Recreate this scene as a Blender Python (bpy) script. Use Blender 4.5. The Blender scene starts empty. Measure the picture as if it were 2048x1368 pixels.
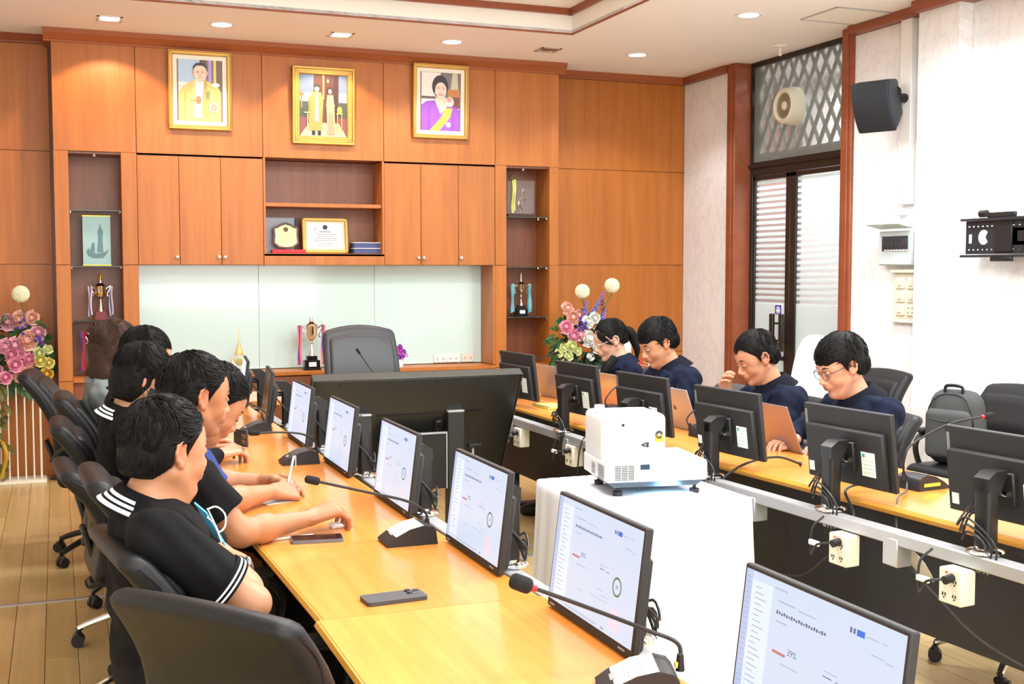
import bpy, bmesh, math, random
import numpy as np
from mathutils import Vector, Matrix, Euler
R = math.radians
rnd = random.Random(7)
scene = bpy.context.scene
COL = scene.collection
# ------------------------------------------------------------------ camera, world, light, exposure
cam_d = bpy.data.cameras.new('camera'); cam = bpy.data.objects.new('camera', cam_d); COL.objects.link(cam)
cam.location = (0, 0, 1.55)
cam.rotation_euler = (R(90 - 3.578), 0, R(-21.3))
cam_d.sensor_width = 36.0; cam_d.lens = 2335.0 / 2048.0 * 36.0
cam_d.clip_start = 0.05; cam_d.clip_end = 60
scene.camera = cam
w = bpy.data.worlds.new('world'); scene.world = w; w.use_nodes = True
w.node_tree.nodes['Background'].inputs[0].default_value = (0.85, 0.92, 1.0, 1)
w.node_tree.nodes['Background'].inputs[1].default_value = 0.6
scene.view_settings.view_transform = 'Standard'; scene.view_settings.look = 'None'
scene.view_settings.gamma = 1.0; scene.view_settings.use_curve_mapping = False
scene.view_settings.exposure = 0.5
try:
    scene.cycles.use_denoising = True
    scene.cycles.max_bounces = 8; scene.cycles.sample_clamp_indirect = 6
except Exception: pass

def area(name, loc, size, power, color=(1, 1, 1), rot=(0, 0, 0)):
    l = bpy.data.lights.new(name, 'AREA'); l.shape = 'RECTANGLE'; l.size = size[0]; l.size_y = size[1]
    l.energy = power; l.color = color
    o = bpy.data.objects.new(name, l); COL.objects.link(o); o.location = loc; o.rotation_euler = rot; return o
def spot(name, loc, power, ang, color, rot=(0, 0, 0), r=0.03, blend=0.4):
    l = bpy.data.lights.new(name, 'SPOT'); l.energy = power; l.spot_size = R(ang); l.spot_blend = blend
    l.color = color; l.shadow_soft_size = r
    o = bpy.data.objects.new(name, l); COL.objects.link(o); o.location = loc; o.rotation_euler = rot; return o
# fluorescent troffers set in the coffered part of the ceiling
area('coffer_troffer_lamp', (2.0, 5.6, 3.36), (2.4, 0.5), 78, (0.95, 0.98, 1.0))
area('coffer_troffer_lamp', (2.0, 3.2, 3.36), (2.4, 0.5), 78, (0.95, 0.98, 1.0))
area('coffer_troffer_lamp', (1.6, 0.8, 3.36), (2.4, 0.5), 60, (0.95, 0.98, 1.0))
# added fill light behind the camera, no window modelled; lifts ceiling and front faces
area('rear_fill_light', (1.5, -1.7, 1.9), (5.5, 2.0), 135, (0.93, 0.97, 1.0), (R(90), 0, 0))
# ceiling row that washes the marble wall
for _y in (3.0, 5.0):
    area('marble_wall_washer', (4.5, _y, 3.2), (0.3, 0.9), 48, (0.95, 0.98, 1.0), (0, R(18), 0))

# ------------------------------------------------------------------ mesh helpers
def link(o): COL.objects.link(o); return o
def tag(o, label=None, cat=None, group=None, kind=None):
    if label: o['label'] = label
    if cat: o['category'] = cat
    if group: o['group'] = group
    if kind: o['kind'] = kind
    return o
def empty(name, loc=(0, 0, 0), rz=0, label=None, cat=None, group=None):
    o = bpy.data.objects.new(name, None); link(o); o.location = loc; o.rotation_euler = (0, 0, rz)
    o.empty_display_size = 0.1
    return tag(o, label, cat, group)
def copy_tree(o, parent=None):
    c = o.copy(); COL.objects.link(c); c.parent = parent
    for ch in list(o.children): copy_tree(ch, c)
    return c
def frame(p0, p1):
    z = (Vector(p1) - Vector(p0)); L = z.length; z = z / L if L > 1e-9 else Vector((0, 0, 1))
    a = Vector((0, 0, 1)) if abs(z.z) < 0.9 else Vector((1, 0, 0))
    x = a.cross(z).normalized(); y = z.cross(x); return x, y, z, L
def catmull(pts, k=6):
    P = [Vector(p) for p in pts]
    if len(P) < 3: return P
    P = [P[0] * 2 - P[1]] + P + [P[-1] * 2 - P[-2]]
    out = []
    for i in range(1, len(P) - 2):
        for j in range(k):
            t = j / k; a, b, c, d = P[i - 1], P[i], P[i + 1], P[i + 2]
            out.append(0.5 * ((2 * b) + (c - a) * t + (2 * a - 5 * b + 4 * c - d) * t * t + (3 * b - a - 3 * c + d) * t ** 3))
    out.append(P[-2]); return out
class MB:
    def __init__(s): s.v = []; s.f = []; s.m = []; s.M = None; s.mi = 0
    def add(s, vs, fs, m=None):
        b = len(s.v)
        if s.M is not None: vs = [s.M @ Vector(q) for q in vs]
        s.v.extend([tuple(q) for q in vs]); s.f.extend([tuple(b + i for i in q) for q in fs])
        s.m.extend([s.mi if m is None else m] * len(fs)); return s
    def box(s, c, sz, bev=0.0, m=None, rot=None):
        hx, hy, hz = sz[0] / 2, sz[1] / 2, sz[2] / 2
        if bev <= 0:
            vs = [Vector((x * hx, y * hy, z * hz)) for x in (-1, 1) for y in (-1, 1) for z in (-1, 1)]
            fs = [(0, 1, 3, 2), (4, 6, 7, 5), (0, 4, 5, 1), (2, 3, 7, 6), (0, 2, 6, 4), (1, 5, 7, 3)]
        else:
            b = min(bev, hx * .98, hy * .98, hz * .98); vs = []; idx = {}
            for x in (-1, 1):
                for y in (-1, 1):
                    for z in (-1, 1):
                        idx[(x, y, z, 0)] = len(vs); vs.append(Vector((x * hx, y * (hy - b), z * (hz - b))))
                        idx[(x, y, z, 1)] = len(vs); vs.append(Vector((x * (hx - b), y * hy, z * (hz - b))))
                        idx[(x, y, z, 2)] = len(vs); vs.append(Vector((x * (hx - b), y * (hy - b), z * hz)))
            fs = []
            def q(*k): fs.append(tuple(idx[i] for i in k))
            for x in (-1, 1):
                q((x, -1, -1, 0), (x, 1, -1, 0), (x, 1, 1, 0), (x, -1, 1, 0)) if x > 0 else q((x, -1, 1, 0), (x, 1, 1, 0), (x, 1, -1, 0), (x, -1, -1, 0))
            for y in (-1, 1):
                q((-1, y, 1, 1), (1, y, 1, 1), (1, y, -1, 1), (-1, y, -1, 1)) if y > 0 else q((-1, y, -1, 1), (1, y, -1, 1), (1, y, 1, 1), (-1, y, 1, 1))
            for z in (-1, 1):
                q((-1, -1, z, 2), (1, -1, z, 2), (1, 1, z, 2), (-1, 1, z, 2)) if z > 0 else q((-1, 1, z, 2), (1, 1, z, 2), (1, -1, z, 2), (-1, -1, z, 2))
            for x in (-1, 1):
                for y in (-1, 1):
                    k = [(x, y, -1, 0), (x, y, -1, 1), (x, y, 1, 1), (x, y, 1, 0)]
                    q(*(k if x * y < 0 else k[::-1])) if False else q(*(k[::-1] if x * y < 0 else k))
                for z in (-1, 1):
                    k = [(x, -1, z, 0), (x, -1, z, 2), (x, 1, z, 2), (x, 1, z, 0)]
                    q(*(k if x * z < 0 else k[::-1]))
            for y in (-1, 1):
                for z in (-1, 1):
                    k = [(-1, y, z, 1), (-1, y, z, 2), (1, y, z, 2), (1, y, z, 1)]
                    q(*(k[::-1] if y * z < 0 else k))
            for x in (-1, 1):
                for y in (-1, 1):
                    for z in (-1, 1):
                        k = [(x, y, z, 0), (x, y, z, 1), (x, y, z, 2)]
                        q(*(k if x * y * z > 0 else k[::-1]))
        if rot is not None:
            E = Euler(rot).to_matrix(); vs = [E @ q_ for q_ in vs]
        c = Vector(c); return s.add([q_ + c for q_ in vs], fs, m)
    def bx(s, x0, x1, y0, y1, z0, z1, bev=0.0, m=None):
        return s.box(((x0 + x1) / 2, (y0 + y1) / 2, (z0 + z1) / 2), (abs(x1 - x0), abs(y1 - y0), abs(z1 - z0)), bev, m)
    def rbox(s, c, sz, r, n=(4, 4, 4), fn=None, m=None, rot=None):
        ax = []
        for h, k in zip((sz[0] / 2, sz[1] / 2, sz[2] / 2), n):
            rr = min(r, h * .999); i = h - rr
            ax.append([-h, -i - rr * .414, -i] + [-i + 2 * i * j / k for j in range(1, k)] + [i, i + rr * .414, h])
        hs = [x / 2 for x in sz]; vid = {}; vs = []; fs = []
        def V(i, j, k):
            key = (i, j, k)
            if key not in vid:
                p = [ax[0][i], ax[1][j], ax[2][k]]
                q = [max(-(hs[a] - min(r, hs[a] * .999)), min(hs[a] - min(r, hs[a] * .999), p[a])) for a in range(3)]
                d = [p[a] - q[a] for a in range(3)]; L = math.sqrt(sum(t * t for t in d))
                rr = min(r, *[h * .999 for h in hs])
                if L > 1e-9: p = [q[a] + d[a] / L * min(r, hs[a] * .999) for a in range(3)]
                vid[key] = len(vs); vs.append(Vector(p))
            return vid[key]
        N = [len(a) - 1 for a in ax]
        for a in range(3):
            b, c_ = (a + 1) % 3, (a + 2) % 3
            for side in (0, N[a]):
                for i in range(N[b]):
                    for j in range(N[c_]):
                        def K(p, q):
                            t = [0, 0, 0]; t[a] = side; t[b] = p; t[c_] = q; return V(*t)
                        f = (K(i, j), K(i + 1, j), K(i + 1, j + 1), K(i, j + 1))
                        fs.append(f if side else f[::-1])
        if fn: vs = [Vector(fn(q)) for q in vs]
        if rot is not None:
            E = Euler(rot).to_matrix(); vs = [E @ q_ for q_ in vs]
        c = Vector(c); return s.add([q + c for q in vs], fs, m)
    def cyl(s, p0, p1, r0, r1=None, n=16, m=None, caps=True):
        r1 = r0 if r1 is None else r1; x, y, z, L = frame(p0, p1); vs = []; fs = []
        for p, r in ((Vector(p0), r0), (Vector(p1), r1)):
            for i in range(n):
                a = 2 * math.pi * i / n; vs.append(p + x * math.cos(a) * r + y * math.sin(a) * r)
        for i in range(n): fs.append((i, (i + 1) % n, n + (i + 1) % n, n + i))
        if caps: fs.append(tuple(range(n))[::-1]); fs.append(tuple(range(n, 2 * n)))
        return s.add(vs, fs, m)
    def tube(s, pts, r, n=8, k=6, m=None, smooth=True, rad=None):
        P = catmull(pts, k) if smooth else [Vector(p) for p in pts]; N = len(P); vs = []; fs = []
        px = None
        for i, p in enumerate(P):
            d = (P[min(i + 1, N - 1)] - P[max(i - 1, 0)]); d = d.normalized() if d.length > 1e-9 else Vector((0, 0, 1))
            if px is None: px = frame((0, 0, 0), d)[0]
            px = (px - d * px.dot(d)); px = px.normalized() if px.length > 1e-6 else frame((0, 0, 0), d)[0]
            py = d.cross(px); rr = r if rad is None else rad(i / (N - 1))
            for j in range(n):
                a = 2 * math.pi * j / n; vs.append(p + px * math.cos(a) * rr + py * math.sin(a) * rr)
        for i in range(N - 1):
            for j in range(n): fs.append((i * n + j, i * n + (j + 1) % n, (i + 1) * n + (j + 1) % n, (i + 1) * n + j))
        fs.append(tuple(range(n))[::-1]); fs.append(tuple(range((N - 1) * n, N * n)))
        return s.add(vs, fs, m)
    def lathe(s, prof, c=(0, 0, 0), n=24, m=None, sx=1, sy=1):
        vs = []; fs = []
        for r, z in prof:
            for i in range(n):
                a = 2 * math.pi * i / n; vs.append(Vector((c[0] + r * math.cos(a) * sx, c[1] + r * math.sin(a) * sy, c[2] + z)))
        for k in range(len(prof) - 1):
            for i in range(n): fs.append((k * n + i, k * n + (i + 1) % n, (k + 1) * n + (i + 1) % n, (k + 1) * n + i))
        if tuple(prof[0]) == tuple(prof[-1]): return s.add(vs, fs, m)
        if prof[0][0] > 1e-5: fs.append(tuple(range(n))[::-1])
        if prof[-1][0] > 1e-5: fs.append(tuple(range((len(prof) - 1) * n, len(prof) * n)))
        return s.add(vs, fs, m)
    def sph(s, c, r, n=12, m=None, rot=None):
        if not hasattr(r, '__len__'): r = (r, r, r)
        vs = []; fs = []; h = n // 2
        for k in range(h + 1):
            t = math.pi * k / h
            for i in range(n):
                a = 2 * math.pi * i / n; vs.append(Vector((r[0] * math.sin(t) * math.cos(a), r[1] * math.sin(t) * math.sin(a), -r[2] * math.cos(t))))
        for k in range(h):
            for i in range(n): fs.append((k * n + i, k * n + (i + 1) % n, (k + 1) * n + (i + 1) % n, (k + 1) * n + i))
        if rot is not None:
            E = Euler(rot).to_matrix(); vs = [E @ q for q in vs]
        c = Vector(c); return s.add([q + c for q in vs], fs, m)
    def prism(s, poly, t0, t1, axis='y', m=None):
        # poly in the plane across the axis; y: (x,z)  x: (y,z)  z: (x,y)
        def P(u, v, t): return (u, t, v) if axis == 'y' else ((t, u, v) if axis == 'x' else (u, v, t))
        n = len(poly); vs = [P(u, v, t0) for u, v in poly] + [P(u, v, t1) for u, v in poly]
        fs = [tuple(range(n)), tuple(range(n, 2 * n))[::-1]] + [(i, n + i, n + (i + 1) % n, (i + 1) % n) for i in range(n)]
        return s.add(vs, fs, m)
    def strip(s, rows, thick=0.0, m=None, closed=False):
        # rows: list of lists of points -> sheet
        nr, nc = len(rows), len(rows[0]); vs = [Vector(p) for r in rows for p in r]; fs = []
        for i in range(nr - 1):
            for j in range(nc - (0 if closed else 1)):
                fs.append((i * nc + j, i * nc + (j + 1) % nc, (i + 1) * nc + (j + 1) % nc, (i + 1) * nc + j))
        if thick:
            nn = len(vs); N = [Vector((0, 0, 0)) for _ in vs]
            for f in fs:
                nv = (vs[f[1]] - vs[f[0]]).cross(vs[f[2]] - vs[f[0]])
                for i in f: N[i] += nv
            vs2 = [q - (N[i].normalized() * thick if N[i].length else N[i]) for i, q in enumerate(vs)]
            cnt = {}
            for f in fs:
                for a in range(len(f)): e = (f[a], f[(a + 1) % len(f)]); cnt[e] = 1
            side = [(b_, a_, a_ + nn, b_ + nn) for (a_, b_) in cnt if (b_, a_) not in cnt]
            fs = fs + [tuple(i + nn for i in f[::-1]) for f in fs] + side; vs = vs + vs2
        return s.add(vs, fs, m)
    def build(s, name, mats, parent=None, loc=None, rot=None, ang=40, label=None, recalc=True):
        me = bpy.data.meshes.new(name); me.from_pydata(s.v, [], s.f); 
        if not isinstance(mats, (list, tuple)): mats = [mats]
        for mt in mats: me.materials.append(mt)
        me.polygons.foreach_set('material_index', s.m)
        if recalc:
            b = bmesh.new(); b.from_mesh(me); bmesh.ops.recalc_face_normals(b, faces=b.faces)
            c = math.cos(R(ang))
            for f in b.faces: f.smooth = True
            for e in b.edges:
                if len(e.link_faces) == 2 and e.link_faces[0].normal.dot(e.link_faces[1].normal) < c: e.smooth = False
            b.to_mesh(me); b.free()
        o = bpy.data.objects.new(name, me); link(o)
        if parent is not None: o.parent = parent
        if loc is not None: o.location = loc
        if rot is not None: o.rotation_euler = rot
        if label: o['label'] = label
        return o

# ------------------------------------------------------------------ materials
MATS = {}
def srgb(c):
    return tuple((x / 255 / 12.92 if x / 255 <= 0.04045 else ((x / 255 + 0.055) / 1.055) ** 2.4) for x in c)
def mat(name, col, rough=0.5, metal=0.0, spec=0.5, bump=0.0, bscale=200, var=0.0, vscale=8, coat=0.0, emit=None, es=1.0, alpha=1.0, trans=0.0, stretch=(1, 1, 1), c2=None, sheen=0, ior=1.45):
    if name in MATS: return MATS[name]
    m = bpy.data.materials.new(name); m.use_nodes = True; nt = m.node_tree; b = nt.nodes['Principled BSDF']
    b.inputs['Base Color'].default_value = (*col, 1); b.inputs['Roughness'].default_value = rough
    b.inputs['Metallic'].default_value = metal; b.inputs['Specular IOR Level'].default_value = spec
    b.inputs['Coat Weight'].default_value = coat; b.inputs['Transmission Weight'].default_value = trans
    b.inputs['Alpha'].default_value = alpha; b.inputs['IOR'].default_value = ior
    b.inputs['Sheen Weight'].default_value = sheen
    if emit: b.inputs['Emission Color'].default_value = (*emit, 1); b.inputs['Emission Strength'].default_value = es
    if var or bump or c2:
        tc = nt.nodes.new('ShaderNodeTexCoord'); mp = nt.nodes.new('ShaderNodeMapping'); nt.links.new(tc.outputs['Object'], mp.inputs[0])
        mp.inputs['Scale'].default_value = stretch
        if var or c2:
            n = nt.nodes.new('ShaderNodeTexNoise'); n.inputs['Scale'].default_value = vscale; n.inputs['Detail'].default_value = 5; nt.links.new(mp.outputs[0], n.inputs[0])
            rp = nt.nodes.new('ShaderNodeValToRGB'); nt.links.new(n.outputs[0], rp.inputs[0])
            a = c2 if c2 else tuple(x * (1 - var) for x in col)
            rp.color_ramp.elements[0].color = (*a, 1); rp.color_ramp.elements[0].position = 0.35
            rp.color_ramp.elements[1].color = (*col, 1); rp.color_ramp.elements[1].position = 0.65
            nt.links.new(rp.outputs[0], b.inputs['Base Color'])
        if bump:
            n2 = nt.nodes.new('ShaderNodeTexNoise'); n2.inputs['Scale'].default_value = bscale; n2.inputs['Detail'].default_value = 3; nt.links.new(mp.outputs[0], n2.inputs[0])
            bp = nt.nodes.new('ShaderNodeBump'); bp.inputs['Strength'].default_value = bump; bp.inputs['Distance'].default_value = 0.002
            nt.links.new(n2.outputs[0], bp.inputs['Height']); nt.links.new(bp.outputs[0], b.inputs['Normal'])
    MATS[name] = m; return m
def wood(name, ca, cb, cc, rough=0.3, scale=1.0, axis=2, coat=0.0, island=0.0, dark=0.0):
    m = bpy.data.materials.new(name); m.use_nodes = True; nt = m.node_tree; b = nt.nodes['Principled BSDF']
    tc = nt.nodes.new('ShaderNodeTexCoord'); mp = nt.nodes.new('ShaderNodeMapping'); nt.links.new(tc.outputs['Object'], mp.inputs[0])
    st = [14 * scale] * 3; st[axis] = 0.7 * scale; mp.inputs['Scale'].default_value = st
    oi = nt.nodes.new('ShaderNodeObjectInfo'); ad = nt.nodes.new('ShaderNodeVectorMath'); ad.operation = 'ADD'
    sc = nt.nodes.new('ShaderNodeVectorMath'); sc.operation = 'SCALE'; sc.inputs['Scale'].default_value = 37.0
    cb_ = nt.nodes.new('ShaderNodeCombineXYZ')
    for i in range(3): nt.links.new(oi.outputs['Random'], cb_.inputs[i])
    nt.links.new(cb_.outputs[0], sc.inputs[0]); nt.links.new(mp.outputs[0], ad.inputs[0]); nt.links.new(sc.outputs[0], ad.inputs[1])
    n = nt.nodes.new('ShaderNodeTexNoise'); n.inputs['Scale'].default_value = 1.0; n.inputs['Detail'].default_value = 8; n.inputs['Roughness'].default_value = 0.62; n.inputs['Distortion'].default_value = 0.6
    nt.links.new(ad.outputs[0], n.inputs[0])
    n3 = nt.nodes.new('ShaderNodeTexNoise'); n3.inputs['Scale'].default_value = 9.0; n3.inputs['Detail'].default_value = 3; nt.links.new(ad.outputs[0], n3.inputs[0])
    mx = nt.nodes.new('ShaderNodeMath'); mx.operation = 'MULTIPLY_ADD'; mx.inputs[1].default_value = 0.3; nt.links.new(n3.outputs[0], mx.inputs[0]); 
    nt.links.new(n.outputs[0], mx.inputs[2])
    sb = nt.nodes.new('ShaderNodeMath'); sb.operation = 'SUBTRACT'; sb.inputs[1].default_value = 0.15; nt.links.new(mx.outputs[0], sb.inputs[0])
    rp = nt.nodes.new('ShaderNodeValToRGB'); nt.links.new(sb.outputs[0], rp.inputs[0]); e = rp.color_ramp.elements
    e[0].position = 0.3; e[0].color = (*ca, 1); e[1].position = 0.72; e[1].color = (*cc, 1); k = e.new(0.5); k.color = (*cb, 1)
    hs = nt.nodes.new('ShaderNodeHueSaturation'); nt.links.new(rp.outputs[0], hs.inputs['Color'])
    mr = nt.nodes.new('ShaderNodeMapRange'); mr.inputs[3].default_value = 1 - island; mr.inputs[4].default_value = 1 + island; nt.links.new(oi.outputs['Random'], mr.inputs[0]); nt.links.new(mr.outputs[0], hs.inputs['Value'])
    nt.links.new(hs.outputs[0], b.inputs['Base Color'])
    b.inputs['Roughness'].default_value = rough; b.inputs['Coat Weight'].default_value = coat; b.inputs['Coat Roughness'].default_value = 0.12
    MATS[name] = m; return m
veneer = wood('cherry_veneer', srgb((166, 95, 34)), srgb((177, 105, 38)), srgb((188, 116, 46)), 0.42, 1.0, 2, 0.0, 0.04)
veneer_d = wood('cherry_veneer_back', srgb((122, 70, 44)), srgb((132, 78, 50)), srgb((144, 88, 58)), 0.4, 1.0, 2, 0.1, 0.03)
trimwood = wood('red_trim_wood', srgb((132, 68, 40)), srgb((144, 76, 46)), srgb((154, 84, 52)), 0.4, 1.0, 1, 0.05, 0.02)
tablewood = wood('maple_table_laminate', srgb((214, 130, 52)), srgb((226, 143, 62)), srgb((236, 160, 78)), 0.22, 0.5, 1, 0.25, 0.02)
edgewood = wood('table_edge_banding', srgb((200, 140, 44)), srgb((208, 148, 52)), srgb((214, 156, 60)), 0.35, 0.5, 1)
floorwood = wood('floor_plank_laminate', srgb((184, 156, 100)), srgb((198, 170, 114)), srgb((210, 184, 128)), 0.3, 0.8, 1, 0.1, 0.07)
plasterw = mat('ceiling_paint', srgb((250, 250, 252)), 0.9, bump=0.05, bscale=90)
white = mat('white_plastic', srgb((238, 238, 236)), 0.4)
cream = mat('cream_plastic', srgb((228, 224, 206)), 0.45)
black = mat('black_plastic', (0.012, 0.012, 0.013), 0.42)
black2 = mat('black_matte_plastic', (0.02, 0.02, 0.021), 0.6, bump=0.1, bscale=900)
dgrey = mat('dark_grey_plastic', (0.05, 0.05, 0.052), 0.5)
bronze = mat('dark_bronze_aluminium', (0.045, 0.038, 0.032), 0.35, 0.6)
alu = mat('brushed_aluminium', (0.50, 0.51, 0.53), 0.4, 0.6)
chrome = mat('chrome', (0.82, 0.82, 0.84), 0.08, 1.0)
gold = mat('gilt_moulding', srgb((206, 164, 88)), 0.4, 0.6, bump=0.3, bscale=300)
goldm = mat('gold_metal', srgb((230, 180, 60)), 0.2, 1.0)
silver = mat('polished_silver', (0.85, 0.84, 0.84), 0.12, 1.0)
leather = mat('black_leather', (0.009, 0.0095, 0.011), 0.42, spec=0.32, bump=0.25, bscale=420)
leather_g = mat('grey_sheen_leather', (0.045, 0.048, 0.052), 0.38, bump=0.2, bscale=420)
glass = mat('clear_glass', (0.9, 0.97, 0.95), 0.03, trans=1.0)
def marble():
    m = bpy.data.materials.new('white_marble'); m.use_nodes = True; nt = m.node_tree; b = nt.nodes['Principled BSDF']
    tc = nt.nodes.new('ShaderNodeTexCoord'); n = nt.nodes.new('ShaderNodeTexNoise'); n.inputs['Scale'].default_value = 3.2; n.inputs['Detail'].default_value = 12; n.inputs['Roughness'].default_value = .68; n.inputs['Distortion'].default_value = .35
    mp = nt.nodes.new('ShaderNodeMapping'); mp.inputs['Scale'].default_value = (1, 2.2, 1.0); mp.inputs['Rotation'].default_value = (R(35), 0, 0)
    nt.links.new(tc.outputs['Object'], mp.inputs[0]); nt.links.new(mp.outputs[0], n.inputs[0])
    a = nt.nodes.new('ShaderNodeMath'); a.operation = 'SUBTRACT'; a.inputs[1].default_value = 0.5; nt.links.new(n.outputs[0], a.inputs[0])
    ab = nt.nodes.new('ShaderNodeMath'); ab.operation = 'ABSOLUTE'; nt.links.new(a.outputs[0], ab.inputs[0])
    rp = nt.nodes.new('ShaderNodeValToRGB'); nt.links.new(ab.outputs[0], rp.inputs[0]); e = rp.color_ramp.elements
    e[0].position = 0.0; e[0].color = (*srgb((228, 228, 232)), 1); e[1].position = 0.03; e[1].color = (*srgb((240, 243, 246)), 1)
    nt.links.new(rp.outputs[0], b.inputs['Base Color']); b.inputs['Roughness'].default_value = 0.3
    MATS['marble'] = m; return m
marb = marble()
# ------------------------------------------------------------------ the setting
def struct(name, mb, mats, parent=None, **k):
    o = mb.build(name, mats, parent, **k)
    if parent is None: o['kind'] = 'structure'
    return o
XL, XR, YB, YF, ZC, YR = -1.7, 5.32, 9.36, 9.05, 3.26, -1.9
m = MB(); m.bx(XL - .1, XR + 2.2, YR, YB + .2, -0.06, -0.004)
fl = struct('floor', m, mat('floor_underlay', srgb((120, 90, 50)), 0.6))
# planks: real boards running towards the back wall with recessed joints, split by a metal strip
def planks(y0, y1, off):
    k = 0; x = XL
    while x < XR:
        x1 = min(x + 0.125, XR); y = y0 - ((k * 0.37 + off) % 1.0) * 1.1
        while y < y1:
            a, b = max(y, y0), min(y + 1.1, y1)
            # boards under the far tables and the camera end are joined into one part below
            yield x, x1, a, b
            y += 1.1
        x = x1; k += 1
rest = MB(); n_plank = 0
for (x0, x1, a, b) in list(planks(-1.9, 5.77, 0.0)) + list(planks(5.80, YB, 0.43)):
    if b - a < 0.02: continue
    if x0 < 0.62 and a > 2.6 and n_plank < 290:
        q = MB(); q.bx(x0 + .0012, x1 - .0012, a + .0012, b - .0012, -0.012, 0.0, 0.0012); q.build('plank', floorwood, fl); n_plank += 1
    else: rest.bx(x0 + .0012, x1 - .0012, a + .0012, b - .0012, -0.012, 0.0)
o = rest.build('planks', floorwood, fl); o['kind'] = 'stuff'
m = MB(); m.bx(XL, XR, 5.765, 5.803, -0.002, 0.004, 0.001); m.build('threshold_strip', alu, fl)
# ceiling with a stepped coffer (x 0.47..3.53, y 0.. 7.86)
CX0, CX1, CY0, CY1 = 0.47, 3.53, -0.6, 7.86
m = MB()
m.bx(XL - .1, CX0, YR, YB + .1, ZC, ZC + .02); m.bx(CX1, XR + .3, YR, YB + .1, ZC, ZC + .02)
m.bx(CX0, CX1, CY1, YB + .1, ZC, ZC + .02); m.bx(CX0, CX1, YR, CY0, ZC, ZC + .02)
m.bx(CX0 - .02, CX1 + .02, CY0 - .02, CY1 + .02, ZC + .17, ZC + .2)
ceil = struct('ceiling', m, plasterw)
m = MB()
wr = mat('coffer_white_paint', srgb((244, 246, 240)), 0.8)
m.bx(CX0 - .02, CX0, CY0, CY1, ZC + .02, ZC + .17); m.bx(CX1, CX1 + .02, CY0, CY1, ZC + .02, ZC + .17)
m.bx(CX0, CX1, CY1, CY1 + .02, ZC + .02, ZC + .17); m.bx(CX0, CX1, CY0 - .02, CY0, ZC + .02, ZC + .17)
m.build('coffer_riser', wr, ceil)
def ringtrim(x0, x1, y0, y1, z0, z1, w):
    m = MB(); m.bx(x0, x0 + w, y0, y1, z0, z1); m.bx(x1 - w, x1, y0, y1, z0, z1); m.bx(x0, x1, y0, y0 + w, z0, z1); m.bx(x0, x1, y1 - w, y1, z0, z1); return m
for _y in (5.6, 3.2, .8): area('recess_fill_uplight', (2.0, _y, 3.33), (2.4, .5), 10, (1, 1, 1), (R(180), 0, 0))  # added upward fill lamps, brighten the recess ceiling and riser
ringtrim(CX0 - .012, CX1 + .012, CY0 - .012, CY1 + .012, ZC - .012, ZC + .02, .012).build('outer_trim', trimwood, ceil)
ringtrim(CX0, CX1, CY0, CY1, ZC + .125, ZC + .17, .03).build('inner_trim', trimwood, ceil)
for (x, y) in ((2.0, 5.6), (2.0, 3.2), (1.6, 0.8)):
    m = MB(); m.bx(x - 1.22, x + 1.22, y - .28, y + .28, ZC + .125, ZC + .17, .005); m.build('troffer_housing', white, ceil)
# wall behind the cabinets, plain shell walls out of view
m = MB(); m.bx(XL - .1, XR + .1, YB + .02, YB + .1, 0, ZC); wb = struct('wall_back', m, veneer_d)
shellp = mat('shell_paint', srgb((226, 220, 210)), 0.85)
m = MB(); m.bx(XL - .1, XL, YR, YB, 0, ZC); struct('wall_left', m, shellp)
m = MB(); m.bx(XL, XR, YR - .1, YR, 0, ZC); struct('wall_front', m, shellp)
# recessed veneer panels left and right of the built-in
def panel(x0, x1, z0, z1, y, t=.016, mt=None, g=.0018):
    q = MB(); q.bx(x0 + g, x1 - g, y, y + t, z0 + g, z1 - g, .0012); return q.build('panel', mt or veneer, wb)
for xa, xb in ((XL, -1.02), (-1.02, -0.02), (3.965, XR)):
    for za, zb in ((0.0, 0.80), (0.80, 1.585), (1.585, 2.42), (2.42, 3.2)): panel(xa, xb, za, zb, YB)
# fascia panels over the cabinets
q = MB(); q.bx(0.0, 3.95, FY0 if False else 9.07, YB + .02, 2.405, ZC); q.build('fascia_carcass', veneer_d, wb)
for xa, xb in ((0.0, .57), (.57, 1.49), (1.49, 2.44), (2.44, 3.38), (3.38, 3.95)): panel(xa, xb, 2.40, 3.2, FY if False else 9.052)
crownw = wood('crown_wood', srgb((150, 80, 40)), srgb((160, 88, 46)), srgb((170, 96, 52)), 0.45, 1.0, 0)
# crown mouldings
def crown(name, x0, x1, y, z0, z1, axis='x', parent=None):
    prof = [(0, z0), (0.012, z0), (0.016, z0 + .012), (0.03, z0 + .02), (0.045, z0 + .045), (0.06, z0 + .055), (0.06, z1), (0, z1)]
    q = MB()
    if axis == 'x': q.prism([(y - a, b) for a, b in prof], x0, x1, 'x')
    else: q.prism([(y - a, b) for a, b in prof], x0, x1, 'y')
    return q
q = crown('c', -.05, 4.0, 9.05, 3.17, ZC); q.bx(-.05, -.0, 9.05, YB, 3.18, ZC); q.bx(3.95, 4.0, 9.05, YB, 3.18, ZC); struct('trim_1', q, crownw)
q = crown('c', 4.0, XR, YB, 3.2, ZC); struct('trim_2', q, crownw)
q = crown('c', XL, -.05, YB, 3.2, ZC); struct('trim_3', q, trimwood)
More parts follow.
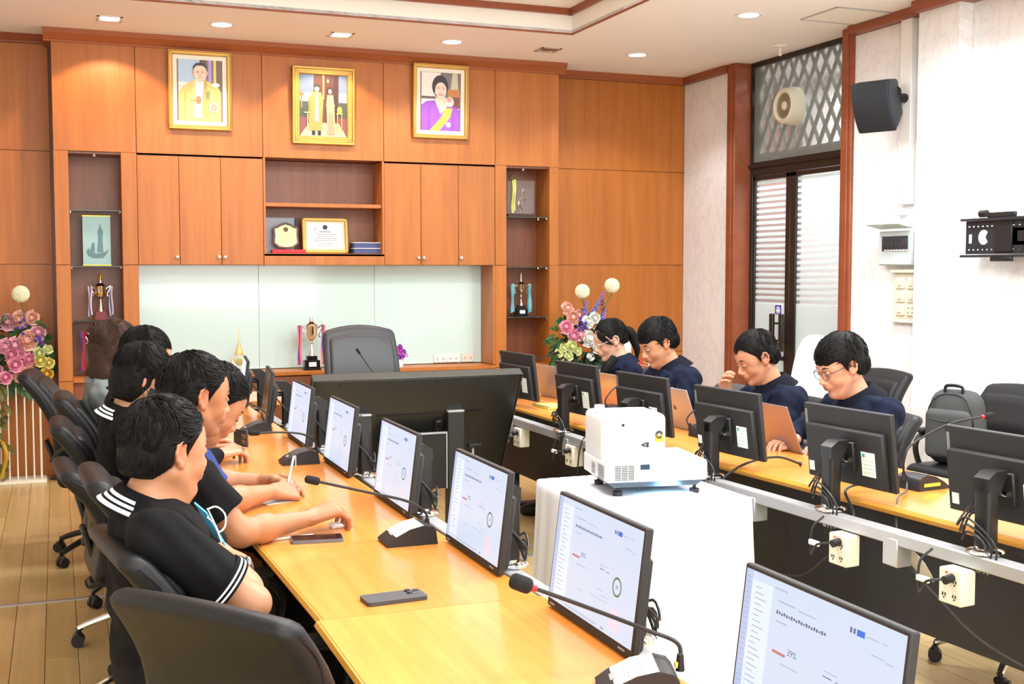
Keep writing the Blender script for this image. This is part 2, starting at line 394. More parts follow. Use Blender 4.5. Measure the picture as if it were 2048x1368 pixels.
# right wall: marble slabs, wooden posts, door recess
m = MB()
m.bx(XR + .02, XR + .18, 8.60, YB + .1, 0, ZC); m.bx(XR + .02, XR + .18, YR, 6.94, 0, ZC)
wrt = struct('wall_right', m, mat('wall_backing', srgb((200, 198, 196)), 0.9))
def slab(y0, y1, z0, z1, x=XR):
    q = MB(); q.bx(x, x + .02, y0 + .0012, y1 - .0012, z0 + .0012, z1 - .0012, .001); return q.build('marble_slab', marb, wrt)
slab(8.60, YB, 0, 3.2)
for a, b in ((6.15, 6.94), (5.0, 5.79), (4.0, 5.0), (3.0, 4.0), (1.5, 3.0), (0.0, 1.5), (-1.9, 0.0)):
    slab(a, b, 0, 1.6 if False else 3.2)
q = MB(); q.bx(5.207, XR + .02, 5.79, 6.15, 0, 3.2, .002); q.build('pilaster', marb, wrt)
q = MB(); q.bx(5.27, XR, 6.29, 6.40, 1.98, 3.2, .004); q.build('cable_trunking', white, wrt)
q = MB(); q.bx(5.24, XR + .01, 6.15, 6.93, 3.2, ZC, .003); q.bx(5.14, XR + .01, 4.0, 6.15, 3.19, ZC, .003); q.bx(5.14, XR + .01, YR, 4.0, 3.19, ZC, .003); struct('trim_4', q, trimwood)
q = MB(); q.bx(5.27, XR + .01, 8.60, YB - .06, 3.2, ZC, .003); struct('trim_5', q, trimwood)
def post(n, y0, y1):
    q = MB(); q.bx(5.295, 5.5, y0, y1, 0, ZC, .006); q.bx(5.285, 5.30, y0 + .035, y1 - .035, 0, ZC, .004); return struct(n, q, trimwood)
post('trim_6', 8.475, 8.60); post('trim_7', 6.935, 7.06)
# door with transom
DX = 5.45
door = MB(); door.bx(DX, DX + .06, 7.06, 8.475, 2.325, 2.42, .004); door.bx(DX - .02, DX + .02, 7.06, 8.475, 2.385, 2.42, .003)
door.bx(DX, DX + .06, 8.43, 8.475, 0, 2.33, .003); door.bx(DX, DX + .06, 7.06, 7.10, 0, 2.33, .003); door.bx(DX, DX + .06, 7.06, 8.475, 0, .02)
door1 = struct('door_1', door, bronze)
frost = bpy.data.materials.new('frosted_film_glass'); frost.use_nodes = True
nt = frost.node_tree; pb = nt.nodes['Principled BSDF']; pb.inputs['Base Color'].default_value = (*srgb((206, 214, 214)), 1); pb.inputs['Roughness'].default_value = 0.35
tr = nt.nodes.new('ShaderNodeBsdfTranslucent'); tr.inputs[0].default_value = (.85, .9, .9, 1); mx = nt.nodes.new('ShaderNodeMixShader'); mx.inputs[0].default_value = .55
nt.links.new(pb.outputs[0], mx.inputs[1]); nt.links.new(tr.outputs[0], mx.inputs[2]); nt.links.new(mx.outputs[0], nt.nodes['Material Output'].inputs[0])
haze = bpy.data.materials.new('lightly_frosted_glass'); haze.use_nodes = True
nt = haze.node_tree; pb = nt.nodes['Principled BSDF']; pb.inputs['Base Color'].default_value = (*srgb((190, 196, 198)), 1); pb.inputs['Roughness'].default_value = 0.25
tp = nt.nodes.new('ShaderNodeBsdfTransparent'); mx = nt.nodes.new('ShaderNodeMixShader'); mx.inputs[0].default_value = .72
nt.links.new(pb.outputs[0], mx.inputs[1]); nt.links.new(tp.outputs[0], mx.inputs[2]); nt.links.new(mx.outputs[0], nt.nodes['Material Output'].inputs[0])
def leaf(y0, y1, fr):
    # frame with stiles, glass pane, film strips
    q = MB()
    q.bx(DX + .005, DX + .05, y1 - fr[1], y1, .02, 2.32, .003); q.bx(DX + .005, DX + .05, y0, y0 + fr[0], .02, 2.32, .003)
    q.bx(DX + .005, DX + .05, y0, y1, 2.285, 2.32, .003); q.bx(DX + .005, DX + .05, y0, y1, .02, .1, .003)
    L = q.build('door_leaf', bronze, door1)
    g = MB(); g.bx(DX + .025, DX + .031, y0 + fr[0], y1 - fr[1], .1, 2.285); g.build('glass_pane', haze, L)
    g = MB(); g.bx(DX + .019, DX + .0245, y0 + fr[0], y1 - fr[1], .1, 1.275); g.build('frosted_film', frost, L)
    z = 1.30
    while z < 2.27:
        g = MB(); g.bx(DX + .0205, DX + .0245, y0 + fr[0], y1 - fr[1], z, z + .026); g.build('film_strip', frost, L); z += .0475
    return L
leafL = leaf(7.90, 8.43, (.06, .03)); leafR = leaf(7.10, 7.895, (.02, .075))
for yy, mt in ((8.03, bronze), (7.90, bronze)):
    q = MB(); q.bx(DX - .075, DX - .05, yy - .025, yy + .025, .89, 1.19, .004)
    q.cyl((DX - .05, yy, .97), (DX + .01, yy, .97), .009, n=10); q.cyl((DX - .05, yy, 1.11), (DX + .01, yy, 1.11), .009, n=10)
    q.build('pull_handle', bronze, door1)
q = MB(); q.cyl((DX - .01, 7.94, .83), (DX - .03, 7.94, .83), .018, n=14); q.box((DX - .035, 7.95, .825), (.01, .035, .018), .003); q.build('thumb_lock', bronze, door1)
q = MB(); q.bx(DX + .012, DX + .0185, 8.0, 8.105, 1.175, 1.265, .003, 0); q.bx(DX + .0105, DX + .013, 8.008, 8.097, 1.183, 1.257, .001, 1)
for (yy, w_) in ((8.065, .012), (8.035, .012)):
    q.cyl((DX + .0085, yy, 1.236), (DX + .011, yy, 1.236), .0085, n=10, m=0); q.bx(DX + .0085, DX + .011, yy - w_, yy + w_, 1.203, 1.225, 0, 0); q.bx(DX + .0085, DX + .011, yy - .005, yy + .005, 1.19, 1.204, 0, 0)
q.bx(DX + .0085, DX + .011, 8.049, 8.052, 1.19, 1.25, 0, 0)
q.build('restroom_sign', [white, mat('sign_blue', srgb((40, 60, 170)), .4)], door1, label='blue restroom sign on the glass')
# transom: grey frosted glass, lattice behind it
q = MB(); q.bx(DX, DX + .05, 8.45, 8.475, 2.42, ZC); q.bx(DX, DX + .05, 7.06, 7.085, 2.42, ZC); q.bx(DX, DX + .05, 7.085, 8.45, 3.22, ZC); q.bx(DX, DX + .05, 7.085, 8.45, 2.42, 2.435)
tf = q.build('transom_frame', bronze, door1)
tg = bpy.data.materials.new('grey_obscure_glass'); tg.use_nodes = True
nt = tg.node_tree; pb = nt.nodes['Principled BSDF']; pb.inputs['Base Color'].default_value = (*srgb((150, 158, 156)), 1); pb.inputs['Roughness'].default_value = 0.3
tp = nt.nodes.new('ShaderNodeBsdfTransparent'); mx = nt.nodes.new('ShaderNodeMixShader'); mx.inputs[0].default_value = .42
nt.links.new(pb.outputs[0], mx.inputs[1]); nt.links.new(tp.outputs[0], mx.inputs[2]); nt.links.new(mx.outputs[0], nt.nodes['Material Output'].inputs[0])
q = MB(); q.bx(DX + .02, DX + .026, 7.085, 8.45, 2.435, 3.22); q.build('transom_glass', tg, tf)
lat = mat('lattice_paint', srgb((110, 118, 114)), 0.7)
q = MB(); X0 = DX + .05
def clipseg(y, z, dy, dz, y0=7.12, y1=8.42, z0=2.50, z1=3.24):
    t0, t1 = -9, 9
    for p, d, a, b in ((y, dy, y0, y1), (z, dz, z0, z1)):
        ta, tb = (a - p) / d, (b - p) / d
        if ta > tb: ta, tb = tb, ta
        t0, t1 = max(t0, ta), min(t1, tb)
    return (t0, t1) if t1 - t0 > .03 else None
for sgn in (1, -1):
    for i in range(-8, 20):
        dy, dz = 0.5, sgn * 0.866
        c = clipseg(7.0 + i * .14, 2.45 if sgn > 0 else 3.3, dy, dz)
        if c:
            y_, z_ = 7.0 + i * .14, (2.45 if sgn > 0 else 3.3)
            q.tube([(X0 + .01 * (sgn > 0), y_ + dy * c[0], z_ + dz * c[0]), (X0 + .01 * (sgn > 0), y_ + dy * c[1], z_ + dz * c[1])], .020, 4, smooth=False)
q.bx(X0 - .005, X0 + .02, 7.085, 8.45, 2.435, 2.51); q.bx(X0 - .005, X0 + .02, 7.085, 7.13, 2.435, 3.22); q.bx(X0 - .005, X0 + .02, 8.40, 8.45, 2.435, 3.22)
q.build('lattice', lat, tf)
q = MB(); q.bx(DX + .03, DX + .045, 7.085, 8.45, 2.435, 3.22) if False else None
# corridor beyond the door
q = MB(); q.bx(6.6, 6.65, 6.0, 9.9, 0, 3.3); q.bx(5.5, 6.65, 9.6, 9.65, 0, 3.3); q.bx(5.5, 6.65, 5.9, 5.95, 0, 3.3); struct('wall_corridor', q, mat('corridor_paint', srgb((236, 236, 238)), .8))
q = MB(); q.bx(5.5, 6.65, 5.9, 9.65, 3.3, 3.34); struct('ceiling_corridor', q, plasterw)
q = MB(); q.bx(5.52, 6.6, 9.36, 9.6, 0, 3.2, .01, 0); q.bx(5.5, 5.53, 8.6, 9.36, 0, 3.2, .01, 0); struct('trim_8', q, [mat('corridor_brown', srgb((110, 78, 68)), .6)])
area('corridor_lamp', (6.05, 7.8, 3.25), (.5, 2.4), 130, (1, 1, 1))
# ---------------- ceiling fittings
def downlight(x, y, square, on, label):
    t = empty('downlight', (x, y, ZC), 0, label, 'ceiling light', None)
    q = MB()
    if square: q.M = None; [q.box((sx * .075, 0, -.003), (.02, .17, .006), .001) for sx in (-1, 1)]; [q.box((0, sy * .075, -.003), (.17, .02, .006), .001) for sy in (-1, 1)]
    else: q.lathe([(.07, 0), (.09, 0), (.092, -.004), (.088, -.007), (.07, -.005), (.07, 0)], n=28)
    q.build('bezel', white if on else alu, t)
    q = MB()
    em = mat('lamp_on_white', (1, 1, 1), .5, emit=(1, .99, 1.0), es=9) if on == 1 else (mat('lamp_on_warm', (1, .9, .8), .5, emit=(1, .82, .62), es=9) if on == 2 else mat('lamp_off', (.3, .29, .27), .15, .8))
    q.lathe([(.001, -.004), (.045, -.004), (.067, -.001)], n=24); q.build('lens', em, t)
    return t
dl = [(.38, 8.55, 1, 2, 'square recessed downlight at the far left of the ceiling'), (1.12, 8.47, 0, 1, 'round downlight above the portrait of a man in a gold robe'),
      (1.98, 8.52, 1, 2, 'square recessed downlight above the picture of a couple'), (2.82, 8.48, 0, 1, 'round downlight above the portrait of a woman in purple'),
      (3.62, 8.51, 1, 0, 'unlit recessed downlight between two lit round ones'), (4.37, 8.45, 0, 1, 'round downlight in front of the plain veneer panels'),
      (4.39, 6.87, 0, 1, 'round downlight nearest the air grille and glass door')]
for (x, y, sq, on, lb) in dl:
    downlight(x, y, sq, on, lb)
    if on == 1: spot('downlight_lamp', (x, y, ZC - .02), 38, 125, (.97, .98, 1), r=.06)
    if on == 2: spot('downlight_lamp', (x, y, ZC - .02), 34, 95, (1, .62, .38), (R(24), 0, 0), r=.03, blend=.25)
t = empty('access_panel', (0, 0, 0), 0, 'flush square ceiling panel close to the marble wall', 'ceiling panel')
q = MB(); q.bx(4.8, 5.23, 6.45, 6.84, ZC - .006, ZC, .002); q.build('panel', wr, t)
q = MB(); [q.bx(4.79, 5.24, a, a + .008, ZC - .008, ZC) for a in (6.44, 6.842)]; [q.bx(a, a + .008, 6.44, 6.85, ZC - .008, ZC) for a in (4.79, 5.232)]; q.build('frame', alu, t)
t = empty('smoke_detector', (5.22, 7.72, ZC), 0, 'small white dangling ceiling sensor in front of the transom', 'sensor')
q = MB(); q.lathe([(.001, -.012), (.05, -.012), (.055, -.004), (.055, 0)], n=20); q.build('base_plate', white, t)
q = MB(); q.cyl((0, 0, -.012), (0, 0, -.06), .012, n=10); q.sph((0, 0, -.065), .014); q.build('stem', white, t)
# ---------------- things on the marble wall
t = empty('exhaust_fan', (DX, 7.86, 2.83), 0, 'round cream exhaust fan mounted in the transom glass', 'fan')
def ringx(q, r0, r1, x0, x1, n=32, m=None):
    s = MB(); s.lathe([(r0, x0), (r1, x0), (r1, x1), (r0, x1), (r0, x0)], n=n)
    q.add([Vector((-v[2], v[0], v[1])) for v in s.v], s.f, m)
q = MB(); s = MB(); s.lathe([(.1, .10), (.118, .112), (.135, .10), (.15, .03), (.15, -.01), (.1, -.01), (.1, .10)], n=36); q.add([Vector((-v[2], v[0], v[1])) for v in s.v], s.f); q.build('housing', cream, t)
q = MB(); ringx(q, .001, .112, .078, .084); q.build('back_grille', mat('fan_backing_tan', srgb((140, 130, 108)), .7), t)  # disc behind the rings, a darker tan
q = MB()
for k in range(9): 
    r_ = .03 + k * .0085; ringx(q, r_, r_ + .0022, .085, .089, 28)
q.build('grille', mat('grille_tan', srgb((176, 166, 140)), .5), t)
q = MB(); q.sph((-.09, 0, 0), (.015, .036, .036), 16); q.build('hub', cream, t)
# wall speaker
t = empty('wall_speaker', (5.1, 6.36, 2.65), 0, 'black wall loudspeaker angled down on a swivel bracket', 'loudspeaker')
q = MB()
def spk(p):
    k = (p.x + .11) / .22; s_ = 1 - .42 * k; return (p.x - .03 * (1 - (p.z / .17) ** 2) * (p.x < 0) , p.y * s_, p.z * (1 - .3 * k))
q.rbox((0, 0, 0), (.22, .27, .34), .03, (4, 4, 6), spk, rot=(0, R(-22), R(24))); q.build('cabinet', mat('speaker_navy_black', (.025, .032, .045), .5), t)
q = MB(); q.rbox((0, 0, 0), (.03, .262, .335), .012, (2, 6, 8), lambda p: (p.x - .122 - .03 * (1 - (p.z / .17) ** 2), p.y, p.z), rot=(0, R(-22), R(24))); q.build('front_grille', mat('speaker_mesh', (.014, .016, .022), .7, bump=.5, bscale=900), t)
q = MB(); q.cyl((.06, -.02, .03), (.2, -.02, .03), .03, n=14); q.box((.19, -.02, .03), (.02, .08, .14), .004); q.cyl((.05, -.09, .06), (.05, -.05, .06), .028, n=14); q.build('bracket', black, t)
# breaker box
t = empty('breaker_box', (XR, 6.39, 1.70), 0, 'pale blue grey breaker box with its flap raised', 'breaker box')
bl = mat('breaker_grey', srgb((206, 222, 226)), .45)
q = MB(); q.box((-.035, 0, -.01), (.07, .34, .23), .008); q.build('body', bl, t)
q = MB(); q.box((-.072, 0, .02), (.006, .26, .10), .002); q.build('breaker_window', mat('breaker_dark', srgb((60, 64, 80)), .4), t)
q = MB()
for i in range(10): q.box((-.077, -.11 + i * .0245, .02), (.006, .018, .055), .002, m=0)
q.build('switch_row', [dgrey], t)
q = MB()
for i in range(8): q.box((-.0765, -.12 + i * .03, -.025), (.003, .022, .009))
q.build('paper_labels', white, t)
q = MB(); q.box((0, 0, 0), (.13, .33, .006), .002); q.build('flap', bl, t, loc=(-.125, .0, .135), rot=(0, R(12), 0))
q = MB(); q.box((-.03, .0, .22), (.06, .08, .02), .006); q.build('cable_gland', white, t)
# switch board panel
t = empty('switch_panel', (XR, 6.30, 1.37), 0, 'cream switch panel with six switches under the breaker box', 'switch panel')
q = MB(); q.box((-.012, .0, -.0), (.024, .30, .36), .004); q.bx(-.05, 0, -.15, .16, .155, .175, .002); q.bx(-.035, 0, -.15, .17, -.18, -.17, .002); q.build('board', cream, t)
for i in range(2):
    for j in range(3):
        s = MB(); s.box((-.03, .075 - i * .11, .085 - j * .09), (.014, .085, .075), .004); p_ = s.build('switch_plate', cream, t)
        s = MB(); s.box((-.04, .075 - i * .11, .09 - j * .09), (.008, .035, .045), .002)
        if i == 1 and j == 2: s = MB(); [s.box((-.038, .075 - .11 + a * .02, -.095 + b * .015), (.003, .006, .008), m=0) for a in (-1, 1) for b in (-1, 1)]
        s.build('rocker', cream if not (i == 1 and j == 2) else dgrey, p_)
# tv wall mount at the right edge
t = empty('tv_wall_mount', (5.2, 5.2, 1.74), 0, 'empty black steel television wall mount with slotted plate', 'tv mount')
blk = mat('mount_black', (.03, .032, .04), .4, .3)
def plate_holes(y0, y1, z0, z1, x, t_, holes, q):
    # grid plate with rectangular holes
    ys = sorted(set([y0, y1] + [h[0] for h in holes] + [h[1] for h in holes])); zs = sorted(set([z0, z1] + [h[2] for h in holes] + [h[3] for h in holes]))
    for i in range(len(ys) - 1):
        for j in range(len(zs) - 1):
            cy, cz = (ys[i] + ys[i + 1]) / 2, (zs[j] + zs[j + 1]) / 2
            if any(h[0] < cy < h[1] and h[2] < cz < h[3] for h in holes): continue
            q.bx(x, x + t_, ys[i], ys[i + 1], zs[j], zs[j + 1])
holes = []
for k in range(6):
    y = .455 - k * .037; holes += [(y - .009, y + .009, .062, .07), (y - .009, y + .009, -.078, -.07)]
for k in range(8):
    y = .1 - k * .045; holes += [(y - .009, y + .009, .064, .07), (y - .009, y + .009, -.076, -.07)]
holes += [(.43, .46, -.035, .02)]
q = MB(); plate_holes(-.5, .48, -.1, .1, 0, .006, holes, q); q.build('wall_plate', blk, t)
q = MB(); q.bx(-.03, .0, -.5, .50, .1, .115, .003); q.bx(-.03, .0, -.5, .50, -.12, -.105, .003); q.build('rails', blk, t)
s = MB(); pts = []
for i in range(22):
    a = R(40 + 280 * i / 21); pts.append((.33 + .042 * math.cos(a) * -1, .0 + .045 * math.sin(a)))
for i in range(10):
    a = R(-50 + -260 * 0 + 100 * i / 9 ); pts.append((.33 - .042 * math.cos(R(320)) + .0 + .018 * (1 - abs(i - 4.5) / 4.5) , .045 * math.sin(R(320 + 80 * i / 9))))
s.prism(pts, -.004, -.001, 'x'); s.build('round_cutout', mat('cutout_grey', srgb((190, 196, 198)), .5), t)
q = MB(); q.bx(-.012, 0, .1, .24, -.09, .09, .003); q.bx(-.03, -.01, .06, .28, .115, .145, .004); q.bx(-.03, -.01, .08, .25, -.145, -.12, .004); q.cyl((-.02, .29, .14), (-.02, .34, .14), .022, n=14); q.bx(-.05, -.012, -.1, .02, -.03, .03, .003); q.build('tilt_arm', black, t)
q = MB(); q.bx(.0, .12, -.3, .2, -.05, .05); q.build('wall_bracket', blk, t)
# ------------------------------------------------------------------ built-in wall unit
YK = YB + .0
def tower(x0, x1, oa, ob, shelves, label, door=False):
    t = empty('display_tower', (x0, YF, 0), 0, label, 'display cabinet')
    W, D = x1 - x0, YK - YF; a, b = oa - x0, ob - x0
    for (u, v) in ((0, a), (b, W)):
        q = MB(); q.bx(u + .001, v - .001, 0, .02, .735, 1.578, .001); q.build('stile', veneer, t)
        q = MB(); q.bx(u + .001, v - .001, 0, .02, 1.582, 2.40, .001); q.build('stile', veneer, t)
        q = MB(); q.bx(u + .001, v - .001, 0, .02, 0.0, .731, .001); q.build('stile', veneer, t)
    q = MB(); q.bx(a - .02, a, .02, D, .72, 2.40); q.build('side_panel', veneer, t)
    q = MB(); q.bx(b, b + .02, .02, D, .72, 2.40); q.build('side_panel', veneer, t)
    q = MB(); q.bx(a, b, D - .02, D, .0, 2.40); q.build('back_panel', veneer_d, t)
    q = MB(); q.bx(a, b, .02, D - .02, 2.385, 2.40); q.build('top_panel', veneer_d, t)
    q = MB(); q.bx(a, b, 0, D - .02, .72, .755, .002); q.build('bottom_shelf', veneer, t)
    q = MB(); q.bx(a, b, .045, .06, .0, .72, .002); q.build('lower_panel', trimwood, t)
    q = MB(); q.lathe([(.022, 0), (.022, -.01), (.001, -.014)], ((a + b) / 2, .12, 2.385), 14); q.build('spot_fitting', chrome, t)
    gm = mat('dark_glass_shelf', srgb((70, 84, 76)), .08, alpha=.75)
    for z in shelves:
        q = MB(); q.bx(a + .004, b - .004, .03, D - .03, z - .008, z, .001); g = q.build('glass_shelf', gm, t)
        for u in (a + .006, b - .006):
            for v in (.05, D - .08):
                q = MB(); q.cyl((u, v, z - .018), (u, v, z - .004), .006, n=8); q.build('shelf_pin', chrome, g)
    return t
tower(0.0, .57, .10, .46, (1.98, 1.572, 1.172), 'veneered display tower left of the pale board, with dark glass shelves')
tower(3.38, 3.95, 3.48, 3.865, (1.985, 1.568, 1.15), 'veneered display tower right of the pale board, beside the plain panels')
def hung(x0, doors, label):
    x1 = doors[-1][1]
    t = empty('wall_cabinet', (x0, YF, 1.58), 0, label, 'cabinet')
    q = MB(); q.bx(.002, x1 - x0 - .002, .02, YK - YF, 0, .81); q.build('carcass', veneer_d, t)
    for a, b, side in doors:
        q = MB(); q.bx(a - x0 + .0018, b - x0 - .0018, 0, .02, .002, .805, .0015); d = q.build('door', veneer, t)
        kx = (b - x0 - .022) if side > 0 else (a - x0 + .022)
        q = MB(); q.M = Matrix.Translation((kx, 0, .058)) @ Matrix.Rotation(R(90), 4, 'X'); q.lathe([(.001, .026), (.01, .025), (.016, .019), (.0155, .013), (.008, .008), (.007, 0)], n=14); q.build('knob', chrome, d)
    return t
hung(.57, ((.57, .868, 1), (.868, 1.172, 1), (1.172, 1.488, -1)), 'three-door wall cabinet left of the open cubby shelves')
hung(2.44, ((2.44, 2.743, 1), (2.743, 3.061, -1), (3.061, 3.378, -1)), 'three-door wall cabinet right of the open cubby shelves')
t = empty('cubby_shelf', (1.49, YF, 1.58), 0, 'open two-compartment cubby between the wall cabinets, holding awards', 'shelf')
W = .95; D = YK - YF
q = MB(); q.bx(0, W, 0, .02, 0, .088, .002); q.build('bottom_rail', veneer, t)
q = MB(); q.bx(0, W, .0, D, .07, .09, .001); q.build('bottom_shelf', veneer, t)
for u in (0, W - .016): q = MB(); q.bx(u, u + .016, .0, D, .088, .82, .001); q.build('side_panel', veneer, t)
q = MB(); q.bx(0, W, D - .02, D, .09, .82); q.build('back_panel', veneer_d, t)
q = MB(); q.bx(.016, W - .016, .02, D - .02, .45, .48, .002); q.build('shelf', veneer, t)
t = empty('glass_board', (.57, YK - .02, .76), 0, 'pale green glass writing board below the wall cabinets', 'board')
gb = mat('pale_green_glass', srgb((214, 240, 236)), .12, coat=.3)
for a, b in ((0, .92), (.92, 1.86), (1.86, 2.79)): q = MB(); q.bx(a + .001, b - .001, 0, .012, 0, .82, .001); q.build('glass_panel', gb, t)
q = MB(); q.bx(2.79, 2.81, -.29, .012, 0, .82, .001); q.build('side_panel', veneer, t)
t = empty('counter', (.57, YF, 0), 0, 'long veneered back counter under the glass board', 'counter')
q = MB(); q.bx(0, 2.81, -.015, D - .02, .725, .755, .003); q.build('countertop', trimwood if False else veneer, t)
q = MB(); q.bx(0, 2.81, .02, D, .0, .722); q.build('carcass', veneer_d, t)
for i in range(6):
    q = MB(); q.bx(i * .468 + .002, (i + 1) * .468 - .002, 0, .02, .08, .715, .0015); d = q.build('door', veneer_d, t)
for i, x in enumerate((2.42, 2.535, 2.665)):
    s = empty('wall_socket', (x + .57 - 0.0, YK - .022, .80), 0, ['white double wall socket, left of three above the counter', 'white double wall socket, middle of three above the counter', 'beige outlet plate, right of three above the counter'][i], 'socket', None)
    q = MB(); q.box((0, -.006, 0), (.115, .012, .07), .003); q.build('plate', white if i < 2 else cream, s)
    q = MB(); [q.box((a * .026 + b * .007, -.013, 0), (.003, .003, .012)) for a in (-1, 1) for b in (-1, 1)]; [q.box((a * .026, -.013, -.013), (.005, .003, .005)) for a in (-1, 1)]
    z = q.build('slots', dgrey, s); z['kind'] = 'stuff'
# ---------------- pictures and awards
def flat(t, polys, y, cols, name='picture'):
    q = MB(); mats = []
    for i, (poly, col) in enumerate(zip(polys, cols)):
        k = 'print_%02x%02x%02x' % col; mt = mat(k, srgb(col), .35)
        if mt not in mats: mats.append(mt)
        n = len(poly); q.add([(a, y - i * .00035, b) for a, b in poly], [tuple(range(n))], mats.index(mt))
    return q.build(name, mats, t, recalc=False)
def ell(cx, cz, rx, rz, n=24, a0=0, a1=360): return [(cx + rx * math.cos(R(a0 + (a1 - a0) * i / n)), cz + rz * math.sin(R(a0 + (a1 - a0) * i / n))) for i in range(n + (a1 - a0 < 360))]
def rect(a, b, c, d): return [(a, c), (b, c), (b, d), (a, d)]
def picture_frame(cx, z0, z1, w, label, fw=.045, mw=.03, wide=False):
    t = empty('framed_portrait', (cx, 9.052, (z0 + z1) / 2), 0, label, 'picture'); h = z1 - z0
    t.rotation_euler = (R(2.2), 0, 0)
    for (dx, dz, ww, hh) in ((0, h / 2 - fw / 2, w, fw), (0, -h / 2 + fw / 2, w, fw), (-w / 2 + fw / 2, 0, fw, h), (w / 2 - fw / 2, 0, fw, h)):
        q = MB(); q.box((dx, -.028, dz), (ww, .02, hh), .006); 
        hz = ww > hh; o = .3 * fw
        if hz: q.box((dx, -.042, dz + (o if dz > 0 else -o)), (ww, .014, fw * .35), .005); q.box((dx, -.038, dz - (o * .9 if dz > 0 else -o * .9)), (ww - fw, .008, fw * .2), .002)
        else: q.box((dx + (o if dx > 0 else -o), -.042, dz), (fw * .35, .014, hh), .005); q.box((dx - (o * .9 if dx > 0 else -o * .9), -.038, dz), (fw * .2, .008, hh - fw), .002)
        n = int((ww if hz else hh) / .012)
        for i in range(n):
            u = -.5 + (i + .5) / n
            q.box((dx + (u * ww if hz else 0), -.0385, dz + (0 if hz else u * hh)), (.005, .006, .012) if hz else (.012, .006, .005))
        q.build('frame_moulding', gold, t)
    q = MB(); q.box((0, -.012, 0), (w - .02, .02, h - .02)); q.build('backing', veneer_d, t)
    if not wide:
        q = MB(); iw, ih = w - 2 * fw, h - 2 * fw
        q.box((0, -.0225, ih / 2 - mw / 2), (iw, .004, mw)); q.box((0, -.0225, -ih / 2 + mw / 2), (iw, .004, mw)); q.box((-iw / 2 + mw / 2, -.0225, 0), (mw, .004, ih - 2 * mw)); q.box((iw / 2 - mw / 2, -.0225, 0), (mw, .004, ih - 2 * mw)); q.build('mat_board', mat('mat_board_white', srgb((244, 240, 226)), .8), t)
    return t
skn, skd, hr = (240, 206, 184), (214, 160, 132), (40, 34, 36)
# 1: a man in a gold robe
t = picture_frame(1.028, 2.585, 3.165, .46, 'gilt framed portrait of a man in an embroidered gold robe, pale blue background', .035)
a, b, c, d = -.155, .155, -.225, .225
P = [(rect(a, b, c, d), (176, 206, 236)), (rect(a, b, -.05, .06), (214, 232, 246)), (rect(.0, b, .1, d), (96, 70, 66)), (rect(.045, b, c, d), (126, 104, 112)), (rect(.062, .085, -.05, d), (176, 160, 216)), (rect(.1, .118, -.05, d), (238, 216, 84)), (rect(.125, b, -.1, d), (104, 100, 82)),
     ([(a, c), (a, -.02), (-.12, .03), (-.05, .075), (.05, .075), (.1, .05), (.14, .02), (b, -.01), (b, c)], (226, 200, 112)), ([(-.03, .085), (-.04, -.2), (.02, -.2), (.035, .085)], (248, 246, 240)),
     ([(-.05, .075), (-.03, .085), (-.045, -.19), (-.075, -.19)], (236, 214, 130)), ([(.05, .08), (.03, .085), (.01, -.18), (.055, -.19)], (196, 170, 92)), (rect(-.11, -.105, c, -.03), (176, 148, 70)),
     (ell(-.13, .045, .028, .016), (250, 244, 236)), (ell(.115, .045, .03, .016), (250, 244, 236)), ([(-.022, .07), (-.022, .11), (.03, .11), (.03, .07)], skd), (ell(.003, .128, .048, .064), skn),
     (ell(-.047, .13, .008, .016), skd), (ell(.053, .13, .008, .016), skd), ([(-.05, .14), (-.048, .175), (-.03, .198), (.0, .205), (.035, .198), (.052, .175), (.055, .14), (.045, .165), (.02, .182), (-.02, .182), (-.04, .165)], hr),
     (rect(-.026, -.006, .139, .142), (90, 70, 66)), (rect(.01, .03, .139, .142), (90, 70, 66)), (rect(-.024, -.008, .13, .134), (60, 50, 50)), (rect(.012, .028, .13, .134), (60, 50, 50)), ([(.0, .13), (-.006, .108), (.01, .108)], skd), (rect(-.012, .016, .092, .095), (190, 110, 100)),
     (ell(-.01, -.07, .02, .03), (206, 130, 70)), (ell(.1, -.12, .034, .038, 12), (250, 232, 170)), (ell(.1, -.12, .022, .024), (214, 140, 110)), (ell(.1, -.12, .01, .011), (250, 220, 150)), (ell(.06, -.03, .012, .03), (150, 140, 90)), (rect(-.07, -.0, -.075, -.07), (170, 120, 60))]
flat(t, [p for p, _ in P], -.0235, [q_ for _, q_ in P])
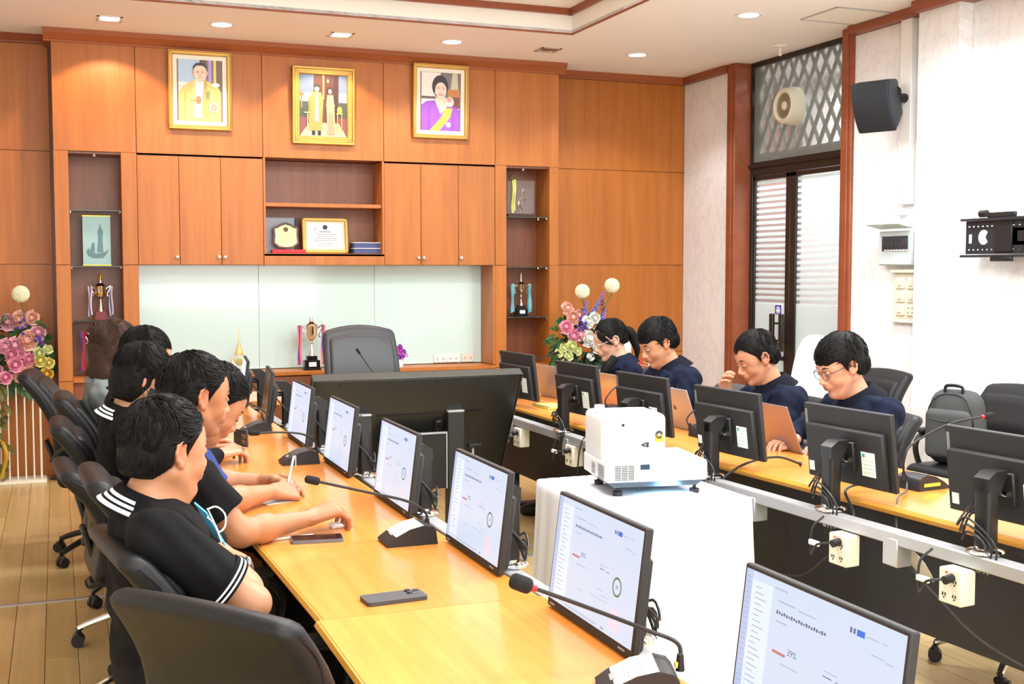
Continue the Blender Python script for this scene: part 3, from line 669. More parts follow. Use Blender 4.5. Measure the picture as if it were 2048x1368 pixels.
# 2: a couple standing
t = picture_frame(1.955, 2.512, 3.105, .49, 'gilt framed picture of a standing couple in gold and cream dress', .062, wide=True)
a, b, c, d = -.185, .185, -.235, .235
P = [(rect(a, b, c, d), (120, 150, 190)), (rect(a, b, .02, .1), (206, 218, 226)), (rect(a, b, -.09, .03), (70, 90, 84)), (rect(a, b, c, -.09), (132, 84, 92)), ([(a, c), (-.11, -.13), (.12, -.13), (b, c)], (216, 196, 168)),
     (rect(-.075, .12, -.12, d), (96, 62, 50)), (rect(.08, .11, -.1, d), (70, 50, 60)), (rect(-.006, .006, .05, d), (226, 206, 150)), (ell(.035, .19, .007, .014), (250, 230, 190)), (rect(-.175, -.165, -.02, .08), (180, 140, 120)), (ell(-.17, .085, .02, .015), (190, 130, 110)),
     ([(-.11, -.19), (-.12, .04), (-.085, .105), (-.02, .105), (.0, .04), (-.012, -.19)], (176, 164, 96)), ([(-.06, .1), (-.068, -.12), (-.035, -.12), (-.042, .1)], (190, 196, 206)), ([(-.115, .04), (-.12, -.06), (-.1, -.06), (-.098, .04)], (160, 146, 76)),
     (rect(-.09, -.065, -.225, -.19), (44, 40, 44)), (rect(-.045, -.02, -.225, -.19), (44, 40, 44)), (ell(-.052, .13, .019, .025), skn), (ell(-.052, .146, .02, .014), hr), (ell(-.052, .127, .015, .02), skn),
     ([(.03, -.215), (.022, .03), (.03, .085), (.075, .085), (.085, .0), (.09, -.215)], (222, 200, 150)), ([(.03, -.215), (.04, -.05), (.07, -.05), (.09, -.215)], (206, 160, 130)), (rect(.02, .088, .0, .012), (232, 196, 150)), (ell(.05, .118, .022, .024), hr), (ell(.05, .112, .014, .019), skn), (ell(.04, -.005, .012, .008), skn),
     (rect(.1, .15, -.06, -.05), (222, 196, 80)), (rect(.105, .112, -.2, -.06), (206, 180, 70)), (rect(.138, .145, -.2, -.06), (206, 180, 70)), (ell(.125, -.03, .02, .03), (222, 190, 90)), (rect(-.15, -.1, -.06, -.05), (214, 196, 140)), (rect(-.13, -.12, -.18, -.06), (200, 180, 110))]
flat(t, [p for p, _ in P], -.0235, [q_ for _, q_ in P])
# 3: a woman in purple
t = picture_frame(2.905, 2.595, 3.185, .47, 'gilt framed portrait of a woman in a purple jacket with a yellow sash', .035)
a, b, c, d = -.16, .16, -.228, .228
P = [(rect(a, b, c, d), (240, 232, 226)), (rect(.0, b, .02, d), (120, 112, 120)), ([(.08, .08), (.1, d), (.14, d), (.15, .08)], (200, 196, 170)), (rect(.06, b, .04, .1), (196, 130, 60)), (rect(.07, b, -.05, .04), (120, 70, 50)), (rect(a, -.04, .02, .04), (110, 84, 88)),
     ([(a, c), (a, -.03), (-.12, .0), (-.05, .01), (.0, -.1), (.06, .0), (.12, -.04), (b, -.06), (b, c)], (150, 80, 190)), ([(-.05, .01), (.0, -.1), (.07, -.02), (.04, .04), (-.03, .04)], skn), (rect(-.1, -.095, c, -.05), (110, 56, 150)), (rect(.1, .105, c, -.1), (110, 56, 150)),
     ([(-.09, c), (.0, -.13), (.04, -.05), (.1, -.05), (.08, -.12), (.0, -.22), (-.02, c)], (240, 210, 70)), (ell(.065, -.18, .02, .02), (250, 246, 240)), (ell(-.005, .12, .067, .088), hr), (ell(-.0, .09, .048, .062), (246, 214, 198)), (rect(-.03, -.01, .1, .104), (60, 44, 44)), (rect(.012, .032, .1, .104), (60, 44, 44)),
     (rect(-.03, -.01, .112, .115), (84, 60, 58)), (rect(.012, .032, .112, .115), (84, 60, 58)), ([(.0, .09), (-.006, .075), (.01, .075)], (226, 180, 160)), (ell(.002, .056, .02, .008), (206, 60, 80)), (ell(.002, .057, .014, .003), (250, 246, 246)), (ell(.075, -.0, .035, .04), (246, 214, 198)), (ell(.07, .015, .02, .018), (220, 150, 160)), (ell(-.047, .065, .005, .007), (250, 250, 240))]
flat(t, [p for p, _ in P], -.0235, [q_ for _, q_ in P])
# awards in the cubby
zS = 1.672
t = empty('award_box', (1.645, 9.25, zS), 0, 'grey open presentation case behind the shield plaque', 'box')
q = MB(); q.box((0, 0, .14), (.24, .02, .28), .002); q.build('lid', mat('case_grey', srgb((150, 156, 166)), .35), t); q = MB(); q.box((.125, -.01, .14), (.012, .04, .28), .001); q.build('rim', black, t)
t = empty('shield_plaque', (1.68, 9.18, zS), R(-4), 'gold shield plaque with dark wood rim on a red box', 'plaque')
def shield(w, h): return [(-w, -h * .6), (-w * .6, -h * .92), (0, -h), (w * .6, -h * .92), (w, -h * .6), (w * .95, h * .1), (w, h * .62), (w * .7, h * .7), (w * .45, h * .86), (0, h), (-w * .45, h * .86), (-w * .7, h * .7), (-w, h * .62), (-w * .95, h * .1)]
q = MB(); q.box((0.02, -.0, .015), (.26, .1, .03), .003); q.build('red_box', mat('red_card', srgb((214, 40, 60)), .5), t)
q = MB(); q.prism(shield(.1, .105), -.012, .003, 'y'); q.build('wood_shield', mat('plaque_wood', srgb((84, 44, 26)), .4), t, loc=(0, 0, .138), rot=(R(-8), 0, 0))
q = MB(); q.prism(shield(.084, .088), -.016, -.011, 'y'); q.build('gold_plate', mat('gold_plate', srgb((240, 214, 130)), .3, .25), t, loc=(0, 0, .134), rot=(R(-8), 0, 0))
q = MB(); q.M = Matrix.Translation((0, -.018, .05)) @ Matrix.Rotation(R(90), 4, 'X'); q.lathe([(.001, .001), (.018, 0), (.02, -.002)], n=18); q.M = None
for i in range(7): q.box((0, -.0175, .022 - i * .011), (.09 if i % 3 else .06, .001, .0018))
e_ = q.build('engraving', mat('engraving', srgb((96, 82, 60)), .5), t, loc=(0, 0, .134), rot=(R(-8), 0, 0)); e_['kind'] = 'stuff'
t = empty('framed_certificate', (2.0, 9.2, zS), R(3), 'gilt framed white certificate standing between the plaque and the blue box', 'certificate')
h, w_ = .285, .375
for (dx, dz, ww, hh) in ((0, h - .015, w_, .03), (0, .015, w_, .03), (-w_ / 2 + .015, h / 2, .03, h), (w_ / 2 - .015, h / 2, .03, h)):
    q = MB(); q.box((dx, 0, dz), (ww, .025, hh), .006); q.box((dx, -.014, dz), (ww - .02 if ww > hh else .01, .006, hh - .02 if hh > ww else .01), .002); q.build('frame_moulding', gold, t, rot=(R(-7), 0, 0))
q = MB(); q.box((0, .0, h / 2), (w_ - .05, .012, h - .05)); q.build('mat_board', mat('mat_cream', srgb((230, 224, 200)), .8), t, rot=(R(-7), 0, 0))
q = MB(); q.box((0, -.007, h / 2), (w_ - .1, .003, h - .09)); q.build('paper', mat('paper_white', srgb((250, 250, 248)), .8), t, rot=(R(-7), 0, 0))
q = MB(); q.M = Matrix.Translation((0, -.0092, h / 2 + .066)) @ Matrix.Rotation(R(90), 4, 'X'); q.lathe([(.009, 0), (.019, 0)], n=20); q.lathe([(.001, 0), (.006, 0)], n=12); q.M = None
for i, ww in enumerate((.09, .16, .13, .19, .19, .12, .15)): q.box((0, -.0088, h / 2 + .03 - i * .018), (ww, .0005, .003 if i else .005))
q.tube([(-.09, -.0092, .19), (-.083, -.0092, .2), (-.08, -.0092, .187), (-.075, -.0092, .196), (-.068, -.0092, .2)], .0012, 4)
e_ = q.build('printed_lines', mat('print_ink', srgb((96, 104, 120)), .7), t, rot=(R(-7), 0, 0)); e_['kind'] = 'stuff'
for k, lb in enumerate(('navy gift box, lower of the two stacked in the cubby', 'navy gift box, upper of the two stacked in the cubby')):
    t = empty('gift_box', (2.325, 9.19, zS + k * .045), 0, lb, 'box', 'navy boxes in the cubby')
    q = MB(); q.box((0, 0, .019), (.225, .14, .038), .002); q.build('box_body', mat('navy_card', srgb((66, 78, 128)), .5), t)
    q = MB(); q.box((0, 0, .0415), (.232, .147, .006), .001); q.build('silver_rim', silver if False else white, t)
# ---------------- trophies
def ribbon(q, x, y, z0, z1, w_, sw=.01, m=0, ph=0):
    rows = []
    for i in range(13):
        tt = i / 12; z = z0 + (z1 - z0) * tt; o = math.sin(tt * 6 + ph) * sw
        rows.append([(x + o - w_ / 2, y + .004 * math.sin(tt * 9 + ph), z), (x + o + w_ / 2, y - .004 * math.sin(tt * 7 + ph), z)])
    q.strip(rows, .0012, m)
def trophy(loc, s, label, basec, rib, base_w, fig=None, plate=True, style=0):
    t = empty('trophy', loc, 0, label, 'trophy'); t.scale = (s, s, s)
    q = MB()
    if basec == 'red': q.prism([(-.075, 0), (.075, 0), (.055, .1), (-.055, .1)], -.05, .05, 'y'); q.build('base', mat('trophy_red_wood', srgb((120, 26, 30)), .3), t); zb = .1
    else: q.box((0, 0, .008), (.17, .12, .016), .003); q.box((0, 0, .055), (.15, .1, .08), .003); q.box((0, 0, .115), (.1, .075, .045), .003); q.build('base', mat('trophy_black', (.01, .01, .011), .2), t); zb = .1375
    if plate and basec != 'red': q = MB(); q.box((0, -.052, .055), (.075, .003, .045), .001); q.build('nameplate', mat('nameplate', srgb((226, 224, 226)), .3), t)
    q = MB()
    if style == 2:   # slender stem, wide cup
        q.lathe([(.001, zb), (.035, zb), (.03, zb + .02), (.012, zb + .05), (.009, zb + .09), (.016, zb + .11), (.008, zb + .13), (.014, zb + .15), (.03, zb + .17), (.05, zb + .2), (.06, zb + .25), (.066, zb + .27), (.06, zb + .275), (.04, zb + .285), (.02, zb + .295), (.012, zb + .31), (.014, zb + .33), (.006, zb + .345), (.008, zb + .36), (.001, zb + .42)], n=24)
        hz = zb + .24
    else:
        q.lathe([(.001, zb), (.04, zb), (.034, zb + .02), (.02, zb + .07), (.014, zb + .1), (.012, zb + .115), (.02, zb + .122), (.02, zb + .13), (.011, zb + .137), (.02, zb + .15), (.045, zb + .175), (.06, zb + .22), (.063, zb + .29), (.068, zb + .3), (.066, zb + .305), (.05, zb + .315), (.035, zb + .33), (.02, zb + .34), (.018, zb + .36), (.009, zb + .385), (.001, zb + .41)], n=28)
        hz = zb + .27
    q.build('cup', silver, t)
    for sx in (-1, 1):
        q = MB(); q.tube([(sx * .06, 0, hz), (sx * .09, 0, hz + .02), (sx * .115, 0, hz + .035), (sx * .105, 0, hz - .005), (sx * .085, 0, hz - .04), (sx * .075, 0, hz - .075), (sx * .09, 0, hz - .09)], .0055, 7); q.build('handle', silver, t)
        mts = [mat('ribbon_%02x%02x%02x' % c_, srgb(c_), .5) for c_ in rib]
        q = MB()
        for i, c_ in enumerate(rib): ribbon(q, sx * .118 + (i - 1) * .012, -.006 * i, hz + .03, .04 + .01 * i, .018, .006, i, i + sx)
        q.build('ribbon', mts, t)
    if fig:
        q = MB(); q.sph((0, 0, zb + .4), (.016, .014, .03), 10); q.sph((0, 0, zb + .435), .012, 10); q.sph((.012, 0, zb + .42), (.008, .008, .02), 8); q.cyl((0, 0, zb + .36), (0, 0, zb + .39), .012, n=10); q.build('gold_figure', goldm, t)
        q = MB(); q.lathe([(.064, zb + .2), (.068, zb + .21), (.064, zb + .22)], n=24); q.build('gold_band', goldm, t)
    return t
trophy((.265, 9.2, .757), .76, 'silver cup trophy with red and blue ribbons, lowest shelf of the left tower', 'black', [(60, 60, 170), (206, 50, 50), (150, 40, 60)], .15)
trophy((.305, 9.2, 1.174), .62, 'gold topped trophy on a red base with striped ribbons, left tower', 'red', [(200, 196, 214), (90, 80, 130), (214, 206, 220)], .15, fig=1)
trophy((1.865, 9.14, .757), .80, 'silver cup trophy with orange and blue ribbons beside the large chair', 'black', [(240, 130, 110), (70, 60, 170), (220, 110, 130)], .15)
trophy((3.665, 9.19, 1.152), .66, 'slim silver trophy with turquoise ribbons in the right tower', 'black', [(60, 170, 190), (150, 190, 196), (90, 180, 200)], .15, style=2)
t = empty('engraved_glass_panel', (.285, 9.16, 1.574), 0, 'teal panel with a dark boat and statue silhouette, gold strips top and bottom', 'plaque')
q = MB(); q.box((0, 0, .185), (.195, .012, .355), .001); q.build('panel', mat('teal_panel', srgb((140, 178, 176)), .2), t)
for z in (.004, .366): q = MB(); q.box((0, 0, z), (.2, .02, .007), .001); q.build('gold_strip', goldm, t)
fig = [[(-.075, .1), (-.06, .07), (-.03, .055), (.04, .055), (.06, .075), (.085, .12), (.05, .1), (.0, .09), (-.04, .1), (-.06, .13)], [(-.05, .1), (-.035, .16), (-.025, .175), (-.015, .16), (-.015, .1)], [(.0, .1), (.01, .2), (.005, .25), (.018, .28), (.025, .315), (.032, .28), (.045, .25), (.04, .2), (.045, .1)]]
flat(t, fig, -.0066, [(84, 124, 130)] * 3, 'silhouette')
t = empty('acrylic_award', (3.655, 9.2, 1.987), R(2), 'clear acrylic award block with yellow garland, top shelf of right tower', 'award')
q = MB(); q.box((0, 0, .012), (.26, .11, .024), .002); q.build('base', mat('award_base', srgb((70, 44, 38)), .3), t)
acr = mat('clear_acrylic', (.86, .9, .92), .05, trans=.85, alpha=.55)
q = MB(); q.box((0, 0, .165), (.25, .07, .28), .004); q.build('block', acr, t)
q = MB(); q.tube([(.0, -.03, .05), (-.02, -.03, .12), (.01, -.03, .17), (.02, -.03, .24)], .008, 6, rad=lambda a: .012 * (1.1 - a)); q.sph((.01, -.03, .2), .018, 8); q.sph((.03, -.03, .15), .014, 8); q.sph((-.02, -.03, .09), .016, 8); q.build('silver_figure', silver, t)
q = MB()
ribbon(q, -.085, -.06, .31, .03, .02, .006); ribbon(q, -.07, -.064, .31, .05, .014, .004)
q.build('yellow_garland', mat('yellow_garland', srgb((206, 206, 110)), .7), t)
q = MB()
for i in range(16): a_ = i * 2.4; q.sph((-.085 + .022 * math.cos(a_), -.045 + .018 * math.sin(a_), .315 + .012 * (i % 3)), .013, 6)
q.build('dried_flowers', mat('dried_olive', srgb((110, 100, 60)), .8), t)['kind'] = 'stuff'
t = empty('crown_emblem', (1.30, 9.12, .757), 0, 'small gilt and white royal style tiered crown emblem behind the far left monitor', 'ornament'); t['label'] = 'small gilt and white tiered crown emblem behind the far left monitor'
pg = mat('pale_gold', srgb((222, 186, 128)), .4, .3); wh = mat('emblem_white', srgb((236, 232, 222)), .5)
q = MB(); q.lathe([(.03, .13), (.034, .15), (.022, .165), (.026, .178), (.015, .19), (.018, .202), (.010, .215), (.012, .226), (.005, .24), (.0015, .33)], n=18, sy=.5); q.build('tiered_crown', pg, t)
q = MB(); q.box((0, 0, .008), (.14, .05, .016), .003); q.build('base', wh, t)
for sx in (-1, 1):
    for k in range(3):
        q = MB(); q.tube([(sx * .01, -.012, .02 + .02 * k), (sx * (.06 - .01 * k), -.012, .04 + .03 * k), (sx * (.058 - .008 * k), -.012, .09 + .02 * k), (sx * .03, -.012, .13)], .005, 6); q.build('scroll', pg if k != 1 else wh, t)
q = MB(); q.M = Matrix.Translation((0, -.018, .08)) @ Matrix.Rotation(R(90), 4, 'X'); q.lathe([(.001, .004), (.024, .002), (.03, -.004)], n=20); q.build('medallion', mat('olive_medallion', srgb((170, 160, 90)), .4), t)
# ---------------- flowers
def rose(q, c, r, col, n=14, m=0, tilt=(0, -1, .3)):
    z = Vector(tilt).normalized(); x, y, z, _ = frame((0, 0, 0), z); c = Vector(c)
    for i in range(n):
        k = i / n; a = i * 2.4; rr = r * (0.15 + .85 * k); h = r * (.55 - .75 * k * k); w_ = r * (.35 + .45 * k)
        u = (x * math.cos(a) + y * math.sin(a)); v = z.cross(u)
        base = c + u * rr * .35 - z * r * .3; tip = c + u * rr + z * h; mid = c + u * rr * .9 + z * (h * .3 - r * .1)
        rows = []
        for t_, p in ((0, base), (.5, mid), (1, tip)):
            ww = w_ * (.35, .95, .55)[int(t_ * 2)]
            rows.append([p - v * ww + u * 0, p + u * r * .12, p + v * ww])
        q.strip(rows, .0, m)
    return q
FC = {'pink': (246, 168, 192), 'peach': (252, 200, 182), 'lpink': (250, 190, 208), 'yellow': (236, 224, 130), 'lyellow': (226, 232, 170), 'white': (244, 244, 238), 'mauve': (230, 174, 190), 'orange': (228, 190, 80), 'cream': (240, 238, 206)}
def leafm(q, c, d, L, w_, m=0):
    d = Vector(d).normalized(); s_ = d.cross(Vector((0, -1, .2))).normalized(); c = Vector(c); up = Vector((0, -1, .3)).normalized()
    rows = []
    for i in range(6):
        t_ = i / 5; ww = w_ * math.sin(math.pi * (.08 + .9 * t_)) ; p = c + d * L * t_ + up * (.12 * L * math.sin(3 * t_)) + Vector((0, 0, -.25 * L * t_ * t_))
        rows.append([p - s_ * ww, p + up * -.15 * ww, p + s_ * ww])
    q.strip(rows, .0, m)
green = mat('leaf_green', srgb((70, 110, 60)), .55, var=.4, vscale=14); dgreen = mat('leaf_dark_green', srgb((38, 60, 42)), .6, var=.4, vscale=14)
def fmat(k): return mat('petal_' + k, srgb(FC[k]), .65, var=.12, vscale=40)
def arrangement(t, fl_list, leaves, S=1.0):
    for (k, x, y, z, r) in fl_list:
        x = x * S; r = r * (1 + (S - 1) * .6); q = MB(); rose(q, (x, y, z), r, k, 16 if r > .04 else 11, 0, (rnd.uniform(-.3, .3) + x * .8, -1, rnd.uniform(0, .5))); 
        q.sph((x, y, z), r * .38, 8, 0); q.build('blossom', fmat(k), t, recalc=False)
    q = MB()
    for i in range(leaves[0]):
        a = rnd.uniform(0, 2 * math.pi); rr = leaves[3] * math.sqrt(rnd.random())
        c = (leaves[1] + rr * math.cos(a), rnd.uniform(-.02, .1), leaves[2] + leaves[4] * rr / leaves[3] * math.sin(a))
        leafm(q, c, (math.cos(a) + rnd.uniform(-.5, .5), -.6 + rnd.random() * .4, math.sin(a) + rnd.uniform(-.5, .5)), rnd.uniform(.05, .11), rnd.uniform(.012, .026))
    o = q.build('foliage', green, t, recalc=False); o['kind'] = 'stuff'
def pompom(t, x, y, z, r, stem_to):
    q = MB()
    for i in range(150):
        ph = math.acos(1 - 2 * (i + .5) / 150); th = i * 2.39996; q.sph((x + r * .86 * math.sin(ph) * math.cos(th), y + r * .86 * math.sin(ph) * math.sin(th), z + r * .86 * math.cos(ph)), r * .17, 6)
    q.sph((x, y, z), r * .8, 12)
    q.build('pompom_flower', fmat('cream'), t); q = MB(); q.tube([(x, y, z - r), ((x + stem_to[0]) / 2 + .01, y, (z + stem_to[1]) / 2), (stem_to[0], y, stem_to[1])], .004, 6); q.build('stem', green, t)
def berries(t, pts):
    for (x, y, z) in pts: q = MB(); q.sph((x, y, z), .013, 8); q.build('berry', mat('purple_berry', srgb((70, 50, 150)), .6), t)
def spike(t, x, z, dx, dz, L, y=-.05, col=(130, 130, 220)):
    q = MB()
    for i in range(26):
        k = i / 26; a = i * 2.4; q.sph((x + dx * L * k + .02 * (1.1 - k) * math.cos(a), y + .02 * math.sin(a), z + dz * L * k), .013 * (1.15 - k * .6), 6)
    q.build('delphinium_spike', mat('petal_blue_%d' % col[0], srgb(col), .6, var=.3, vscale=60), t)['kind'] = 'stuff'
# left arrangement on a white stand (near the left edge)
t = empty('flower_stand', (-.26, 9.16, 0), 0, 'tall white wire stand with pink and yellow artificial flowers, left edge', 'flower arrangement')
cmw = mat('white_lacquer', srgb((236, 232, 216)), .4)
q = MB(); q.box((0, 0.0, .012), (.33, .22, .024), .003); q.build('base_plate', cmw, t)
for x in (-.14, -.085, -.03, .025, .08, .13): q = MB(); q.cyl((x, -.02, .02), (x, -.02, .76), .008 if x > .1 else .006, n=8); q.build('stand_rod', cmw, t)
q = MB(); q.box((-.0, -.02, .76), (.33, .05, .014), .003); q.build('top_bar', cmw, t)
FL = [('lpink', -.07, -.1, 1.0, .055), ('lpink', -.02, -.1, 1.01, .055), ('pink', -.04, -.12, .94, .05), ('pink', .0, -.09, .96, .05), ('peach', .055, -.1, 1.04, .07), ('peach', .01, -.04, 1.19, .06), ('mauve', -.06, -.03, 1.17, .06), ('peach', .08, -.03, 1.2, .05), ('mauve', .11, -.05, 1.09, .055), ('pink', -.14, -.08, .97, .05), ('mauve', -.17, -.05, .9, .05), ('pink', -.02, -.14, .87, .052), ('pink', .06, -.12, .905, .045), ('lpink', .1, -.1, .93, .035), ('peach', .05, -.12, .80, .065), ('peach', .0, -.1, .78, .04),
      ('lyellow', .115, -.12, .95, .04), ('lyellow', .165, -.11, .975, .035), ('yellow', .12, -.13, .895, .045), ('yellow', .17, -.12, .875, .038), ('orange', .155, -.12, .795, .046), ('pink', -.075, -.15, .78, .045), ('pink', .1, -.1, .745, .035), ('mauve', -.13, -.1, .83, .05), ('lpink', -.16, -.1, 1.04, .05), ('peach', -.2, -.05, 1.25, .06), ('mauve', -.22, -.05, 1.15, .06), ('lyellow', -.15, -.12, .45, .03), ('orange', -.17, -.1, .3, .035)]
arrangement(t, FL, (210, -.0, .93, .22, .25), 1.18)
pompom(t, .02, -.06, 1.37, .062, (.06, 1.0))
berries(t, [(.03, -.12, 1.13), (.055, -.12, 1.15), (.015, -.12, 1.17), (.04, -.12, 1.19), (.03, -.12, 1.09), (.0, -.12, 1.13), (.12, -.15, 1.07), (.14, -.15, 1.05), (.115, -.15, 1.04), (.15, -.15, 1.03), (.16, -.15, 1.01), (.14, -.15, 1.06)])
q = MB()
for i in range(90):
    z = rnd.uniform(.06, .8); leafm(q, (rnd.uniform(-.2, -.1), rnd.uniform(-.08, .0), z), (rnd.uniform(-1, 1), -.5, rnd.uniform(-1, 1)), rnd.uniform(.04, .1), rnd.uniform(.01, .022))
q.build('trailing_foliage', mat('leaf_olive', srgb((112, 112, 56)), .6, var=.4, vscale=14), t, recalc=False)['kind'] = 'stuff'
q = MB(); q.tube([(-.12, -.1, .3), (-.1, -.12, .22), (-.12, -.1, .12), (-.14, -.1, .05)], .014, 6); q.tube([(-.12, -.1, .3), (-.16, -.12, .33), (-.2, -.1, .28)], .014, 6); q.build('gold_ribbon', mat('gold_ribbon', srgb((190, 150, 40)), .4), t)
# right arrangement
t = empty('flower_basket', (3.98, 8.6, 0), 0, 'large artificial flower arrangement with two cream pompoms, right of the tower', 'flower arrangement')
FR = [('peach', -.17, -.05, 1.24, .055), ('peach', -.13, -.08, 1.17, .065), ('mauve', -.06, -.04, 1.18, .05), ('pink', -.2, -.1, 1.09, .06), ('pink', -.15, -.12, 1.02, .06), ('lpink', -.09, -.12, 1.03, .055), ('white', -.02, -.12, 1.13, .055), ('white', .05, -.1, 1.16, .05), ('white', -.02, -.13, 1.0, .075), ('white', .05, -.14, .93, .06), ('white', .1, -.1, 1.05, .06), ('white', .13, -.12, .95, .055), ('white', -.0, -.13, .85, .035), ('cream', -.14, -.1, 1.0, .04), ('lyellow', -.17, -.14, .94, .05), ('lyellow', -.24, -.14, .93, .04), ('lyellow', -.28, -.14, .89, .04), ('lyellow', -.2, -.15, .86, .04), ('lyellow', -.22, -.14, .80, .045), ('lyellow', -.12, -.14, .9, .04), ('mauve', .14, -.05, 1.12, .045)]
arrangement(t, FR, (190, -.04, .95, .25, .22))
q = MB()
for i in range(110):
    a = rnd.uniform(0, math.pi * 2); leafm(q, (.0 + .15 * math.cos(a), rnd.uniform(-.12, .0), .74 + .1 * rnd.random()), (math.cos(a), -.6, .5 * math.sin(a)), rnd.uniform(.08, .16), rnd.uniform(.01, .02))
q.build('fern_fronds', dgreen, t, recalc=False)['kind'] = 'stuff'
pompom(t, -.03, -.03, 1.37, .06, (0, 1.05)); pompom(t, .235, -.03, 1.415, .062, (.05, 1.0))
berries(t, [(-.1, -.14, 1.14), (-.08, -.14, 1.12), (-.06, -.14, 1.1), (-.09, -.14, 1.09), (-.11, -.14, 1.07), (-.07, -.14, 1.07), (-.05, -.14, 1.12), (-.1, -.14, 1.16), (-.04, -.14, 1.08), (-.12, -.14, 1.1)])
spike(t, -.02, 1.12, .1, 1, .18, col=(150, 130, 210)); spike(t, .03, 1.15, .5, .85, .26, col=(120, 130, 226)); spike(t, .14, 1.1, .15, 1, .13, col=(160, 140, 214)); spike(t, .16, 1.22, -.2, 1, .12, col=(170, 110, 90))
q = MB(); q.lathe([(.001, 0), (.14, 0), (.15, .02), (.04, .06), (.035, .6), (.12, .66), (.15, .76), (.14, .76), (.001, .7)], n=20); q.build('pedestal', white, t)
# small orchid bunch on the counter
t = empty('orchid_bunch', (2.57, 9.12, .757), 0, 'small bunch of purple orchids on the counter behind the large chair', 'flower arrangement')
q = MB(); q.lathe([(.001, 0), (.035, 0), (.045, .05), (.04, .06)], n=14); q.build('pot', white, t)
for i in range(16):
    a = i * 2.4; rr = .06 * math.sqrt((i + .5) / 16); q = MB(); rose(q, (rr * math.cos(a) * 1.1 - .01, -.03, .11 + rr * 1.15 * math.sin(a)), .024, '', 7); q.sph((rr * math.cos(a) * 1.1 - .01, -.03, .11 + rr * 1.15 * math.sin(a)), .012, 6)
    q.build('orchid', mat('orchid_%d' % (i % 3), srgb([(206, 80, 206), (226, 150, 214), (150, 60, 180)][i % 3]), .6), t, recalc=False)
# white fan (red guard ring) behind the second woman on the right, and a white cover
t = empty('floor_fan', (4.50, 8.35, 0), 0, 'standing fan with a red guard ring behind the smiling man', 'fan')
q = MB(); q.lathe([(.001, 0), (.17, 0), (.17, .02), (.03, .05), (.016, .07), (.016, .56)], n=24); q.build('stand', white, t)
q = MB(); q.M = Matrix.Translation((0, -.05, .70)) @ Matrix.Rotation(R(90), 4, 'X') @ Matrix.Rotation(0, 4, 'Z'); pts = [(.19 * math.cos(R(a)), .19 * math.sin(R(a)), 0) for a in range(0, 361, 15)]; q.tube(pts, .008, 6, smooth=False); q.build('red_guard_ring', mat('fan_red', srgb((210, 40, 50)), .4), t)
q = MB(); q.M = Matrix.Translation((0, -.06, .70)) @ Matrix.Rotation(R(90), 4, 'X')
for i in range(40):
    a = i / 40 * 2 * math.pi; q.tube([(.03 * math.cos(a), .03 * math.sin(a), .03), (.12 * math.cos(a + .15), .12 * math.sin(a + .15), .035), (.185 * math.cos(a + .3), .185 * math.sin(a + .3), 0)], .0018, 4, 3)
q.build('guard_wires', mat('fan_wire', srgb((220, 210, 214)), .4), t)['kind'] = 'stuff'
for i in range(3): q = MB(); q.M = Matrix.Translation((0, -.05, .70)) @ Matrix.Rotation(R(90), 4, 'X') @ Matrix.Rotation(R(120 * i), 4, 'Z'); q.strip([[(.03, -.02, -.01), (.03, .02, .01)], [(.1, -.05, -.02), (.1, .05, .02)], [(.16, -.045, -.015), (.16, .03, .015)]], .002); q.build('blade', white, t)
q = MB(); q.M = Matrix.Translation((0, .0, .70)) @ Matrix.Rotation(R(90), 4, 'X'); q.lathe([(.001, -.1), (.05, -.08), (.055, 0), (.03, .06), (.001, .07)], n=18); q.build('motor', white, t)
t = empty('white_panel_box', (4.38, 8.82, 0), 0, 'tall white boxed panel standing by the flower arrangement', 'panel')
q = MB(); q.box((0, 0, .49), (.27, .05, .98), .01); q.build('panel_body', white, t); q = MB(); q.cyl((-.07, 0, .97), (-.07, 0, 1.03), .01, n=8); q.build('peg', white, t)
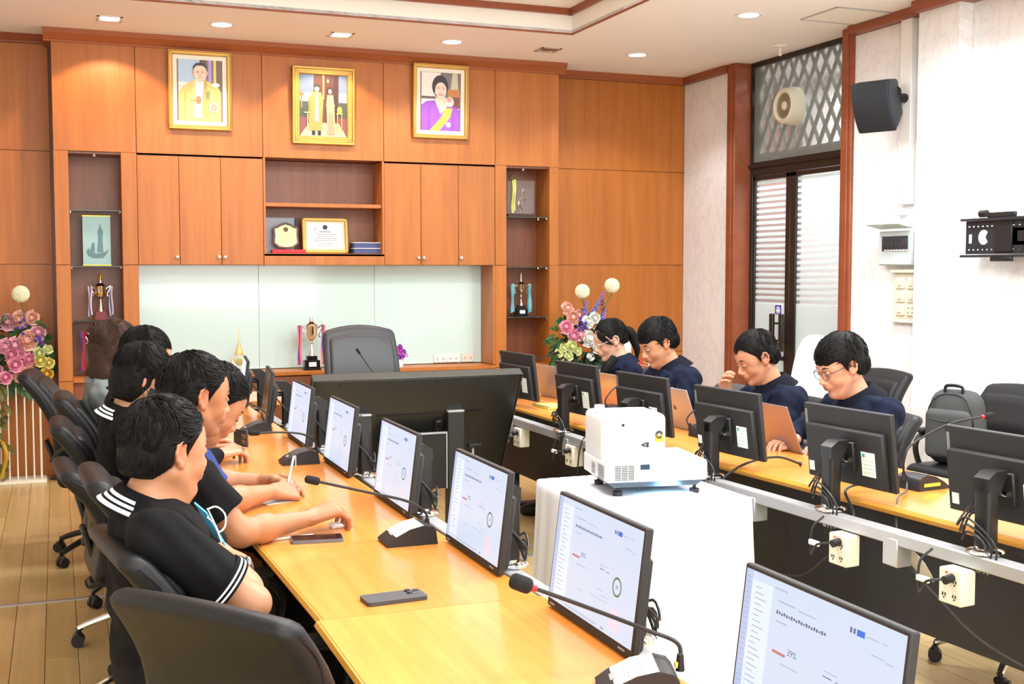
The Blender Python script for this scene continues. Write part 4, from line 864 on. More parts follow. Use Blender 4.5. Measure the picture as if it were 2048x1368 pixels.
# ------------------------------------------------------------------ conference tables
def quadtop(q, c, z0, z1): 
    q.add([(x, y, z0) for x, y in c] + [(x, y, z1) for x, y in c], [(3, 2, 1, 0), (4, 5, 6, 7)] + [(i, (i + 1) % 4, 4 + (i + 1) % 4, 4 + i) for i in range(4)])
def table(c, label, inner, group):
    # c: plan corners (seat side far, inner side far, inner near, seat near); inner = +1 when the inner edge is at larger x
    cx = sum(p[0] for p in c) / 4; cy = sum(p[1] for p in c) / 4
    t = empty('conference_table', (cx, cy, 0), 0, label, 'table', group)
    L = [(x - cx, y - cy) for x, y in c]
    g = .0015; S = [(x * (1 - g), y * (1 - .0012)) for x, y in L]
    q = MB(); quadtop(q, S, .728, .75); q.build('tabletop', tablewood, t)
    q = MB(); quadtop(q, [(x * 1.006 if abs(x) > .1 else x, y) for x, y in S], .7225, .7275); q.build('edge_band', edgewood, t)
    q = MB()
    for (a, b) in ((3, 0), (1, 2)):
        p0, p1 = Vector((*S[a], .7385)), Vector((*S[b], .7385)); q.tube([p0, p1], .0115, 6, smooth=False)
    q.build('edge_strip', edgewood, t)
    # modesty panel near the inner edge
    i0, i1 = Vector((*L[1], 0)), Vector((*L[2], 0)); n = Vector((-inner * .05, 0, 0))
    q = MB(); a, b = i0 + n, i1 + n
    q.add([(a.x - .009, a.y, .34), (a.x + .009, a.y, .34), (b.x + .009, b.y, .34), (b.x - .009, b.y, .34), (a.x - .009, a.y, .722), (a.x + .009, a.y, .722), (b.x + .009, b.y, .722), (b.x - .009, b.y, .722)], [(3, 2, 1, 0), (4, 5, 6, 7), (0, 1, 5, 4), (1, 2, 6, 5), (2, 3, 7, 6), (3, 0, 4, 7)])
    q.build('modesty_panel', mat('modesty_black', (.012, .012, .013), .5, bump=.15, bscale=300), t)
    for k, yy in enumerate((S[0][1] - .05, S[3][1] + .05)):
        q = MB(); q.box((0, yy, .36), (.05, .04, .70), .004); q.box((0, yy, .012), (.46, .06, .024), .004); q.box((0, yy, .705), (.44, .05, .03), .004); q.build('leg', black, t)
    return t
GT = 'maple conference tables'
Lq = [[(.54, 2.6), (1.09, 2.6), (1.155, 1.1), (.535, 1.1)], [(.515, 4.1), (1.05, 4.1), (1.08, 2.6), (.552, 2.6)], [(.495, 5.6), (1.04, 5.6), (1.05, 4.1), (.512, 4.1)], [(.48, 7.1), (1.03, 7.1), (1.04, 5.6), (.494, 5.6)]]
Rq = [[(2.48 + .57, 7.1), (2.48, 7.1), (2.49, 5.6), (2.49 + .57, 5.6)], [(3.06, 5.6), (2.49, 5.6), (2.55, 4.1), (3.12, 4.1)], [(3.12, 4.1), (2.55, 4.1), (2.65, 2.6), (3.22, 2.6)], [(3.22, 2.6), (2.65, 2.6), (2.78, 1.1), (3.35, 1.1)]]
for c, lb in zip(Lq, ('maple table nearest the camera on the left row, holding the large bottom screen', 'maple table in front of the man with crossed arms, phones on it', 'maple table in front of the man in the blue shirt', 'maple table at the far end of the left row')): table(c, lb, 1, GT)
for c, lb in zip(Rq, ('maple table at the far end of the right row, by the seated woman', 'maple table holding the silver laptop with a dark mark', 'maple table on the right with a yellow tagged microphone base', 'maple table at the right edge of the photo, nearest there')): table(c, lb, -1, GT)
table([(3.05, 7.1), (3.05, 7.7), (.48, 7.7), (.48, 7.1)][::1] and [(.48, 7.7), (3.05, 7.7), (3.05, 7.12), (.48, 7.12)], 'maple head table across the far end, mostly behind the big display', 1, GT)
# aluminium accessory rails on brackets along the inner table edges
def rail(p0, p1, label, side):
    t = empty('accessory_rail', (0, 0, 0), 0, label, 'rail')
    a, b = Vector(p0), Vector(p1); d = (b - a).normalized(); n = Vector((d.y, -d.x, 0)); L = (b - a).length
    q = MB(); c = (a + b) / 2; q.box(c, (.055, L, .042), .004, rot=(0, 0, math.atan2(d.y, d.x) - R(90))); q.build('beam', alu, t)
    s = MB(); 
    for i in range(int(L / .012)):
        p = a + d * (.01 + i * .012); s.box((p.x, p.y, p.z + .0215), (.04, .0035, .0015), rot=(0, 0, math.atan2(d.y, d.x) - R(90)))
    s.build('ribs', mat('rail_groove', (.45, .46, .47), .5, .4), t)['kind'] = 'stuff'
    k = int(L / .75)
    for i in range(k):
        p = a + d * (.3 + i * .75); q = MB(); q.box((p.x + side * .05, p.y, p.z - .03), (.14, .035, .012), .002); q.box((p.x, p.y, p.z - .045), (.06, .07, .09), .003); q.build('bracket', alu, t)
rail((1.12, 7.0, .69), (1.19, 1.2, .69), 'brushed aluminium accessory rail along the left table row', -1)
rail((2.41, 6.45, .69), (2.44, 4.1, .69), 'far half of the brushed aluminium rail on the right table row', 1)
rail((2.44, 4.05, .69), (2.60, 1.2, .69), 'near half of the brushed aluminium rail on the right table row', 1)
# ------------------------------------------------------------------ monitors
def emi(name, c, s=1.0):
    return mat(name, (.01, .01, .012), .3, emit=srgb(c), es=s * .72)
def text_mesh(txt, size):
    cu = bpy.data.curves.new('txt', 'FONT'); cu.body = txt; cu.size = size; cu.resolution_u = 2
    o = bpy.data.objects.new('txt', cu); link(o); dg = bpy.context.evaluated_depsgraph_get(); me = bpy.data.meshes.new_from_object(o.evaluated_get(dg))
    v = [tuple(p.co) for p in me.vertices]; f = [tuple(p.vertices) for p in me.polygons]; bpy.data.objects.remove(o); bpy.data.meshes.remove(me); return v, f
MW, MH, TILT = .438, .272, R(7)
pct_v, pct_f = text_mesh('39%', .016)
def monitor_parts(t, on, H=.180):
    dx = -.10
    holder = None
    def T(q, **k): return q
    def place(mb, name, mats, parent): return mb.build(name, mats, parent, loc=(dx, 0, H), rot=(0, -TILT * -1, 0)) if parent is t else mb.build(name, mats, parent)
    q = MB(); q.box((0, 0, 0), (.018, MW, MH), .003); hz = place(q, 'panel', black2, t)
    q = MB(); q.box((.020, 0, -.03), (.024, MW - .05, MH - .075), .006); q.build('back_housing', dgrey if False else black2, hz)
    y0 = MW / 2 - .008; z0 = MH / 2 - .008; zb = -MH / 2 + .02
    q = MB(); q.bx(-.0096, -.009, -y0, y0, zb, z0)
    q.build('screen', emi('screen_glow', (214, 226, 246), 1.0) if on else mat('screen_off', srgb((84, 70, 62)), .25), hz)
    q = MB(); q.box((-.0095, -.17, -MH / 2 + .011), (.001, .03, .004)); q.box((-.0095, .19, -MH / 2 + .009), (.001, .026, .004)); q.build('bezel_marks', mat('bezel_grey', (.3, .3, .32), .4), hz)['kind'] = 'stuff'
    if on:
        q = MB(); mats = [emi('px_side', (196, 210, 244), .95), emi('px_text', (178, 190, 214), .9), emi('px_dark', (112, 124, 164), .75), emi('px_red', (216, 140, 150), .8), emi('px_green', (70, 150, 100), .7), emi('px_blue', (60, 120, 236), .9), emi('px_pale', (236, 222, 236), 1.0), emi('px_white', (226, 238, 252), 1.05)]
        X = -.0100
        def r(u0, u1, v0, v1, m_, k=0):   # u from the left of the screen (seen from the seat), v from top
            ya, yb = y0 - u0 * 2 * y0, y0 - u1 * 2 * y0; za, zb_ = z0 - v0 * (z0 - zb), z0 - v1 * (z0 - zb)
            q.add([(X - k * .0001, ya, za), (X - k * .0001, yb, za), (X - k * .0001, yb, zb_), (X - k * .0001, ya, zb_)], [(0, 1, 2, 3)], m_)
        r(0, .05, 0, 1, 0); r(.05, .2, .06, .95, 7)
        for i in range(24): r(.008, .04, .05 + i * .038, .056 + i * .038, 1, 1)
        for i in range(20): r(.08 - .01 * (i > 9), .12 + .05 * ((i * 7) % 5) / 5, .1 + i * .04, .107 + i * .04, 1, 1)
        r(.21, .3, .05, .058, 1); r(.24, .36, .13, .138, 1); r(.38, .5, .14, .146, 1)
        for i in range(20): r(.24 + i * .0165, .251 + i * .0165, .2 + .004 * (i % 3), .226 - .004 * (i % 2), 2)
        r(.24, .32, .27, .278, 1); r(.24, .33, .475, .495, 3); r(.3, .42, .545, .552, 1)
        r(.58, .66, .44, .446, 1); r(.575, .63, .475, .482, 2); r(.65, .69, .478, .484, 2)
        r(.7, .712, .09, .125, 2); r(.72, .732, .09, .125, 2); r(.74, .785, .088, .128, 5); r(.8, .86, .105, .111, 1); r(.88, .91, .105, .11, 1)
        r(.83, .9, .2, .206, 1); r(.91, .95, .21, .216, 1)
        r(.56, .64, .66, .666, 1); r(.62, .7, .7, .705, 1); r(.5, .7, .74, .745, 1); r(.35, .41, .76, .766, 1)
        for i in range(22): r(.22 + i * .018, .231 + i * .018, .962, .98, 1, 1)
        r(.66, .67, .962, .98, 2, 1); r(.68, .69, .962, .98, 2, 1); r(.74, .85, .75, .94, 6)
        # green ring gauge
        cy, cz = y0 - .79 * 2 * y0, z0 - .56 * (z0 - zb); n = 28; vs = []
        for i in range(n):
            a = 2 * math.pi * i / n
            for rr in (.0165, .021): vs.append((X - .0002, cy - rr * math.cos(a), cz + rr * math.sin(a)))
        q.add(vs, [(2 * i, 2 * i + 1, 2 * ((i + 1) % n) + 1, 2 * ((i + 1) % n)) for i in range(n)], 4)
        q.add([(X - .0002, cy + .006, cz + .004), (X - .0002, cy - .006, cz + .004), (X - .0002, cy - .006, cz - .004), (X - .0002, cy + .006, cz - .004)], [(0, 1, 2, 3)], 1)
        ty, tz = y0 - .34 * 2 * y0, z0 - .47 * (z0 - zb)
        q.add([(X - .0002, ty - v[0], tz + v[1]) for v in pct_v], pct_f, 2)
        o = q.build('screen_content', mats, hz, recalc=False); o['kind'] = 'stuff'
    # back: labels, pin, vesa
    bk = .0325
    q = MB(); q.bx(bk, bk + .001, .085, .155, -.085, -.005, 0, 0) if False else q.bx(bk, bk + .001, .09, .155, -.085, .0, 0, 0)
    q.build('asset_label', mat('label_white', srgb((236, 240, 234)), .7), hz)
    q = MB(); q.bx(bk + .001, bk + .0016, .095, .108, -.018, -.006, 0, 0); [q.bx(bk + .001, bk + .0014, .096, .148, -.03 - .014 * i, -.0285 - .014 * i, 0, 1) for i in range(4)]
    q.build('label_print', [mat('label_teal', srgb((80, 170, 170)), .6), mat('label_ink', srgb((170, 176, 180)), .7)], hz)['kind'] = 'stuff'
    q = MB(); q.bx(bk, bk + .001, -.182, -.155, -.105, -.07); q.build('small_label', mat('label_white', srgb((236, 240, 234)), .7), hz)
    q = MB(); q.bx(.009, .0098, -.212, -.200, .055, .115); q.build('brand_strip', mat('badge_grey', (.2, .2, .22), .4), hz)
    q = MB(); q.box((.04, .02, -.02), (.02, .1, .1), .004); q.build('vesa_plate', black, hz)
    q = MB(); q.cyl((-.055, .02, .175), (.0, .02, .175), .014, n=12); q.cyl((-.05, -.012, .175), (-.05, .052, .175), .008, n=10, m=1); q.build('arm_joint', [black, chrome], t)
    q = MB(); q.rbox((0, .02, .115), (.05, .055, .23), .012, (1, 1, 3)); q.build('pole', black, t)
    q = MB(); q.prism([(-.025, -.03), (-.06, .03), (-.005, .03), (.025, .01), (.025, -.03)], -.008, .048, 'y'); q.build('pole_cap', black, t, loc=(0, 0, .215))
    q = MB(); q.lathe([(.001, 0), (.052, 0), (.055, .005), (.05, .01), (.03, .014), (.03, .02), (.001, .02)], (0, .02, .002), 22); q.build('clamp_disc', chrome, t)
    q = MB(); q.box((0, .02, -.03), (.03, .05, .06), .004); q.build('clamp', alu, t)
    q = MB()
    for k in range(3): q.tube([(-.05, .0 - .03 * k, .15), (-.01, -.05 - .012 * k, .10), (.02, -.05 - .01 * k, .03 + .02 * k), (.03, -.02, .06 + .02 * k), (.035, .05 + .02 * k, .03), (.03, .03 + .01 * k, -.08)], .0035, 5, 4)
    q.build('cable', black, t)['kind'] = 'stuff'
PR = {}
def monitor(x, y, yaw, on, label, z=.713):
    on = (on, .215 if x > 2 else .176)
    if on not in PR:
        t = empty('monitor', (x, y, z), yaw); monitor_parts(t, on[0], on[1]); PR[on] = t
    else:
        t = copy_tree(PR[on]); t.location = (x, y, z); t.rotation_euler = (0, 0, yaw)
    return tag(t, label, 'monitor', 'desk monitors clamped to the rails')
for y, x, on, yw, lb in ((1.54, 1.235, 1, 0, 'lit monitor nearest the camera, cut off by the bottom of the photo'), (2.28, 1.195, 1, 0, 'lit monitor in front of the white projector cloth, second nearest'),
                     (3.00, 1.175, 1, 0, 'lit monitor behind the silver topped microphone base, third nearest'), (3.76, 1.155, 1, 0, 'lit monitor fourth nearest in the left row, before the big display'),
                     (4.55, 1.145, 1, 0, 'lit monitor fifth nearest in the left row, beside the display edge'), (5.32, 1.135, 1, 0, 'lit monitor sixth nearest in the left row, left of the display'),
                     (6.16, 1.125, 0, -6, 'switched off brown screened monitor in the left row'), (6.95, 1.12, 1, -6, 'farthest small lit monitor of the left row, under the crown emblem')):
    monitor(x, y + .015, R(yw), on, lb)
for y, x, lb in ((2.68, 2.535, 'rear of the monitor at the right edge of the photo'), (3.36, 2.49, 'rear of the monitor in front of the man with dark glasses'), (4.08, 2.445, 'rear of the monitor in front of the man with the striped shirt'),
                 (4.79, 2.43, 'rear of the monitor behind the projector, before the smiling man'), (5.50, 2.42, 'rear of the monitor in front of the woman with glasses'), (6.32, 2.412, 'rear of the farthest monitor in the right row')):
    monitor(x, y - .0, R(180 + 5), 1, lb)
# ------------------------------------------------------------------ outlet boxes under the rail
def outlet(x, y, label, plug=True):
    t = empty('outlet_box', (x, y, .612), R(3.5), label, 'outlet box', 'white outlet boxes hung under the rail')
    q = MB(); q.box((0, 0, 0), (.06, .088, .105), .004); q.build('box_body', cream, t)
    q = MB()
    for zz in (.018, -.025):
        for yy in (-.02, .02): q.box((-.031, yy - .005, zz), (.002, .003, .009)); q.box((-.031, yy + .005, zz), (.002, .003, .009)); q.cyl((-.030, yy, zz - .010), (-.032, yy, zz - .010), .0025, n=6)
    q.build('socket_slots', black, t)['kind'] = 'stuff'
    if plug:
        q = MB(); q.cyl((-.030, -.01, .030), (-.06, -.01, .025), .013, n=12); q.tube([(-.07, -.01, .03), (-.1, .02, .02), (-.09, .06, -.02), (-.07, .08, .06), (-.03, .07, .1)], .004, 6); q.build('plug', black, t)
        q = MB(); q.box((-.09, .045, .02), (.012, .05, .018), .003); q.build('plug_tag', white, t)
        q = MB(); q.box((-.0305, .012, .042), (.002, .008, .006)); q.build('indicator', mat('neon_red', srgb((240, 90, 70)), .4), t)
for (x, y, lb) in ((2.47, 2.70, 'white outlet box with a black plug, nearest on the right rail'), (2.445, 3.2, 'white outlet box left of the peeled patch on the black panel'), (2.415, 5.33, 'white outlet box hung just left of the projector'), (2.405, 6.02, 'white outlet box farthest along the right rail')): outlet(x, y, lb)
# peeled patch on the modesty panel
t = empty('peeled_sticker', (2.565, 2.98, .60), R(3.5), 'torn pale sticker on the black panel', 'sticker')
q = MB(); q.prism([(.05, .03), (.03, .045), (.0, .03), (-.03, .01), (-.06, -.02), (-.07, -.04), (-.05, -.04), (-.03, -.045), (.01, -.02), (.04, .0)], -.001, .001, 'x'); q.build('torn_paper', mat('torn_paper', srgb((206, 200, 184)), .8), t)
# ------------------------------------------------------------------ microphones
def micbase(loc, yaw, top, label, tagc=None):
    t = empty('conference_microphone', loc, yaw, label, 'microphone', 'gooseneck microphones on the tables')
    # base faces -X, tall at the back
    P = [(-.085, 0), (-.088, .008), (-.06, .028), (-.02, .047), (.025, .056), (.05, .05), (.06, .038), (.065, 0)]
    q = MB(); q.prism(P, -.055, .055, 'y'); q.build('base', black, t)
    q = MB(); s = [(-.084, .0095), (-.058, .0295), (-.02, .0485), (.022, .0575)]; q.strip([[(a, -.053, b), (a, .053, b)] for a, b in s], -.0012); q.build('top_plate', top, t)
    q = MB(); q.box((-.06, .0, .030), (.012, .03, .003), .001, rot=(0, R(-35), 0)); q.build('talk_button', mat('button_grey', (.4, .4, .42), .4), t)
    q = MB()
    for i in range(7):
        for j in range(5): q.box((-.04 + i * .008, -.03 + j * .015, .041 + i * .0028), (.0015, .007, .0008), rot=(0, R(-22), 0))
    q.build('speaker_slots', mat('slot_grey', (.25, .26, .27), .6), t)['kind'] = 'stuff'
    if tagc: q = MB(); q.box((.0, .0558, .02), (.08, .0015, .012)); q.box((.0, -.0558, .02), (.08, .0015, .012)); q.build('yellow_tag', mat('tag_yellow', srgb((214, 200, 70)), .6), t)
    return t
def goose(t, pts, tip_r=.011, ring=False):
    inv = Matrix.Rotation(-t.rotation_euler.z, 4, 'Z') @ Matrix.Translation(-Vector(t.location))
    P = [inv @ Vector(p) for p in pts]
    q = MB(); q.tube(P, .0042, 8, 8); q.build('gooseneck', black, t)
    q = MB(); q.cyl(P[0] - Vector((0, 0, .012)), P[0] + Vector((0, 0, .02)), .009, .0065, 12); q.box(P[0] + Vector((-.003, 0, .0)), (.016, .012, .012), .001, m=1); q.build('connector', [black, mat('connector_tag', srgb((214, 204, 110)), .5)], t)
    d = (P[-1] - P[-2]).normalized(); q = MB(); q.tube([P[-1] - d * .004, P[-1] + d * .006, P[-1] + d * .03, P[-1] + d * .042], 1, 14, 3, rad=lambda a: tip_r * (math.sqrt(max(0.02, 1 - (2 * a - 1) ** 4)))); q.build('windscreen', mat('foam_black', (.012, .012, .012), .95, bump=.8, bscale=900), t)
    if ring: q = MB(); q.cyl(P[-1] - d * .014, P[-1] - d * .002, .0068, .0072, 12); q.build('red_ring', mat('mic_red', srgb((200, 40, 50)), .4), t)
silv = mat('mic_silver', srgb((214, 220, 222)), .35, .2)
t = micbase((.955, 3.265, .7505), R(0), silv, 'silver topped conference microphone with its neck bent over the table'); goose(t, [(1.01, 3.285, .79), (1.005, 3.29, .83), (.95, 3.3, .865), (.83, 3.3, .90), (.69, 3.3, .94)], .012)
t = micbase((1.02, 1.93, .7505), R(-20), silv, 'silver topped microphone cut off by the bottom of the photo, red ringed tip'); goose(t, [(1.11, 1.95, .785), (1.115, 1.97, .82), (1.06, 2.0, .845), (.94, 2.0, .90), (.815, 2.0, .955)], .0155, True)
t = micbase((.93, 4.78, .7505), R(0), dgrey, 'grey wedge microphone with a level neck in front of the writing man'); goose(t, [(.995, 4.8, .79), (.99, 4.8, .83), (.94, 4.8, .865), (.85, 4.8, .878), (.76, 4.8, .88)], .011)
t = micbase((.90, 5.74, .7505), R(0), dgrey, 'grey wedge microphone by the switched off monitor'); goose(t, [(.96, 5.74, .79), (.955, 5.74, .83), (.92, 5.74, .865), (.86, 5.74, .90), (.83, 5.74, .915)], .009)
t = micbase((2.93, 3.40, .7505), R(186), black, 'black microphone with a yellow tag, reaching towards the empty chairs', 1); goose(t, [(2.87, 3.42, .79), (2.855, 3.4, .87), (2.90, 3.4, .92), (3.06, 3.4, .98), (3.22, 3.4, 1.0)], .011, True)
t = micbase((2.88, 4.83, .7505), R(184), black, 'black tagged microphone just right of the projector', 1); goose(t, [(2.82, 4.88, .79), (2.815, 4.9, .83), (2.86, 4.9, .87), (2.98, 4.9, .91), (3.02, 4.9, .92)], .010)
t = micbase((2.86, 5.72, .7505), R(184), black, 'black microphone behind the laptop with the copper reflection'); goose(t, [(2.80, 5.76, .79), (2.80, 5.76, .84), (2.86, 5.76, .90), (2.95, 5.74, .93)], .010)
t = micbase((2.66, 6.72, .7505), R(184), black, 'black microphone beside the farthest monitor of the right row'); goose(t, [(2.6, 6.7, .79), (2.58, 6.6, .9), (2.62, 6.45, .99), (2.72, 6.3, 1.05)], .009)
t = micbase((1.94, 7.38, .7505), R(90), black, 'black microphone on the head table in front of the large chair'); goose(t, [(1.94, 7.33, .79), (1.93, 7.36, .84), (1.88, 7.40, .92), (1.83, 7.42, 1.0)], .009)
# ------------------------------------------------------------------ chairs
def star_base(t, chromed, r=.32, nleg=5, a0=0):
    bm_ = chrome if chromed else black
    for i in range(nleg):
        a = R(a0 + 360 / nleg * i); c, s = math.cos(a), math.sin(a)
        q = MB(); q.tube([(.03 * c, .03 * s, .13), (r * .45 * c, r * .45 * s, .125), (r * .8 * c, r * .8 * s, .095), (r * c, r * s, .07)], .016, 8, 5, rad=lambda u: .02 - .007 * u); q.build('base_leg', bm_, t)
        q = MB()
        for o in (-.014, .014):
            p = Vector((r * c - .012 * s, r * s + .012 * c, .027)); d = Vector((-s, c, 0)) if False else Vector((-s, c, 0)); q.cyl(p + d * (o - .009), p + d * (o + .009), .026, n=16)
        q.box((r * c - .005 * s, r * s + .005 * c, .045), (.03, .05, .03), .008, rot=(0, 0, a)); q.cyl((r * c, r * s, .04), (r * c, r * s, .075), .008, n=8)
        q.build('caster', black, t)
    q = MB(); q.cyl((0, 0, .09), (0, 0, .15), .032, n=16); q.cyl((0, 0, .15), (0, 0, .28), .024, n=16); q.cyl((0, 0, .28), (0, 0, .40), .015, n=14, m=1); q.build('gas_column', [black, chrome], t)
    q = MB(); q.box((0, 0, .405), (.2, .16, .03), .006); q.build('seat_plate', black, t)
def office_chair(loc, yaw, label, chromed=False, bw=.45, bh=.60, recl=15, a0=20, arms=True, lea=None, top=0.012, group='black leather office chairs', red=False):
    lea = lea or leather
    t = empty('office_chair', (loc[0], loc[1], 0), yaw, label, 'chair', group)
    q = MB(); q.rbox((0, 0, .46), (.50, .50, .10), .045, (4, 4, 1), lambda p: (p.x, p.y, p.z + .012 * math.cos(p.x * 5) * math.cos(p.y * 5) + .05 * max(0, -(p.x + .1)) ** 1 * 0)); q.build('seat', lea, t)
    def bend(p):
        u = p.z / (bh / 2); w_ = 1 - .05 * max(0, u) ** 2 - .08 * max(0, -u); crown_ = top * (1 - (p.y / (bw / 2)) ** 2) * max(0, u)
        x = p.x + .035 * math.cos(p.y * 4.5) * 0 - .05 * u * u + .12 * p.y * p.y + .012 * math.cos(u * 3); return (x * 1.0, p.y * w_, p.z + crown_)
    rz = (0, R(-recl), 0)
    q = MB(); q.rbox((0, 0, 0), (.07, bw, bh), .032, (1, 6, 8), bend); bo = q.build('backrest', lea, t, loc=(-.27, 0, .49 + bh / 2), rot=rz)
    q = MB(); q.rbox((.024, 0, -.02), (.05, bw - .07, bh - .08), .026, (1, 6, 8), lambda p: (bend(p)[0] + .012 * (abs(p.z - .08) > .008) , bend(p)[1], bend(p)[2])); q.build('back_cushion', lea, bo)
    for sx in (-1, 1):
        q = MB(); q.tube([bend(Vector((.0, sx * (bw / 2 - .001), z_))) for z_ in (-bh / 2 + .03, -.1, .1, bh / 2 - .03)], .0035, 5, 4); q.build('seam_piping', lea, bo)
    if red: q = MB(); q.box((.03, bw / 2 - .01, -bh / 2 + .12), (.012, .012, .06), .003); q.box((.03, -bw / 2 + .01, -bh / 2 + .12), (.012, .012, .06), .003); q.build('red_pull_tab', mat('tab_red', srgb((226, 84, 64)), .5), bo)
    q = MB(); q.box((-.24, 0, .44), (.12, .09, .02), .006); q.box((-.285, 0, .54), (.02, .09, .22), .006, rot=(0, R(-recl), 0)); q.build('back_bar', black, t)
    if arms:
        for sx in (-1, 1):
            q = MB(); q.tube([(.05, sx * .26, .43), (.1, sx * .285, .50), (.12, sx * .29, .60), (.06, sx * .29, .655), (-.08, sx * .285, .66), (-.2, sx * .27, .63), (-.27, sx * .235, .56)], .016, 8, 5); q.build('armrest', black, t)
            q = MB(); q.rbox((-.02, sx * .288, .672), (.24, .05, .03), .014, (3, 1, 1)); q.build('arm_pad', leather if False else black2, t)
    star_base(t, chromed, a0=a0)
    return t
office_chair((.52, 2.49), R(38), 'empty black leather chair nearest the camera, seen from behind', False, .50, .43, 10, a0=10, lea=leather)
office_chair((.48, 2.98), R(8), 'black leather chair of the man with crossed arms', False, recl=14, a0=32, bh=.43)
office_chair((.46, 3.66), R(2), 'black leather chair with chrome base behind the man reaching forward', True, bh=.48, recl=14, a0=12)
office_chair((.38, 4.36), R(4), 'black leather chair behind the man in the blue shirt', True, bh=.40, recl=16, a0=50)
office_chair((.37, 5.02), R(0), 'black leather chair behind the masked woman, chrome star base', True, bh=.47, a0=30)
office_chair((.39, 5.78), R(-2), 'black leather chair fifth behind the left table row', True, bh=.50, a0=0)
office_chair((.25, 6.62), R(-6), 'farthest and tallest black leather chair on the left, by the flower stand', False, bh=.55, recl=19, a0=150)
for y, lb in ((6.74, 'black leather chair of the woman with clear glasses'), (5.80, 'black leather chair of the smiling man'), (5.10, 'black leather chair of the man with the striped shirt'), (4.48, 'black leather chair of the man with dark round glasses')):
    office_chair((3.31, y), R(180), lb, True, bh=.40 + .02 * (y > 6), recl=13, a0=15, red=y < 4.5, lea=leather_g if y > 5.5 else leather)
# two visitor chairs near the marble wall
def visitor(loc, yaw, label):
    t = office_chair(loc, yaw, label, True, bw=.50, bh=.44, recl=13, group='empty black chairs by the marble wall', red=True, top=.02)
    return t
visitor((4.45, 5.92), R(180), 'empty black high back chair against the marble wall'); visitor((4.48, 4.80), R(184), 'black chair by the marble wall holding the backpack')
office_chair((3.46, 3.42), R(176), 'chair under the right table, only its chrome base shows below the panel', True, a0=35)
# chairman's chair
t = office_chair((2.0, 7.78), R(-90), 'large charcoal executive chair with arched top at the head table', False, bw=.54, bh=.63, recl=8, lea=mat('charcoal_leather', (.045, .05, .056), .42, bump=.2, bscale=420), top=.045, group=None)
# white covered chair
t = empty('covered_chair', (4.46, 6.50, 0), R(180), 'chair under a white fabric cover in front of the glass door', 'chair')
q = MB(); rows = []
_c = catmull([Vector((a, b, c)) for a, b, c in zip([0, .1, .25, .4, .55, .7, .85, .98, 1.06, 1.1, 1.115], [.27, .265, .255, .25, .24, .235, .22, .19, .14, .08, .01], [.28, .27, .26, .24, .09, .06, .05, .045, .04, .03, .01])], 4); _x = catmull([Vector((a, 0, 0)) for a in [0, 0, 0, -.02, -.18, -.22, -.235, -.245, -.25, -.25, -.25]], 4)
for k in range(len(_c)):
    z, wv, dv = _c[k]; cx = _x[k].x
    rows.append([(cx + dv * math.copysign(abs(math.cos(a)) ** .6, math.cos(a)) + .008 * math.sin(a * 9) * (k < 17), wv * math.copysign(abs(math.sin(a)) ** .6, math.sin(a)) + .008 * math.cos(a * 11) * (k < 17), z) for a in [2 * math.pi * i / 40 for i in range(40)]])
q.strip(rows, closed=True); q.build('fabric_cover', mat('white_cover_fabric', srgb((246, 246, 250)), .8), t)
# backpack
t = empty('backpack', (4.42, 4.86, .515), R(200), 'charcoal backpack standing on the black chair by the wall', 'backpack')
bpk = mat('backpack_fabric', (.055, .06, .06), .8, bump=.5, bscale=500)
q = MB(); q.rbox((0, 0, .20), (.18, .30, .40), .08, (2, 4, 6), lambda p: (p.x * (1 - .25 * max(0, p.z / .22)), p.y * (1 - .12 * max(0, p.z / .22)), p.z)); q.build('main_body', bpk, t)
q = MB(); q.rbox((.09, 0, .17), (.07, .25, .26), .035, (1, 4, 4)); q.build('front_pocket', bpk, t)
q = MB(); q.tube([(.04, -.05, .385), (.04, -.04, .42), (.04, .04, .42), (.04, .05, .385)], .009, 6); q.build('top_handle', black, t)
q = MB(); q.tube([(.06, -.125, .2), (.085, -.115, .30), (.07, -.06, .37), (.07, .06, .37), (.085, .115, .30), (.06, .125, .2)], .004, 6); q.tube([(.125, -.1, .25), (.128, 0, .24), (.125, .1, .26)], .003, 6); q.build('zip', black, t)
# ------------------------------------------------------------------ display on its stand
t = empty('large_display', (1.74, 5.95, 0), 0, 'large black flat display seen from behind, tilted up on a floor stand', 'display')
dm = mat('display_back', (.016, .017, .016), .33, bump=.05, bscale=300)
tl = R(30)
def dp(name, mb, mts, par=None): return mb.build(name, mts, par or t, loc=(0, -.02, .72), rot=(tl, 0, 0)) if par is None else mb.build(name, mts, par)
q = MB(); q.rbox((0, -.0, 0), (1.12, .05, .66), .012, (8, 1, 4), lambda p: (p.x, p.y - (.035 * (1 - min(1, (abs(p.x) / .56)) ** 4) * (1 - min(1, (abs(p.z) / .33)) ** 4) if p.y < 0 else 0), p.z)); pn = dp('display_panel', q, dm)
q = MB(); q.bx(-.54, .54, .026, .028, -.31, .31); q.build('screen', mat('display_screen', (.02, .02, .025), .1), pn)
q = MB(); q.bx(-.56, .56, -.028, .028, .327, .332, .001); q.bx(-.563, -.558, -.028, .028, -.33, .33, .001); q.bx(.558, .563, -.028, .028, -.33, .33, .001); q.build('edge_trim', mat('edge_trim_dark', (.09, .09, .08), .25, .5), pn)
q = MB(); q.bx(-.22, .36, -.066, -.058, .118, .1225); q.build('groove', black, pn)
for x in (-.42, -.16, .08, .32): q = MB(); q.cyl((x, -.03, .305), (x, -.036, .305), .006, n=8); q.build('screw', black, pn)
for x in (-.14, .12): q = MB(); q.bx(x - .022, x + .022, -.085, -.055, .0, .085, .006); q.cyl((x, -.085, .03), (x, -.09, .03), .007, n=8, m=1); q.build('mount_hook', [black, chrome], pn)
